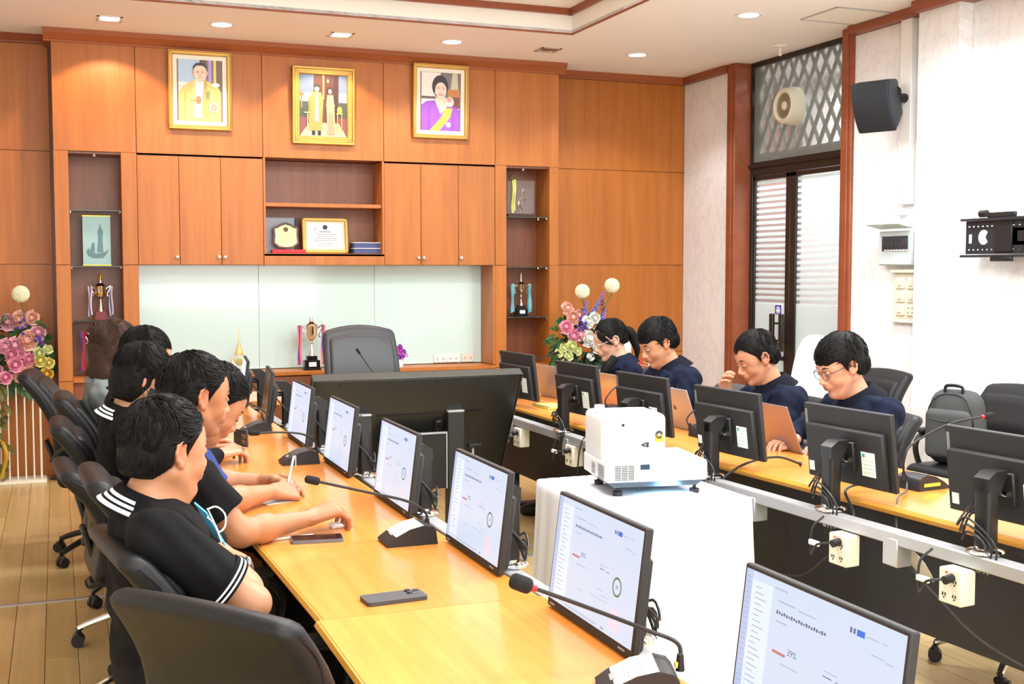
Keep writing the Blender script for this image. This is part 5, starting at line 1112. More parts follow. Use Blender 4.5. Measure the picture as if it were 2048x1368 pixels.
for x, lb in ((-.30, 1), (.20, 2)):
    q = MB(); q.box((x, -.14, .42), (.09, .06, .76), .004); q.build('upright', mat('upright_black', (.02, .02, .018), .45), t)
    q = MB(); q.box((x, -.14, .805), (.092, .062, .012), .003); q.build('upright_cap', alu, t)
q = MB(); q.bx(-.2, .18, -.16, -.12, .40, .70, .003); q.build('centre_plate', black, t)
q = MB(); q.bx(-.17, .15, -.165, -.16, .69, .70); q.bx(-.172, -.166, -.166, -.158, .4, .7); q.bx(.146, .152, -.166, -.158, .4, .7); q.build('plate_edge', alu, t)
q = MB(); q.bx(-.45, .42, -.2, -.08, .02, .06, .004); [q.bx(x - .03, x + .03, -.42, .3, .03, .07, .004) for x in (-.4, .38)]; [q.cyl((x - .02, y, .03), (x + .02, y, .03), .03, n=14) for x in (-.4, .38) for y in (-.38, .26)]; q.build('stand_foot', black, t)
q = MB(); q.box((.3, -.17, .62), (.07, .04, .02), .003); q.box((.29, -.175, .55), (.012, .012, .12), .003, m=1); q.build('bracket_pen', [black, alu], t)
# black bag standing behind, pink-grey panel
t = empty('black_bag', (2.24, 6.2, 0), R(-20), 'black bag with a pale oval panel on the floor behind the cloth table', 'bag')
q = MB(); q.rbox((0, 0, .18), (.42, .2, .36), .06, (4, 2, 4)); q.build('bag_body', mat('bag_black', (.014, .014, .015), .6), t)
q = MB(); q.rbox((-.13, -.105, .2), (.10, .012, .22), .045, (2, 1, 3)); q.build('pale_panel', mat('bag_panel', srgb((176, 160, 156)), .7), t)
# black cloth / modesty panel across the far end of the hollow square
# ------------------------------------------------------------------ projector table with cloth
t = empty('cloth_table', (1.99, 3.805, 0), 0, 'small square table under a white floor length cloth holding the projector', 'table')
q = MB(); q.bx(-.27, .27, -.29, .29, .715, .738, .003); q.build('tabletop', tablewood, t)
for x in (-.24, .24):
    for y in (-.26, .26): q = MB(); q.cyl((x, y, 0), (x, y, .715), .018, n=10); q.build('leg', black, t)
cl = mat('white_tablecloth', srgb((228, 230, 236)), .8)
q = MB(); N = 160; rows = []
prof = [(.0, .745, 0), (.6, .746, 0), (.97, .7455, 0), (1.0, .740, 0), (1.01, .70, .15), (1.025, .6, .5), (1.05, .45, .8), (1.075, .3, 1.0), (1.1, .15, 1.1), (1.12, .015, 1.2)]
for s_, z, fold in prof:
    row = []
    for i in range(N):
        a = 2 * math.pi * i / N; c, s = math.cos(a), math.sin(a); k = 1 / max(abs(c), abs(s)); bx_, by_ = c * k, s * k
        cr = abs(abs(bx_) - abs(by_)) < .3
        f = .014 * fold * (math.sin(i * .9 + 2 * math.sin(i * .31)) + .5 * math.sin(i * .37 + 1))
        n_ = Vector((bx_ if abs(bx_) >= .999 else 0, by_ if abs(by_) >= .999 else 0, 0)); n_ = n_.normalized() if n_.length else Vector((0, 0, 0))
        row.append((bx_ * .285 * s_ + n_.x * f, by_ * .305 * s_ + n_.y * f, z + (0 if z < .7 else .0006 * math.sin(i * 2.1))))
    rows.append(row)
q.strip(rows, closed=True); q.build('tablecloth', cl, t, ang=60)
# projector
t = empty('projector', (1.99, 3.80, .7475), R(-9), 'white short throw projector on the cloth table', 'projector')
pw = mat('projector_white', srgb((246, 248, 250)), .35)
q = MB(); q.rbox((.01, -.01, .085), (.38, .30, .075), .012, (3, 3, 1)); q.build('base_body', pw, t)
q = MB(); q.rbox((-.056, .02, .165), (.243, .235, .235), .022, (3, 3, 3)); q.build('mirror_housing', pw, t)
q = MB(); q.prism([(-.17, .05), (-.15, .03), (.16, .03), (.19, .05)], -.15, .13, 'y'); q.build('underside', mat('projector_grey', srgb((70, 84, 100)), .4), t)
for x, y in ((-.13, -.13), (.16, -.13), (-.13, .1), (.16, .1)): q = MB(); q.cyl((x, y, .03), (x, y, .012), .007, n=8); q.cyl((x, y, .014), (x, y, 0), .018, n=12); q.build('foot', black, t)
q = MB()
for i in range(9):
    q.bx(-.15, -.075, -.1625, -.160, .058 + i * .006, .0605 + i * .006)
q.build('vent_slats', mat('vent_dark', (.06, .06, .065), .5), t)['kind'] = 'stuff'
for k in range(4): q = MB(); q.bx(-.152 + .0245 * k, -.150 + .0245 * k, -.1632, -.1622, .056, .112); q.build('vent_rib', pw, t)
q = MB()
for i in range(8): q.bx(-.1825, -.1805, -.13, -.06, .055 + i * .007, .0575 + i * .007)
for i in range(5): q.bx(-.1825, -.1805, -.02, .02, .06 + i * .009, .064 + i * .009)
q.build('side_vents', mat('vent_grey', (.35, .36, .38), .5), t)['kind'] = 'stuff'
q = MB(); q.bx(-.055, -.02, -.1625, -.1605, .093, .112, .002); q.build('sensor_window', mat('sensor_navy', srgb((40, 60, 86)), .2), t)
q = MB(); q.cyl((-.10, -.0985, .245), (-.10, -.1, .245), .0055, n=12); q.build('ir_dot', black, t)
q = MB(); q.cyl((-.15, .03, .28), (-.15, .03, .305), .022, .018, n=18); q.build('top_knob', pw, t)
q = MB(); q.add([(-.035, -.0983, .172), (-.012, -.0983, .182), (-.012, -.0983, .176), (-.022, -.0983, .172), (-.012, -.0983, .168), (-.012, -.0983, .162)], [(0, 1, 2, 3), (0, 3, 4, 5)]); q.add([(-.008, -.0983, .184), (.0, -.0983, .176), (-.006, -.0983, .172), (.0, -.0983, .168), (-.008, -.0983, .16), (-.014, -.0983, .172)], [(0, 1, 2, 5), (5, 2, 3, 4)]); q.build('dark_emblem', black, t, recalc=False)
q = MB(); q.box((.036, -.0985, .195), (.032, .001, .028), .0, 0); q.M = Matrix.Translation((.036, -.0985, .207)) @ Matrix.Rotation(R(90), 4, 'X'); q.lathe([(.008, 0), (.0155, .0005)], n=18, m=1); q.lathe([(.001, .001), (.006, .001)], n=14, m=2); q.M = None; q.build('energy_label', [mat('label_gold', srgb((220, 190, 60)), .5), dgrey, white], t)
q = MB(); q.bx(.02, .13, -.135, -.13, .035, .048, .002); q.build('lens_window', mat('projector_lens_light', (.5, .8, 1), .2, emit=(.25, .65, 1.0), es=6), t)
l = spot('projector_beam', (2.02, 3.62, .80), 6, 120, (.35, .7, 1), (R(50), 0, 0), r=.02); l.data.energy = 5
q = MB(); q.box((.06, -.19, .004), (.09, .03, .006), .002, rot=(0, 0, .3)); 
t2 = empty('paper_strip', (2.05, 3.59, .7475), 0, 'small folded white paper under the projector front', 'paper'); q = MB(); q.prism([(-.05, 0), (.05, 0), (.04, .012), (-.035, .008)], -.015, .015, 'y'); q.build('folded_strip', white, t2)
# ------------------------------------------------------------------ laptops
def laptop(loc, yaw, col, label, open_=108, logo=False):
    t = empty('laptop', loc, yaw, label, 'laptop', 'open laptops on the right table row')
    q = MB(); q.rbox((.115, 0, .007), (.23, .32, .013), .006, (1, 1, 1)); q.build('keyboard_base', col, t)
    q = MB()
    for i in range(5):
        for j in range(13): q.box((.05 + i * .02, -.13 + j * .0215, .0145), (.016, .017, .0015))
    q.build('keys', black, t)['kind'] = 'stuff'
    q = MB(); q.bx(.155, .215, -.05, .05, .0135, .0142); q.build('trackpad', dgrey, t)
    q = MB(); q.rbox((0, 0, .108), (.007, .32, .216), .0034, (1, 2, 2)); ld = q.build('lid', col, t, loc=(0, 0, .01), rot=(0, R(90 - open_), 0))
    q = MB(); q.bx(.0036, .0040, -.15, .15, .014, .206); q.build('screen', emi('laptop_screen', (190, 200, 220), .7), ld)
    if logo:
        q = MB(); q.prism([(.0, -.012), (-.013, -.006), (-.014, .006), (-.006, .012), (0, .009), (.006, .012), (.013, .008), (.009, .002), (.013, -.006), (.006, -.013)], -.0039, -.0036, 'x'); q.prism([(0, .013), (.006, .016), (.006, .021), (.0, .018)], -.0039, -.0036, 'x'); q.build('emblem', dgrey, ld, loc=(0, 0, .108))
    return t
lg = mat('laptop_grey', srgb((176, 172, 172)), .35, .6); lc = mat('laptop_copper_reflection', srgb((196, 160, 140)), .3, .6); ls = mat('laptop_taupe', srgb((150, 132, 130)), .32, .6)  # middle tone has a copper reflection painted into the base colour
laptop((2.86, 6.62, .7505), R(8), lg, 'grey laptop in front of the woman with glasses', 112)
laptop((2.92, 5.93, .7505), R(4), lc, 'laptop with a copper reflection in its colour, in front of the smiling man', 108)
laptop((2.90, 5.10, .7505), R(2), lg, 'silver laptop with a dark emblem on its lid', 110, True)
laptop((2.98, 4.36, .7505), R(0), ls, 'taupe laptop with its black keyboard showing', 112)
# ------------------------------------------------------------------ phones, papers, pens
def phone(loc, yaw, label, face_up):
    t = empty('smartphone', loc, yaw, label, 'phone')
    q = MB(); q.rbox((0, 0, .0055), (.152, .074, .010), .0049, (1, 1, 1)); 
    q = MB(); P = []
    for cx, cy, a0 in ((.066, .027, 0), (-.066, .027, 90), (-.066, -.027, 180), (.066, -.027, 270)):
        for k in range(6): a = R(a0 + k * 18); P.append((cx + .010 * math.cos(a), cy + .010 * math.sin(a)))
    q.prism(P, .0, .0095, 'z'); q.build('case', mat('phone_case_grey', (.14, .14, .15), .5) if face_up else mat('phone_case_black', (.05, .05, .055), .55), t)
    if face_up: q = MB(); q.prism([(a * .96, b * .93) for a, b in P], .0095, .0101, 'z'); q.build('glass_screen', mat('phone_glass', (.01, .01, .012), .06), t)
    else:
        q = MB(); q.prism([(.051 + a * .16, .013 + b * .5) for a, b in P], .0095, .0118, 'z'); q.build('camera_plate', mat('phone_bezel', (.3, .3, .32), .25, .7), t)
        for (a, b) in ((.043, .024), (.043, .003), (.06, .0135)): q = MB(); q.cyl((a, b, .0118), (a, b, .0135), .0075, n=14); q.build('lens', black, t)
    return t
phone((.70, 3.38, .7505), R(-8), 'dark smartphone lying screen up near the reaching hand', True)
phone((.745, 2.70, .7505), R(4), 'black smartphone lying face down with its camera plate up', False)
t = empty('ballpoint_pen', (.64, 3.43, .7545), R(8), 'clear ballpoint pen with a violet cap lying on the table', 'pen'); q = MB(); q.cyl((-.07, 0, 0), (.06, 0, 0), .0035, n=8); q.build('barrel', white, t); q = MB(); q.cyl((-.078, 0, 0), (-.068, 0, 0), .0055, n=8); q.build('cap', mat('pen_violet', srgb((120, 70, 190)), .3), t)
t = empty('paper_note', (.71, 4.02, .7505), R(20), 'small white sheet under the writing hand', 'paper'); q = MB(); q.bx(-.08, .05, -.045, .045, 0, .0012); q.build('sheet', white, t)
t = empty('tissue', (.80, 3.53, .7505), R(20), 'crumpled white tissue under the reaching fingers', 'tissue'); q = MB(); q.rbox((0, 0, .008), (.05, .035, .015), .007, (4, 4, 2), lambda p: (p.x + .004 * math.sin(p.y * 300), p.y + .004 * math.sin(p.x * 260), p.z + .003 * math.sin(p.x * 330))); q.build('crumpled_paper', white, t)
t = empty('yellow_notepad', (2.66, 6.2, .7505), R(5), 'thin yellow notepad under the farthest right monitor', 'notepad'); q = MB(); q.bx(-.07, .07, -.1, .1, 0, .012, .002); q.build('pad', mat('pad_yellow', srgb((220, 212, 110)), .7), t); q = MB(); q.bx(-.07, -.06, -.1, .1, .0121, .0135); q.build('binding', dgrey, t)
# ------------------------------------------------------------------ loose cables on the right row
def cable(pts, label, r=.004, c=None):
    t = empty('cable', pts[0], 0, label, 'cable'); o = Vector(pts[0]); q = MB(); q.tube([Vector(p) - o for p in pts], r, 7, 8); q.build('sheath', c or black, t)
    q = MB(); q.cyl((0, 0, 0), (Vector(pts[1]) - o) * .08, r * 2, r * 1.6, 8); q.build('strain_relief', black, t)
cable([(2.87, 3.46, .775), (2.72, 3.42, .78), (2.6, 3.4, .765), (2.52, 3.25, .70), (2.43, 3.22, .56)], 'black cable from the tagged microphone to the outlet box', .005)
cable([(2.87, 3.40, .775), (2.78, 3.3, .765), (2.66, 3.2, .755), (2.56, 3.05, .62), (2.565, 2.85, .50), (2.575, 2.7, .43), (2.59, 2.45, .38), (2.6, 2.3, .30)], 'long grey cable sweeping down across the black panel', .0035, dgrey)
cable([(2.80, 3.95, .76), (2.70, 3.98, .79), (2.56, 4.0, .765), (2.45, 4.0, .70), (2.38, 4.0, .60), (2.36, 4.0, .20), (2.38, 4.05, .005)], 'thick black cable arching over the rail beside the cloth', .005)
cable([(2.44, 3.96, .68), (2.40, 3.93, .52), (2.42, 3.7, .44), (2.44, 3.45, .46), (2.42, 3.25, .58)], 'thin black cable sagging along the panel to the outlet box', .003)
cable([(2.80, 5.12, .765), (2.66, 5.2, .77), (2.50, 5.2, .765), (2.39, 5.2, .68), (2.37, 5.2, .35), (2.36, 5.22, .005)], 'black cable dropping behind the projector', .004)
cable([(2.37, 6.1, .60), (2.3, 6.15, .45), (2.28, 6.1, .36), (2.30, 6.2, .18), (2.4, 6.3, .05)], 'pale cable drooping from the far outlet box to the floor', .003, mat('cable_grey', (.25, .25, .24), .5))
# ------------------------------------------------------------------ implicit surfaces for bodies, clothes and hair
def _u(v): v = np.asarray(v, float); return v / (np.linalg.norm(v) + 1e-12)
class Prim:
    def __init__(s, kind, a, k, sub, c, r): s.kind, s.a, s.k, s.sub, s.c, s.r = kind, a, k, sub, np.asarray(c, float), r
    def ev(s, P):
        if s.kind == 'cone':
            a, b, ra, rb = s.a; ba = b - a; t = np.clip(((P - a) @ ba) / (ba @ ba + 1e-12), 0, 1)
            return np.linalg.norm(P - a - t[..., None] * ba, axis=-1) - (ra + (rb - ra) * t)
        if s.kind == 'cut':
            a, b, ra, rb, rnd_ = s.a; ba = b - a; L = np.linalg.norm(ba); n = ba / L; t = (P - a) @ n
            rad = np.linalg.norm(P - a - t[..., None] * n, axis=-1) - (ra + (rb - ra) * np.clip(t / L, 0, 1)) + rnd_
            ax = np.maximum(-t, t - L) + rnd_
            return np.minimum(np.maximum(rad, ax), 0) + np.sqrt(np.maximum(rad, 0) ** 2 + np.maximum(ax, 0) ** 2) - rnd_
        if s.kind == 'ell':
            c, M, r = s.a; p = (P - c) @ M; k0 = np.linalg.norm(p / r, axis=-1); k1 = np.linalg.norm(p / (r * r), axis=-1) + 1e-9
            return k0 * (k0 - 1) / k1
        if s.kind == 'fn': return s.a(P)
def cone(a, b, ra, rb=None, k=.02, sub=0):
    a, b = np.asarray(a, float), np.asarray(b, float); rb = ra if rb is None else rb
    return Prim('cone', (a, b, ra, rb), k, sub, (a + b) / 2, np.linalg.norm(a - b) / 2 + max(ra, rb))
def cutc(a, b, ra, rb, k=.02, sub=0, rnd_=.006):
    a, b = np.asarray(a, float), np.asarray(b, float)
    return Prim('cut', (a, b, ra, rb, rnd_), k, sub, (a + b) / 2, np.linalg.norm(a - b) / 2 + max(ra, rb))
def ellp(c, r, M=None, k=.02, sub=0):
    M = np.eye(3) if M is None else np.asarray(M, float); r = np.asarray(r, float)
    return Prim('ell', (np.asarray(c, float), M, r), k, sub, c, float(max(r)))
def fnp(f, c, r, k=.01, sub=0): return Prim('fn', f, k, sub, c, r)
def smin(a, b, k): h = np.maximum(k - np.abs(a - b), 0) / k; return np.minimum(a, b) - h * h * k * .25
def smax(a, b, k): return -smin(-a, -b, k)
def field(prims, P, C=None, half=0.0):
    # P (nb, n, 3); C block centres
    d = np.full(P.shape[:-1], 9.0); 
    dc = None
    for p in prims:
        if C is not None:
            near = np.linalg.norm(C - p.c, axis=-1) - p.r < half * 1.8 + .035 + p.k
            if not near.any(): continue
            e = p.ev(P[near]); cur = d[near]
            d[near] = smax(cur, -e, p.k) if p.sub else smin(cur, e, p.k)
        else:
            e = p.ev(P); d = smax(d, -e, p.k) if p.sub else smin(d, e, p.k)
    return d
def surface(prims, h, disp=None, lo=None, hi=None, B=8):
    add = [p for p in prims if not p.sub]
    if lo is None:
        lo = np.min([p.c - p.r for p in add], axis=0) - 4 * h; hi = np.max([p.c + p.r for p in add], axis=0) + 4 * h
    nb = np.ceil((hi - lo) / (h * B)).astype(int) + 1
    I = np.stack(np.meshgrid(*[np.arange(n) for n in nb], indexing='ij'), -1).reshape(-1, 3)
    C = lo + (I + .5) * B * h; half = B * h * .5 * 1.75
    dC = field(prims, C[:, None, :])[:, 0]
    act = np.abs(dC) < half + .02
    N = nb * B; F = np.repeat(np.repeat(np.repeat(np.where(dC < 0, -1., 1.).reshape(nb).astype(np.float32), B, 0), B, 1), B, 2)
    off = np.stack(np.meshgrid(*[np.arange(B)] * 3, indexing='ij'), -1).reshape(-1, 3)
    Ia, Ca = I[act], C[act]
    for s in range(0, len(Ia), 400):
        Ib, Cb = Ia[s:s + 400], Ca[s:s + 400]; G = Ib[:, None, :] * B + off[None]; P = lo + G * h
        d = field(prims, P, Cb, half)
        if disp is not None: d = d + disp(P)
        F[G[..., 0], G[..., 1], G[..., 2]] = d
    S = F < 0; cells = []; 
    st = np.array([N[1] * N[2], N[2], 1])
    info = []
    for a in range(3):
        sl0 = [slice(None)] * 3; sl1 = [slice(None)] * 3; sl0[a] = slice(0, -1); sl1[a] = slice(1, None)
        e = np.argwhere(S[tuple(sl0)] != S[tuple(sl1)]); 
        ok = np.ones(len(e), bool)
        for b in range(3):
            if b != a: ok &= (e[:, b] > 0) & (e[:, b] < N[b] - 1)
        e = e[ok]
        f0 = F[e[:, 0], e[:, 1], e[:, 2]]; e1 = e.copy(); e1[:, a] += 1; f1 = F[e1[:, 0], e1[:, 1], e1[:, 2]]
        t = f0 / (f0 - f1); X = e.astype(float); X[:, a] += t
        b, c = (a + 1) % 3, (a + 2) % 3; ids = []
        for (ob, oc) in ((-1, -1), (0, -1), (0, 0), (-1, 0)):
            q = e.copy(); q[:, b] += ob; q[:, c] += oc; ids.append(q @ st)
        info.append((np.stack(ids, 1), X, f0 < 0))
    allc = np.concatenate([i[0].ravel() for i in info]); uq, inv = np.unique(allc, return_inverse=True)
    acc = np.zeros((len(uq), 3)); cnt = np.zeros(len(uq)); o = 0; quads = []
    for ids, X, sg in info:
        n = ids.size; iv = inv[o:o + n].reshape(-1, 4); o += n
        for j in range(4):
            for a in range(3): acc[:, a] += np.bincount(iv[:, j], X[:, a], len(uq))
            cnt += np.bincount(iv[:, j], minlength=len(uq))
        quads.append(np.where(sg[:, None], iv, iv[:, ::-1]))
    V = lo + acc / cnt[:, None] * h
    return V, np.concatenate(quads)
def mesh_np(name, V, Q, mats, parent, col=None, label=None):
    me = bpy.data.meshes.new(name); me.vertices.add(len(V)); me.vertices.foreach_set('co', np.ascontiguousarray(V, np.float32).ravel())
    me.loops.add(Q.size); me.loops.foreach_set('vertex_index', np.ascontiguousarray(Q, np.int32).ravel()); me.polygons.add(len(Q))
    me.polygons.foreach_set('loop_start', np.arange(0, Q.size, 4, dtype=np.int32)); me.polygons.foreach_set('use_smooth', np.ones(len(Q), bool))
    me.update(calc_edges=True); me.validate()
    for m_ in (mats if isinstance(mats, (list, tuple)) else [mats]): me.materials.append(m_)
    if col is not None:
        at = me.color_attributes.new('Col', 'FLOAT_COLOR', 'POINT'); c4 = np.ones((len(V), 4), np.float32); c4[:, :3] = col; at.data.foreach_set('color', c4.ravel())
    o = bpy.data.objects.new(name, me); link(o); o.parent = parent
    if label: o['label'] = label
    return o
def skin_mat():
    m = bpy.data.materials.new('skin'); m.use_nodes = True; nt = m.node_tree; b = nt.nodes['Principled BSDF']
    a = nt.nodes.new('ShaderNodeAttribute'); a.attribute_name = 'Col'; nt.links.new(a.outputs['Color'], b.inputs['Base Color'])
    b.inputs['Roughness'].default_value = .48; b.inputs['Subsurface Weight'].default_value = .12; b.inputs['Subsurface Radius'].default_value = (.012, .005, .003); b.inputs['Subsurface Scale'].default_value = .6
    n = nt.nodes.new('ShaderNodeTexNoise'); n.inputs['Scale'].default_value = 260; bp = nt.nodes.new('ShaderNodeBump'); bp.inputs['Strength'].default_value = .12; bp.inputs['Distance'].default_value = .001
    tc = nt.nodes.new('ShaderNodeTexCoord'); nt.links.new(tc.outputs['Object'], n.inputs[0]); nt.links.new(n.outputs[0], bp.inputs['Height']); nt.links.new(bp.outputs[0], b.inputs['Normal'])
    return m
SKIN = skin_mat()
def hairm(name, c): return mat(name, c, .62, spec=.18, bump=.8, bscale=160, stretch=(1, 1, 1))
HAIR = hairm('black_hair', (.005, .0046, .0045)); HAIRB = hairm('brown_hair', (.05, .026, .018))
def fabric(name, c, r=.85): return mat(name, srgb(c), r, bump=.35, bscale=700, spec=.2, var=.12, vscale=5)

def hand(prims, W, fwd, nrm, thumb, curl=(20, 25, 15), spread=8, s=1.0, thumb_in=25, curls=None):
    """palm + five fingers; fwd: wrist->fingers, nrm: back of the hand, thumb: +-1 side"""
    f = _u(fwd); n = _u(np.asarray(nrm, float) - f * np.dot(nrm, f)); l = np.cross(n, f) * thumb; W = np.asarray(W, float)
    k = .012 * s
    for i, o in enumerate((-.030, -.010, .010, .030)):
        prims.append(cone(W + f * .012 * s + l * o * .6 * s, W + f * .082 * s + l * o * s, .0135 * s, .0115 * s, .014 * s))
    L = ((.030, .024, .020, .034), (.038, .029, .022, .012), (.043, .031, .023, -.009), (.040, .028, .022, -.030))  # pinky?..index
    spec = [(.030, (.031, .020, .018), 0), (.010, (.038, .026, .020), 1), (-.010, (.042, .028, .021), 2), (-.030, (.036, .023, .019), 3)]
    for (o, segs, j) in spec:      # index first (thumb side)
        cu = curls[j] if curls else curl
        a = R((1.5 - j) * -spread * -1); d = f * math.cos(a) + l * math.sin(a) * (1 if True else -1)
        if j > 1: d = f * math.cos(a) + l * math.sin(a)
        p = W + f * (.084 + (.004 if j in (1, 2) else 0)) * s + l * o * -1 * -1 * s; r0 = .0093 if j < 3 else .0082; th = 0.0
        for q_, (L_, c_) in enumerate(zip(segs, cu)):
            th += R(c_); dd = d * math.cos(th) - n * math.sin(th); p2 = p + dd * L_ * s
            prims.append(cone(p, p2, (r0 - q_ * .0008) * s, (r0 - (q_ + 1) * .0009) * s, .004 * s)); p = p2
    # thumb leaves the side of the palm near its base
    a = R(48 - thumb_in); b0 = W + f * .022 * s + l * .026 * s; d = _u(f * math.cos(a) + l * math.sin(a) - n * .35); p1 = b0 + d * .040 * s
    prims.append(cone(W + f * .01 * s + l * .012 * s, p1, .0145 * s, .0115 * s, .012 * s))
    d2 = _u(d * .8 + f * .55 - l * .15 - n * .12); p2 = p1 + d2 * .030 * s; prims.append(cone(p1, p2, .0112 * s, .0098 * s, .006 * s))
    d3 = _u(d2 * .7 + f * .5 - l * .2 - n * .1); prims.append(cone(p2, p2 + d3 * .022 * s, .0098 * s, .0078 * s, .004 * s))

def head_frame(yaw, pitch, roll=0):
    """yaw about z from +x, pitch down positive"""
    return np.array((Matrix.Rotation(R(yaw), 3, 'Z') @ Matrix.Rotation(R(pitch), 3, 'Y') @ Matrix.Rotation(R(roll), 3, 'X')))
def person(name_label, H, hd, N, SR, SL, ER, EL, WR, WL, PV, hands, skin=(205, 150, 112), shirt=None, sleeve='short', hair='short', vox=.0042, hs=1.0, bulk=1.0, sex='m', hairmat=None,
           trousers=(22, 22, 26), legs=None, eyes=.65, group=None, extra=None, collar=None, wr=1.0, arm=1.0, chinfat=0.0, shirtlabel=None, facehair=0, smile=0, neckr=.054, scl=1.0, sleeve_end=.62, inner=None):
    H, N, SR, SL, ER, EL, WR, WL, PV = [np.asarray(v, float) for v in (H, N, SR, SL, ER, EL, WR, WL, PV)]
    base = (float(PV[0]), float(PV[1]), 0.0)
    t = empty('person', base, 0, name_label, 'person', group); org = np.array(base)
    M = head_frame(*hd); hsz = hs
    def X(p): return H + M @ (np.asarray(p, float) * hsz)
    def hc(a, b, ra, rb=None, k=.015, sub=0): return cone(X(a), X(b), ra * hsz, (ra if rb is None else rb) * hsz, k * hsz, sub)
    def he(c, r, k=.015, sub=0, rot=None): return ellp(X(c), np.asarray(r) * hsz, M if rot is None else M @ np.array(Euler(rot).to_matrix()), k * hsz, sub)
    P = []
    fat = chinfat
    # head
    P += [he((-.014, 0, .036), (.096, .076, .086)), he((.035, 0, .03), (.06, .064, .066), .03), he((.03, 0, -.035), (.058 + fat * .006, .056 + fat * .008, .078), .02)]
    for s_ in (-1, 1):
        P += [hc((-.005, s_ * .05, -.045), (.050, s_ * .022, -.096), .021 + fat * .004, .018, .02), he((.056, s_ * .036, -.032), (.026 + fat * .004, .024 + fat * .004, .028), .02), he((.048, s_ * .052, .006), (.02, .014, .022), .02)]
    P += [hc((.054, 0, -.103), (.073, 0, -.102), .018, .0155, .02), hc((.080, -.026, .020), (.080, .026, .020), .013, None, .014)]
    if fat: P += [he((.03, 0, -.1), (.045, .04, .025 + .008 * fat), .03)]
    for s_ in (-1, 1): P += [he((.094, s_ * .031, .001), (.016, .019, .0125), .012, 1)]
    P += [hc((.084, 0, .010), (.108, 0, -.030), .0080, .0118, .012)]
    for s_ in (-1, 1): P += [he((.100, s_ * .0125, -.036), (.0115, .0085, .0085), .008)]
    P += [he((.084, 0, -.058), (.020, .028, .020), .015), he((.0965, 0, -.0565), (.0075, .0215, .0050), .005), he((.0950, 0, -.0685), (.0080, .0190, .0062), .005), he((.089, 0, -.082), (.010, .016, .006), .008, 1) if False else he((.0785, 0, -.098), (.012, .016, .012), .014)]
    for s_ in (-1, 1):
        P += [he((-.010, s_ * .074, -.006), (.017, .0065, .030), .006, 0, (R(-8) * s_, R(-10), s_ * R(18))), hc((.002, s_ * .071, -.006), (-.002, s_ * .072, -.026), .007, .009, .008)]
        if hair in ('bob', 'long'): continue
        pe = [(.004, .072, .008), (.0, .079, .021), (-.012, .083, .028), (-.024, .086, .020), (-.027, .087, .002), (-.021, .084, -.015), (-.010, .079, -.028), (-.003, .074, -.033)]
        for i in range(7): P.append(hc((pe[i][0], s_ * pe[i][1], pe[i][2]), (pe[i + 1][0], s_ * pe[i + 1][1], pe[i + 1][2]), .0045 if i < 5 else .0062, None, .004))
        P += [he((-.008, s_ * .084, -.002), (.007, .0045, .014), .004, 1, (0, R(-10), s_ * R(20)))]
    # neck, torso
    neck_top = X((-.022, 0, -.06)); P += [cone(neck_top, N, neckr * .95, neckr, .03), cone(X((.01, 0, -.07)), N + (neck_top - N) * .3, .036, .044, .03)]
    up = _u(N - PV); lat = _u(SL - SR); fw = _u(np.cross(lat, up)); up2 = np.cross(fw, lat); T = np.stack([fw, lat, up2], 1)
    mid = (SR + SL) / 2; shw = np.linalg.norm(SL - SR) / 2
    def torso(inf, B=bulk):
        q = [ellp(mid - up2 * .10 + fw * .012, (.105 * B + inf, shw * .92 + inf, .17 + inf), T, .05), ellp(mid - up2 * .24 + fw * .02 * B, (.105 * B + inf, .145 * B + inf, .15 + inf), T, .06), ellp(PV + up2 * .06, (.12 * B + inf, .165 * B + inf, .12 + inf), T, .06),
             cone(N - up2 * .015, SR + lat * .02 - up2 * .005, .048 + inf, .036 + inf, .05), cone(N - up2 * .015, SL - lat * .02 - up2 * .005, .048 + inf, .036 + inf, .05), ellp(SR - up2 * .01, (.040 * arm + inf,) * 3, None, .05), ellp(SL - up2 * .01, (.040 * arm + inf,) * 3, None, .05)]
        return q
    P += torso(-.012)
    for S_, E_, W_ in ((SR, ER, WR), (SL, EL, WL)):
        P += [cone(S_, E_, .046 * arm, .037 * arm, .03), cone(E_, E_ + (W_ - E_) * .35, .037 * arm, .036 * arm, .02), cone(E_ + (W_ - E_) * .3, W_, .037 * arm, .0245 * wr, .02)]
    for (W_, E_, spec) in ((WR, ER, hands[0]), (WL, EL, hands[1])):
        if spec is None: P += [cone(W_, W_ + _u(W_ - E_) * .06, .022, .02, .01)]
        else: hand(P, W_, **spec)
    V, Q = surface(P, vox); 
    # colours (own pigment: lips, ears, cheeks, beard stubble)
    L = ((V - H) @ M) / hsz; c = np.tile(np.array(srgb(skin)), (len(V), 1))
    lips = (np.exp(-((L[:, 2] + .0625) / .0095) ** 4) * np.exp(-(L[:, 1] / .022) ** 4) * (L[:, 0] > .088))[:, None]; c = c * (1 - .75 * lips) + np.array(srgb((176, 96, 92) if sex == 'm' else (196, 92, 96))) * .75 * lips
    ear = ((np.abs(L[:, 1]) > .072) & (np.abs(L[:, 2]) < .05) & (np.abs(L[:, 0]) < .04)).astype(float)[:, None]; c = c * (1 - .3 * ear) + np.array(srgb((206, 118, 92))) * .3 * ear
    chk = (np.exp(-((L[:, 2] + .028) / .022) ** 2 - ((np.abs(L[:, 1]) - .042) / .022) ** 2) * (L[:, 0] > .03))[:, None]; c = c * (1 - .18 * chk) + np.array(srgb((214, 120, 100))) * .18 * chk
    if facehair: st_ = ((np.exp(-((L[:, 2] + .085) / .03) ** 4) * (L[:, 0] > .0) * (np.abs(L[:, 1]) < .07)) * (np.linalg.norm(L, axis=1) < .15))[:, None] * facehair; c = c * (1 - st_) + np.array(srgb((96, 78, 70))) * st_
    c = c * .84
    body = mesh_np('body', V - org, Q, SKIN, t, c)
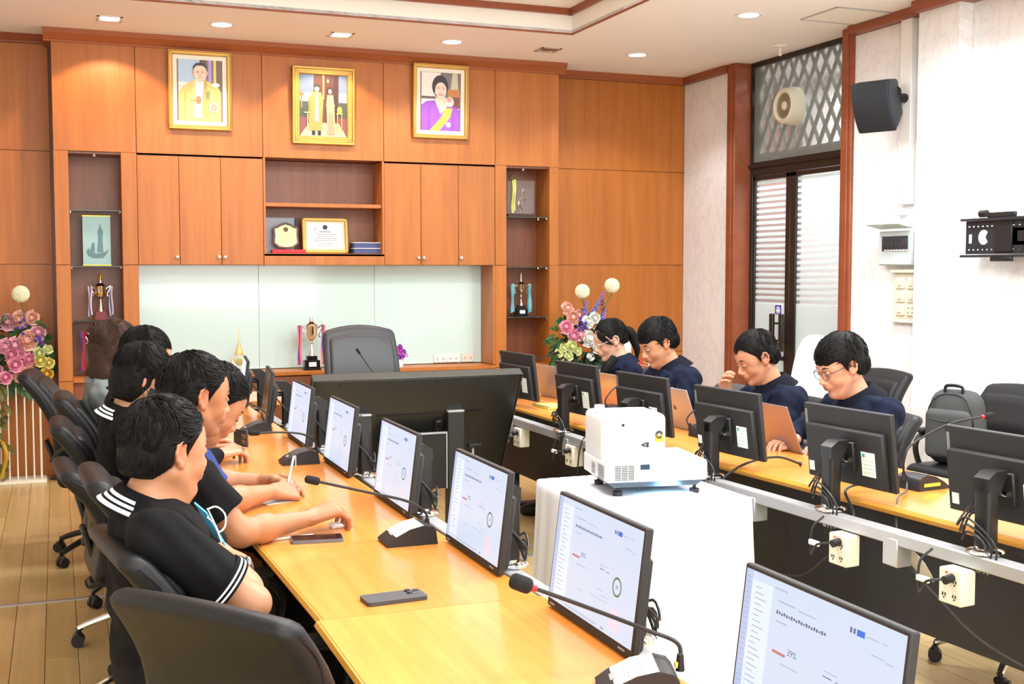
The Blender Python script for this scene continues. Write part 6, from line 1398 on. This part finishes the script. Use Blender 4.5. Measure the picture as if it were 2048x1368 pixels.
    # eyes, brows, mouth line
    sk = mat('skin_lid_%d' % skin[0], tuple(.82 * v_ for v_ in srgb((skin[0] - 6, skin[1] - 8, skin[2] - 6))), .5)
    Mm = Matrix(M.tolist()).to_4x4(); Mw = Matrix.Translation(Vector(H - org)) @ Mm @ Matrix.Scale(hsz, 4)
    dark = mat('brow_hair', (.014, .012, .011), .7)
    for s_ in (-1, 1):
        q = MB(); q.M = Mw; q.sph((.0805, s_ * .031, .0005), .0125, 14); q.sph((.0865, s_ * .031, -.0005), (.0070, .0062, .0062), 10, 1); q.build('eye', [mat('eye_white', srgb((178, 168, 158)), .35), mat('iris_dark', (.02, .012, .01), .15)], t)
        q = MB(); q.M = Mw; rows = []
        for i in range(7):      # upper lid: spherical cap hinged at the eye axis
            el = R(100 - (100 - (22 - eyes * 40)) * i / 6) if False else R(95 + (-(95) + (28 - 60 * eyes)) * i / 6)
            rows.append([(.0800 + .0150 * math.cos(el) * math.cos(az), s_ * .031 + .0150 * math.sin(az), .0005 + .0148 * math.sin(el) * math.cos(az * .7)) for az in [R(-88 + 176 * j / 12) for j in range(13)]])
        q.strip(rows, -.0009); q.build('eyelid', sk, t)
        q = MB(); q.M = Mw; e = rows[-1]; q.tube([(p[0] + .0006, p[1], p[2]) for p in e[1:-1:2]], .0011, 5, 3); q.build('eyelashes', dark, t)
        q = MB(); q.M = Mw; q.tube([(.0915, s_ * .014, .0225), (.0925, s_ * .024, .0275), (.0875, s_ * .036, .0290), (.0755, s_ * .050, .0235)], 1, 6, 4, rad=lambda u: .0052 * math.sin(math.pi * (.12 + .8 * u)) * (1 if sex == 'm' else .7)); q.build('eyebrow', dark, t)
    q = MB(); q.M = Mw; sm = .003 * smile; q.tube([(.0930, -.023, -.0625 + sm * 1.5), (.1020, -.010, -.0627), (.1045, 0, -.0622), (.1020, .010, -.0627), (.0930, .023, -.0625 + sm * 1.5)], .0014, 5, 4); q.build('mouth_line', mat('mouth_dark', srgb((110, 50, 50)), .6), t)
    # hair
    HM = hairmat or HAIR
    def zmin(x, y):
        ay = np.abs(y)
        if hair in ('short', 'fringe', 'tidy'):
            z = np.interp(x, [-.11, -.06, -.03, -.008, .004, .012, .030, .045, .06, .085, .12], [-.062, -.062, -.040, .010, -.020, -.012, .030, .046, .066 if hair != 'fringe' else .045, .074 if hair != 'fringe' else .038, .074 if hair != 'fringe' else .036])
        elif hair == 'bob': z = np.interp(x, [-.11, -.02, .0, .03, .05, .07, .12], [-.10, -.10, -.07, -.03, .02, .045, .05])
        elif hair == 'long': z = np.interp(x, [-.11, -.02, .0, .03, .05, .07, .12], [-.16, -.16, -.12, -.08, .0, .05, .055])
        else: z = np.interp(x, [-.11, -.06, -.03, -.008, .004, .012, .03, .05, .07, .085, .12], [-.05, -.045, -.02, .012, .0, .004, .03, .05, .06, .075, .076])
        return z
    th = {'short': .014, 'fringe': .020, 'tidy': .013, 'bob': .012, 'long': .018, 'pony': .009}[hair]
    def hairfn(Pw):
        l = ((Pw - H) @ M) / hsz
        a = l - np.array((-.016, 0, .038)); r = np.array((.096 + th, .077 + th * .75, .087 + th * 1.0)); k0 = np.linalg.norm(a / r, axis=-1); k1 = np.linalg.norm(a / (r * r), axis=-1) + 1e-9; d = k0 * (k0 - 1) / k1
        b = l - np.array((-.046, 0, -.015)); r2 = np.array((.060 + th, .062 + th, .075)); k0 = np.linalg.norm(b / r2, axis=-1); k1 = np.linalg.norm(b / (r2 * r2), axis=-1) + 1e-9; d = smin(d, k0 * (k0 - 1) / k1, .02)
        if hair in ('bob', 'long'):
            zb = -.085 if hair == 'bob' else -.17
            cc = l - np.array((-.035, 0, zb / 2)); rr_ = np.array((.075, .082, abs(zb) / 2 + .06)); k0 = np.linalg.norm(cc / rr_, axis=-1); k1 = np.linalg.norm(cc / (rr_ * rr_), axis=-1) + 1e-9; d = smin(d, k0 * (k0 - 1) / k1, .03)
        w_ = np.sin(l[..., 0] * 130 + 3 * np.sin(l[..., 1] * 60)) * np.sin(l[..., 1] * 120 + 2 * np.sin(l[..., 2] * 70)) * .0016 + np.sin(l[..., 0] * 55 + l[..., 2] * 40) * .002
        d = d + w_
        cut = (zmin(l[..., 0], l[..., 1]) - l[..., 2]) * .75 + .0025 * np.sin(l[..., 1] * 210 + l[..., 0] * 90)
        d = smax(d, cut, .008)
        if hair not in ('bob', 'long'):
            e = l * np.array((1, 1, 1.)); e = np.stack([e[..., 0] + .009, np.abs(e[..., 1]) - .086, e[..., 2] + .006], -1); r3 = np.array((.021, .020, .033)); k0 = np.linalg.norm(e / r3, axis=-1); k1 = np.linalg.norm(e / (r3 * r3), axis=-1) + 1e-9; d = smax(d, -(k0 * (k0 - 1) / k1), .004)
        return d * hsz
    hp = [fnp(hairfn, H + M @ np.array((-.02, 0, .02 if hair not in ('bob', 'long') else -.04)) * hsz, (.13 if hair not in ('bob', 'long') else .2) * hsz)]
    Vh, Qh = surface(hp, max(vox * .85, .0036)); ho = mesh_np('hair', Vh - org, Qh, HM, t)
    # strands lying over the cap
    q = MB(); q.M = Mw; rg = random.Random(int(H[1] * 1000)); cr = Vector((-.55, .1, .83)).normalized(); nst = 1100 if vox < .0045 else 500
    for i in range(nst):
        d = Vector((rg.gauss(0, 1), rg.gauss(0, 1), rg.gauss(0, 1))).normalized()
        if d.z < -.3: d.z = -d.z
        rr = Vector((.096 + th, .077 + th * .75, .087 + th * 1.0)); cen = Vector((-.016, 0, .038))
        p = Vector((d.x * rr.x, d.y * rr.y, d.z * rr.z)) + cen
        if p.z < float(zmin(np.array(p.x), 0)) + .012: continue
        pts = [p * 1.0]; Ls = rg.uniform(.025, .05) if hair in ('short', 'tidy', 'fringe') else rg.uniform(.05, .09)
        for k in range(4):
            a = pts[-1] - cen; nrm_ = Vector((a.x / rr.x ** 2, a.y / rr.y ** 2, a.z / rr.z ** 2)).normalized()
            f_ = (a.normalized() - cr * a.normalized().dot(cr)); f_ = f_ + Vector((.6 if a.x > .0 else -.2, 0, -.5 if hair != 'short' else -.15)) * .5; f_ = f_ - nrm_ * f_.dot(nrm_); f_ = f_.normalized() if f_.length > 1e-4 else Vector((1, 0, 0))
            pn_ = pts[-1] + f_ * Ls / 4; b_ = pn_ - cen; sc_ = math.sqrt((b_.x / rr.x) ** 2 + (b_.y / rr.y) ** 2 + (b_.z / rr.z) ** 2); pn_ = cen + b_ / sc_ * (1.0 + .01 + rg.uniform(-.015, .03)) ; pts.append(pn_)
        q.tube(pts, 1, 4, 1, rad=lambda u: .0022 * (1 - u * .85))
    cen = Vector((-.046, 0, -.015)); rr = Vector((.060 + th + .001, .062 + th + .001, .076))
    for i in range(nst // 2):
        a = rg.uniform(.9, 2 * math.pi - .9); p = cen + Vector((rr.x * math.cos(a), rr.y * math.sin(a), 0)); p.z = rg.uniform(-.045, .04); 
        if p.x > -.03 and hair not in ('bob', 'long'): continue
        pts = []
        for k in range(4):
            z = p.z - .011 * k; f_ = max(.15, 1 - ((z - cen.z) / rr.z) ** 2) ** .5
            if z < float(zmin(np.array(p.x), 0)) + .004: break
            pts.append(Vector((cen.x + (p.x - cen.x) * f_ * (1.01 + rg.uniform(-.012, .02)), (p.y) * f_ * (1.01 + rg.uniform(-.012, .02)), z)))
        if len(pts) > 2: q.tube(pts, 1, 4, 1, rad=lambda u: .0022 * (1 - u * .8))
    q.build('hair_strands', HM, t, ang=60)['kind'] = 'stuff'
    # shirt
    inf = .010; Sp = torso(inf); 
    def wr_(Pw):
        return .0035 * np.sin(Pw[..., 2] * 46 + Pw[..., 0] * 30 + 2 * np.sin(Pw[..., 1] * 22)) * np.sin(Pw[..., 1] * 28 + Pw[..., 2] * 17) + .0018 * np.sin(Pw[..., 0] * 90 + Pw[..., 2] * 70 + np.sin(Pw[..., 1] * 50))
    cuffs = []
    for S_, E_, W_ in ((SR, ER, WR), (SL, EL, WL)):
        if sleeve == 'short':
            e = S_ + (E_ - S_) * sleeve_end; Sp += [ellp(S_, (.059 * arm,) * 3, None, .02), cutc(S_, e, .062 * arm, .064 * arm, .035)]; cuffs.append((e, _u(E_ - S_), .064 * arm))
        else:
            Sp += [ellp(S_, (.053 * arm,) * 3, None, .02), cone(S_, E_, .051 * arm, .046 * arm, .045), cutc(E_, E_ + (W_ - E_) * .93, .048 * arm, .038, .02), ellp(E_, (.050 * arm,) * 3, None, .02)]
    nk = _u(neck_top - N); Sp += [cone(N + nk * .005, N + nk * .10, neckr + .006, neckr + .012, .008, 1)]
    Vs, Qs = surface(Sp, vox * 1.35, wr_); so = mesh_np('shirt' if sleeve == 'short' or sex == 'f0' else 'jacket', Vs - org, Qs, shirt, t, label=shirtlabel)
    def drape(w_, h_, off=.005):
        p = mid + lat * w_ + up2 * h_ + fw * .45
        for _ in range(40):
            dd = float(field(Sp, p[None, None, :])[0, 0]); 
            if dd < .0015: break
            p = p - fw * max(dd * .8, .002)
        return Vector(p + fw * off - org)
    if inner:
        im, lm = inner; hs_ = [.03, -.0, -.05, -.11, -.17, -.23]
        q = MB(); q.strip([[drape(w_ * (1 - .12 * i), h_, .004) for w_ in (-.055, -.03, 0, .03, .055)] for i, h_ in enumerate(hs_[1:])], .002); q.build('inner_shirt_front', im, t)
        for sg in (-1, 1):
            q = MB(); q.strip([[drape(sg * (.045 - .006 * i), h_, .009), drape(sg * (.065 - .006 * i), h_, .012), drape(sg * (.095 - .012 * i), h_, .010)] for i, h_ in enumerate(hs_)], .003); q.build('lapel', lm, t)
    # collar ring
    if collar:
        cm, open_, mats_, prof = collar; cdrop = .03 if sleeve == 'short' else .014; q = MB(); x_, y_, z_, _ = frame((0, 0, 0), Vector(nk)); fwv = Vector(M @ np.array((1, 0, 0))); fwv = (fwv - z_ * fwv.dot(z_)).normalized(); sv = z_.cross(fwv)
        A = [R(open_ + (360 - 2 * open_) * i / 40) for i in range(41)]
        for j in range(len(prof) - 1):
            rows = []
            for (r_, h_) in (prof[j][:2], prof[j + 1][:2]):
                rows.append([Vector(N - org) + z_ * (h_ + .016 * (1 - abs(a - math.pi) / math.pi) * 0 - cdrop * max(0, math.cos(a)) ** 2) + (fwv * math.cos(a) * 1.08 + sv * math.sin(a)) * (r_ + neckr - .054) for a in A])
            q.strip(rows, .0022, prof[j][2])
        q.build('collar', mats_, t)
    # trousers and shoes
    if legs:
        (KR, KL, AR, AL) = [np.asarray(v, float) for v in legs]; Tp = [ellp(PV + up2 * .02, (.13 * bulk, .175 * bulk, .11), T, .05)]
        for sgn, K_, A_ in ((-1, KR, AR), (1, KL, AL)):
            hp_ = PV + lat * sgn * .095; Tp += [cone(hp_, K_, .088 * bulk, .064, .05), cone(K_, A_, .062, .05, .03)]
        Vt, Qt = surface(Tp, .008, lambda Pw: .004 * np.sin(Pw[..., 0] * 40 + Pw[..., 1] * 22 + Pw[..., 2] * 30)); mesh_np('trousers', Vt - org, Qt, fabric('trousers_%d_%d' % trousers[:2], trousers), t)
        for A_, K_ in ((AR, KR), (AL, KL)):
            q = MB(); d = _u(K_ - PV); d[2] = 0; ang_ = math.atan2(d[1], d[0]); c_ = A_ - org + np.array((d[0], d[1], 0)) * .06; q.rbox((c_[0], c_[1], .045), (.26, .095, .09), .035, (3, 1, 1), lambda p: (p.x, p.y * (1 - .2 * max(0, p.x / .13)), p.z * (1 - .35 * max(0, p.x / .13)) - .012 * max(0, p.x / .13)), rot=(0, 0, ang_)); q.build('shoe', black, t)
    return t, dict(X=X, M=M, Mw=Mw, org=org, N=N, nk=nk, fw=fw, lat=lat, up=up2, T=T, mid=mid, cuffs=cuffs, H=H, hs=hsz, neckr=neckr, PV=PV, bulk=bulk)
def glasses(t, d, mt, r=.021, round_=True):
    q = MB(); q.M = d['Mw']
    for s_ in (-1, 1):
        q.tube([(.104 - .004 * abs(math.cos(a)) , s_ * .033 + r * 1.05 * math.cos(a), -.001 + r * (.92 if round_ else .72) * math.sin(a)) for a in [R(i * 15) for i in range(25)]], .0014, 6, smooth=False)
        q.tube([(.1, s_ * .054, .006), (.07, s_ * .073, .008), (.0, s_ * .083, .010), (-.02, s_ * .083, -.008)], .0016, 5, 4)
    q.tube([(.104, -.012, .004), (.109, 0, .008), (.104, .012, .004)], .0014, 5, 4)
    q.build('glasses', mt, t)
# ------------------------------------------------------------------ the people
blk_tee = fabric('black_jersey', (15, 15, 17)); navy = fabric('navy_jacket_cloth', (17, 25, 46)); navy2 = fabric('navy_collar_cloth', (10, 14, 27)); bluet = fabric('blue_jersey', (52, 70, 130)); pale = mat('pale_blue_shirt', srgb((170, 184, 220)), .8); greys = fabric('grey_cloth', (120, 128, 130)); whitep = mat('white_piping', srgb((230, 236, 244)), .7)
teal = fabric('dark_teal_jersey', (28, 52, 78))
POLO = (0, 38, [blk_tee, whitep], [(.058, .030, 0), (.063, .040, 0), (.070, .034, 0), (.078, .020, 1), (.082, .012, 0), (.086, .007, 1), (.091, .000, 0), (.095, -.005, 1), (.103, -.014, 0), (.107, -.018, 0)])
PLAIN = lambda m_: (0, 10, [m_], [(.054, .006, 0), (.060, .016, 0), (.068, .008, 0), (.078, -.008, 0), (.082, -.012, 0)])
JACK = lambda m_: (0, 14, [m_], [(.056, .022, 0), (.061, .046, 0), (.070, .050, 0), (.082, .034, 0), (.098, .006, 0), (.112, -.018, 0)])
def legs_of(PV, f, l, k=.42, w=.14):
    PV = np.array(PV, float); f = np.array((*f, 0.)); l = np.array((*l, 0.)); K = PV + f * k; K[2] = .50; A = K + f * .03; A[2] = .08
    return (K - l * w, K + l * w, A - l * w * .9, A + l * w * .9)
# man with crossed arms (nearest on the left)
t, d = person('man in a black polo with white striped collar, arms crossed, facing the screens', (.245, 2.99, 1.10), (28, 6, 0), (.185, 2.98, .965), (.20, 2.815, .925), (.20, 3.165, .925), (.425, 2.81, .745), (.43, 3.14, .745), (.40, 3.07, .80), (.405, 2.925, .805), (.25, 2.98, .56),
    [dict(fwd=(-.1, .9, .15), nrm=(.8, .1, .6), thumb=1, curl=(35, 40, 25)), dict(fwd=(-.40, -.85, -.42), nrm=(.75, -.5, .35), thumb=-1, curl=(8, 14, 10), spread=9)],
    skin=(196, 140, 104), shirt=blk_tee, vox=.0038, bulk=1.08, arm=1.1, collar=POLO, legs=legs_of((.25, 2.98, .56), (1, .05), (0, 1)), chinfat=1.0, sleeve_end=.74, hs=1.0, shirtlabel='black polo shirt')
for (e, ax, r_) in d['cuffs'][:1]:
    e = Vector(e - d['org']); ax = Vector(ax)
    for k, o in enumerate((-.018, -.007)): q = MB(); q.cyl(e + ax * o, e + ax * (o + .0045), r_ + .0025, r_ + .0028, 40); q.build('cuff_stripe', whitep, t)
    q = MB(); q.cyl(e + ax * -.028, e + ax * .004, r_ + .0012, r_ + .0018, 40); q.build('sleeve_cuff', blk_tee, t)
# wrist watch on the left wrist
W = Vector(np.array((.405, 2.925, .805)) - d['org']); ax = Vector(_u(np.array((.405, 2.925, .805)) - np.array((.43, 3.14, .745))))
q = MB(); q.cyl(W - ax * .03, W - ax * .010, .033, .031, 24); q.build('watch_strap', mat('watch_strap', (.03, .03, .032), .5), t)
q = MB(); q.M = Matrix.Translation(W - ax * .02 + Vector((.03, -.004, .012))) @ Matrix.Rotation(R(70), 4, 'Y'); q.lathe([(.001, .006), (.015, .006), (.018, .002), (.018, -.004)], n=20); q.build('watch_case', mat('watch_steel', (.2, .2, .21), .25, .8), t)
# blue face mask hooked on his collar
q = MB(); c = Vector((.315 - .25, 2.895 - 2.98, .962)); 
rows = [[c + Vector((.0 + .045 * v + .012 * u, -.016 * u - .01, .012 - .085 * v - .01 * u)) for u in (-1, -.3, .4, 1)] for v in (0, .25, .5, .75, 1)]
q.strip(rows, .004); q.build('face_mask', mat('mask_blue', srgb((96, 186, 226)), .8), t, label='blue face mask hooked on the collar')
q = MB(); q.tube([c + Vector(p) for p in ((.012, -.026, .008), (.035, -.022, .012), (.055, -.02, -.008), (.055, -.02, -.038), (.04, -.022, -.05), (.03, -.024, -.03), (.012, -.026, -.01))], .0022, 6, 5); q.tube([c + Vector(p) for p in ((.015, -.03, .006), (.03, -.03, -.03), (.045, -.03, -.075))], .002, 6, 5); q.build('ear_loop', white, t)
# man reaching forward
t, d = person('man in a black T-shirt leaning on the table, bare arm reaching towards a phone', (.375, 3.53, 1.175), (18, 10, 0), (.30, 3.55, .985), (.345, 3.38, .955), (.30, 3.735, .95), (.475, 3.36, .795), (.36, 3.83, .76), (.695, 3.485, .795), (.47, 3.72, .655), (.24, 3.58, .56),
    [dict(fwd=(1, .1, .28), nrm=(-.1, -.25, 1), thumb=1, curls=[(58, 42, 22), (60, 44, 22), (58, 44, 24), (54, 40, 22)], thumb_in=10, s=1.08), dict(fwd=(.8, -.4, -.15), nrm=(.1, 0, 1), thumb=-1, curl=(30, 35, 20))],
    skin=(182, 124, 84), shirt=blk_tee, vox=.0040, bulk=1.0, arm=1.08, collar=PLAIN(blk_tee), legs=legs_of((.24, 3.58, .56), (1, 0), (0, 1)), sleeve_end=.66, facehair=.25, eyes=.6, hs=.96)
# man writing in blue
t, d = person('man in a blue T-shirt bent over the table, writing with a white pen', (.475, 3.95, 1.105), (12, 38, 0), (.365, 3.97, .965), (.385, 3.82, .925), (.36, 4.13, .93), (.475, 3.80, .80), (.47, 4.20, .80), (.675, 3.985, .79), (.665, 4.14, .80), (.25, 4.0, .56),
    [dict(fwd=(.9, .3, -.1), nrm=(.2, -.6, .75), thumb=1, curls=[(45, 45, 25), (50, 50, 25), (55, 50, 25), (55, 50, 25)], thumb_in=20), dict(fwd=(.85, -.45, .1), nrm=(.1, .5, .8), thumb=-1, curl=(25, 30, 15))],
    skin=(188, 130, 92), shirt=bluet, vox=.0044, bulk=1.08, arm=1.12, collar=PLAIN(bluet), legs=legs_of((.25, 4.0, .56), (1, 0), (0, 1)), sleeve_end=.70, chinfat=.8, eyes=.9)
pen = empty('ballpoint_pen', (.735, 4.03, .80), 0, 'white pen held upright in the writing hand', 'pen'); q = MB(); q.cyl((-.01, 0, -.04), (.02, .01, .085), .0042, n=10); q.build('barrel', white, pen); q = MB(); q.cyl((.02, .01, .085), (.024, .0113, .10), .0048, n=10); q.box((.03, .012, .08), (.003, .004, .04)); q.build('cap_clip', mat('pen_grey', srgb((190, 190, 200)), .4), pen)
# masked woman
t, d = person('woman in a black striped collar polo and black face mask, short black hair', (.305, 4.68, 1.135), (0, 18, 0), (.235, 4.69, .99), (.235, 4.53, .95), (.235, 4.86, .95), (.39, 4.50, .76), (.38, 4.95, .78), (.60, 4.80, .80), (.60, 4.94, .80), (.22, 4.7, .56),
    [dict(fwd=(.8, .55, .1), nrm=(-.1, -.3, .9), thumb=1, curl=(35, 35, 20)), dict(fwd=(.9, -.3, .1), nrm=(-.2, .5, .8), thumb=-1, curl=(30, 40, 20))],
    skin=(202, 150, 118), shirt=blk_tee, sleeve='long', hair='bob', vox=.005, sex='f', collar=POLO, legs=legs_of((.22, 4.7, .56), (1, 0), (0, 1)), bulk=.98, shirtlabel='black long sleeved top')
q = MB(); q.M = d['Mw']; rows = []
for i in range(7):
    z = -.028 - .085 * i / 6; xx = [.113, .117, .116, .113, .106, .094, .078][i]; rows.append([(xx * math.cos(a) ** .8 if True else 0, .072 * math.sin(a), z) for a in [R(-80 + 160 * j / 12) for j in range(13)]])
q.strip(rows, -.002); q.tube([(.03, -.072, -.05), (.0, -.08, -.02)], .0015, 5, smooth=False); q.tube([(.03, -.072, -.09), (.0, -.08, -.035)], .0015, 5, smooth=False); q.build('black_face_mask', mat('mask_black', (.012, .012, .012), .8), t)
ph = empty('smartphone', (.705, 4.93, .845), R(-78), 'black smartphone held upright with ringed camera lenses', 'phone')
q = MB(); q.rbox((0, 0, 0), (.072, .010, .15), .0045, (1, 1, 1), rot=(0, R(86), 0)); q.build('case', mat('phone_case_black', (.05, .05, .055), .55), ph)
for a, b in ((.035, .012), (.058, .012), (.035, -.012), (.058, -.012)): q = MB(); q.M = Matrix.Translation((a, -.006, b)) @ Matrix.Rotation(R(90), 4, 'X'); q.lathe([(.0075, 0), (.0095, .0015), (.0105, 0)], n=18); q.build('lens_ring', mat('lens_gold', srgb((190, 150, 110)), .25, .8), ph)
# two more behind her
t, d = person('person with short black hair in dark clothes behind the masked woman', (.36, 5.32, 1.165), (-5, 16, 0), (.275, 5.33, 1.01), (.27, 5.16, .965), (.27, 5.50, .965), (.36, 5.13, .76), (.36, 5.56, .76), (.58, 5.25, .80), (.58, 5.42, .80), (.24, 5.35, .56),
    [dict(fwd=(1, .1, 0), nrm=(0, 0, 1), thumb=1), dict(fwd=(1, -.1, 0), nrm=(0, 0, 1), thumb=-1)], skin=(206, 154, 120), shirt=fabric('charcoal_jersey', (30, 32, 34)), sleeve='long', hair='bob', vox=.0056, legs=legs_of((.24, 5.35, .56), (1, 0), (0, 1)), collar=PLAIN(blk_tee), shirtlabel='charcoal long sleeved top')
t, d = person('person with shoulder length brown hair in a grey top, at the far left end', (.262, 5.92, 1.165), (6, 12, 0), (.20, 5.93, 1.01), (.195, 5.77, .96), (.195, 6.09, .96), (.26, 5.73, .76), (.26, 6.14, .76), (.52, 5.85, .80), (.52, 6.02, .80), (.22, 5.93, .56),
    [dict(fwd=(1, .1, 0), nrm=(0, 0, 1), thumb=1), dict(fwd=(1, -.1, 0), nrm=(0, 0, 1), thumb=-1)], skin=(214, 164, 134), shirt=greys, sleeve='long', hair='long', hairmat=HAIRB, vox=.0056, sex='f', legs=legs_of((.22, 5.93, .56), (1, 0), (0, 1)), collar=PLAIN(greys), shirtlabel='grey long sleeved top')
# right side: they face -x and look down at their laptops
def mir(x): return x
LR = dict(thumb=1)
t, d = person('woman with clear glasses and a ponytail, white lettering on her dark top', (3.235, 6.60, 1.105), (174, 20, 0), (3.30, 6.58, .955), (3.31, 6.72, .91), (3.31, 6.44, .91), (3.20, 6.78, .74), (3.22, 6.40, .74), (3.05, 6.86, .785), (3.10, 6.50, .785), (3.32, 6.58, .56),
    [dict(fwd=(-1, .2, 0), nrm=(.1, 0, 1), thumb=1, curl=(25, 35, 20)), dict(fwd=(-1, .2, 0), nrm=(.1, 0, 1), thumb=-1, curl=(25, 35, 20))], skin=(218, 172, 146), shirt=navy, sleeve='long', hair='pony', vox=.0048, sex='f', bulk=.9, legs=legs_of((3.32, 6.58, .56), (-1, 0), (0, -1)), collar=JACK(navy), eyes=.7, hs=1.0, inner=(teal, navy), shirtlabel='navy jacket')
glasses(t, d, mat('clear_rim', srgb((226, 206, 190)), .2, .2), .022)
q = MB(); q.M = d['Mw']; q.tube([(-.10, .0, .03), (-.135, .0, .01), (-.15, .0, -.05), (-.145, .01, -.12), (-.12, .01, -.18)], 1, 10, 6, rad=lambda u: .012 + .024 * math.sin(math.pi * min(1, u * 1.05 + .05)) * (1 - .3 * u)); q.build('ponytail', HAIR, t)
q = MB(); q.M = d['Mw']
for k in range(9): q.tube([(.075 - .004 * k, .03 + .005 * k, .08 - .002 * k), (.085 - .004 * k, .052 + .003 * k, .05), (.066 - .006 * k, .072 + .001 * k, .01 - .004 * k)], .004, 5, 4)
q.build('fringe_strands', HAIR, t)['kind'] = 'stuff'
q = MB(); q.tube([Vector(p) - Vector(d['org']) for p in ((3.20, 6.47, 1.0), (3.15, 6.45, .95), (3.13, 6.46, .88), (3.14, 6.48, .80))], 1, 8, 5, rad=lambda u: .028 * (1 - .5 * u)); q.build('hair_lock', HAIR, t)
v, f = text_mesh('GCOO', .03); q = MB(); q.M = Matrix.Translation(Vector((3.188, 6.50, .862)) - Vector(d['org'])) @ Matrix.Rotation(R(-97), 4, 'Z') @ Matrix.Rotation(R(82), 4, 'X'); q.add([(a * 1.1, b, c_ + .0) for a, b, c_ in v], f); q.build('white_lettering', whitep, t, recalc=False)
t, d = person('smiling man in a navy jacket looking down at the laptop with the copper reflection', (3.22, 5.95, 1.125), (180, 26, 0), (3.31, 5.93, .975), (3.31, 6.105, .93), (3.32, 5.755, .93), (3.18, 6.17, .74), (3.20, 5.68, .75), (3.07, 6.10, .785), (3.08, 5.83, .785), (3.34, 5.93, .56),
    [dict(fwd=(-1, -.1, 0), nrm=(.1, 0, 1), thumb=1, curl=(25, 35, 20)), dict(fwd=(-1, .1, 0), nrm=(.1, 0, 1), thumb=-1, curl=(25, 35, 20))], skin=(206, 150, 114), shirt=navy, sleeve='long', hair='fringe', vox=.0048, bulk=1.15, arm=1.12, legs=legs_of((3.34, 5.93, .56), (-1, 0), (0, -1)), collar=JACK(navy2), smile=1, chinfat=1.0, eyes=.75, hs=1.04, inner=(navy2, navy))
def chest_logo(t, d, p, s=1.0):
    o = Vector(p) - Vector(d['org']); q = MB(); q.M = Matrix.Translation(o) @ Matrix.Rotation(R(-62), 4, 'Z') @ Matrix.Rotation(R(84), 4, 'X') @ Matrix.Scale(s, 4)
    q.tube([(.012 * math.cos(a) * .7, .016 * math.sin(a), 0) for a in [R(100 - i * 20) for i in range(14)]], .0022, 5, 2); q.tube([(-.006, -.008, 0), (0, .002, 0), (.004, .006, 0)], .0025, 5, 3, m=1); q.build('chest_emblem', [whitep, mat('emblem_green', srgb((90, 190, 150)), .6)], t)
chest_logo(t, d, (3.225, 5.785, .86), 1.3)
t, d = person('man in a navy jacket over a pale striped shirt, looking down, hand raised', (3.20, 4.90, 1.115), (172, 26, 0), (3.29, 4.88, .965), (3.29, 5.04, .925), (3.30, 4.72, .925), (3.14, 5.10, .80), (3.17, 4.64, .75), (3.10, 4.99, .93), (3.08, 4.72, .785), (3.33, 4.88, .56),
    [dict(fwd=(-.5, -.2, .8), nrm=(-.6, .6, .3), thumb=1, curl=(40, 45, 30)), dict(fwd=(-1, .1, 0), nrm=(.1, 0, 1), thumb=-1, curl=(25, 35, 20))], skin=(200, 144, 110), shirt=navy, sleeve='long', hair='tidy', vox=.0048, legs=legs_of((3.33, 4.88, .56), (-1, 0), (0, -1)), collar=JACK(navy2), eyes=.8, inner=(pale, navy))
chest_logo(t, d, (3.19, 4.745, .875), 1.3)
t, d = person('man with dark round glasses in a navy jacket, bent over his laptop', (3.20, 4.235, 1.125), (173, 22, 0), (3.29, 4.22, .975), (3.30, 4.385, .935), (3.31, 4.045, .935), (3.10, 4.46, .79), (3.17, 3.97, .76), (3.06, 4.36, .79), (3.12, 4.16, .785), (3.34, 4.22, .56),
    [dict(fwd=(-1, -.1, 0), nrm=(.1, 0, 1), thumb=1, curl=(25, 35, 20)), dict(fwd=(-1, .3, 0), nrm=(.1, 0, 1), thumb=-1, curl=(25, 35, 20))], skin=(212, 160, 130), shirt=navy, sleeve='long', hair='fringe', vox=.0045, bulk=1.05, legs=legs_of((3.34, 4.22, .56), (-1, 0), (0, -1)), collar=JACK(navy2), facehair=.2, eyes=.7, chinfat=.5, hs=1.03, inner=(navy2, navy))
glasses(t, d, mat('dark_rim', (.02, .022, .03), .3), .023)
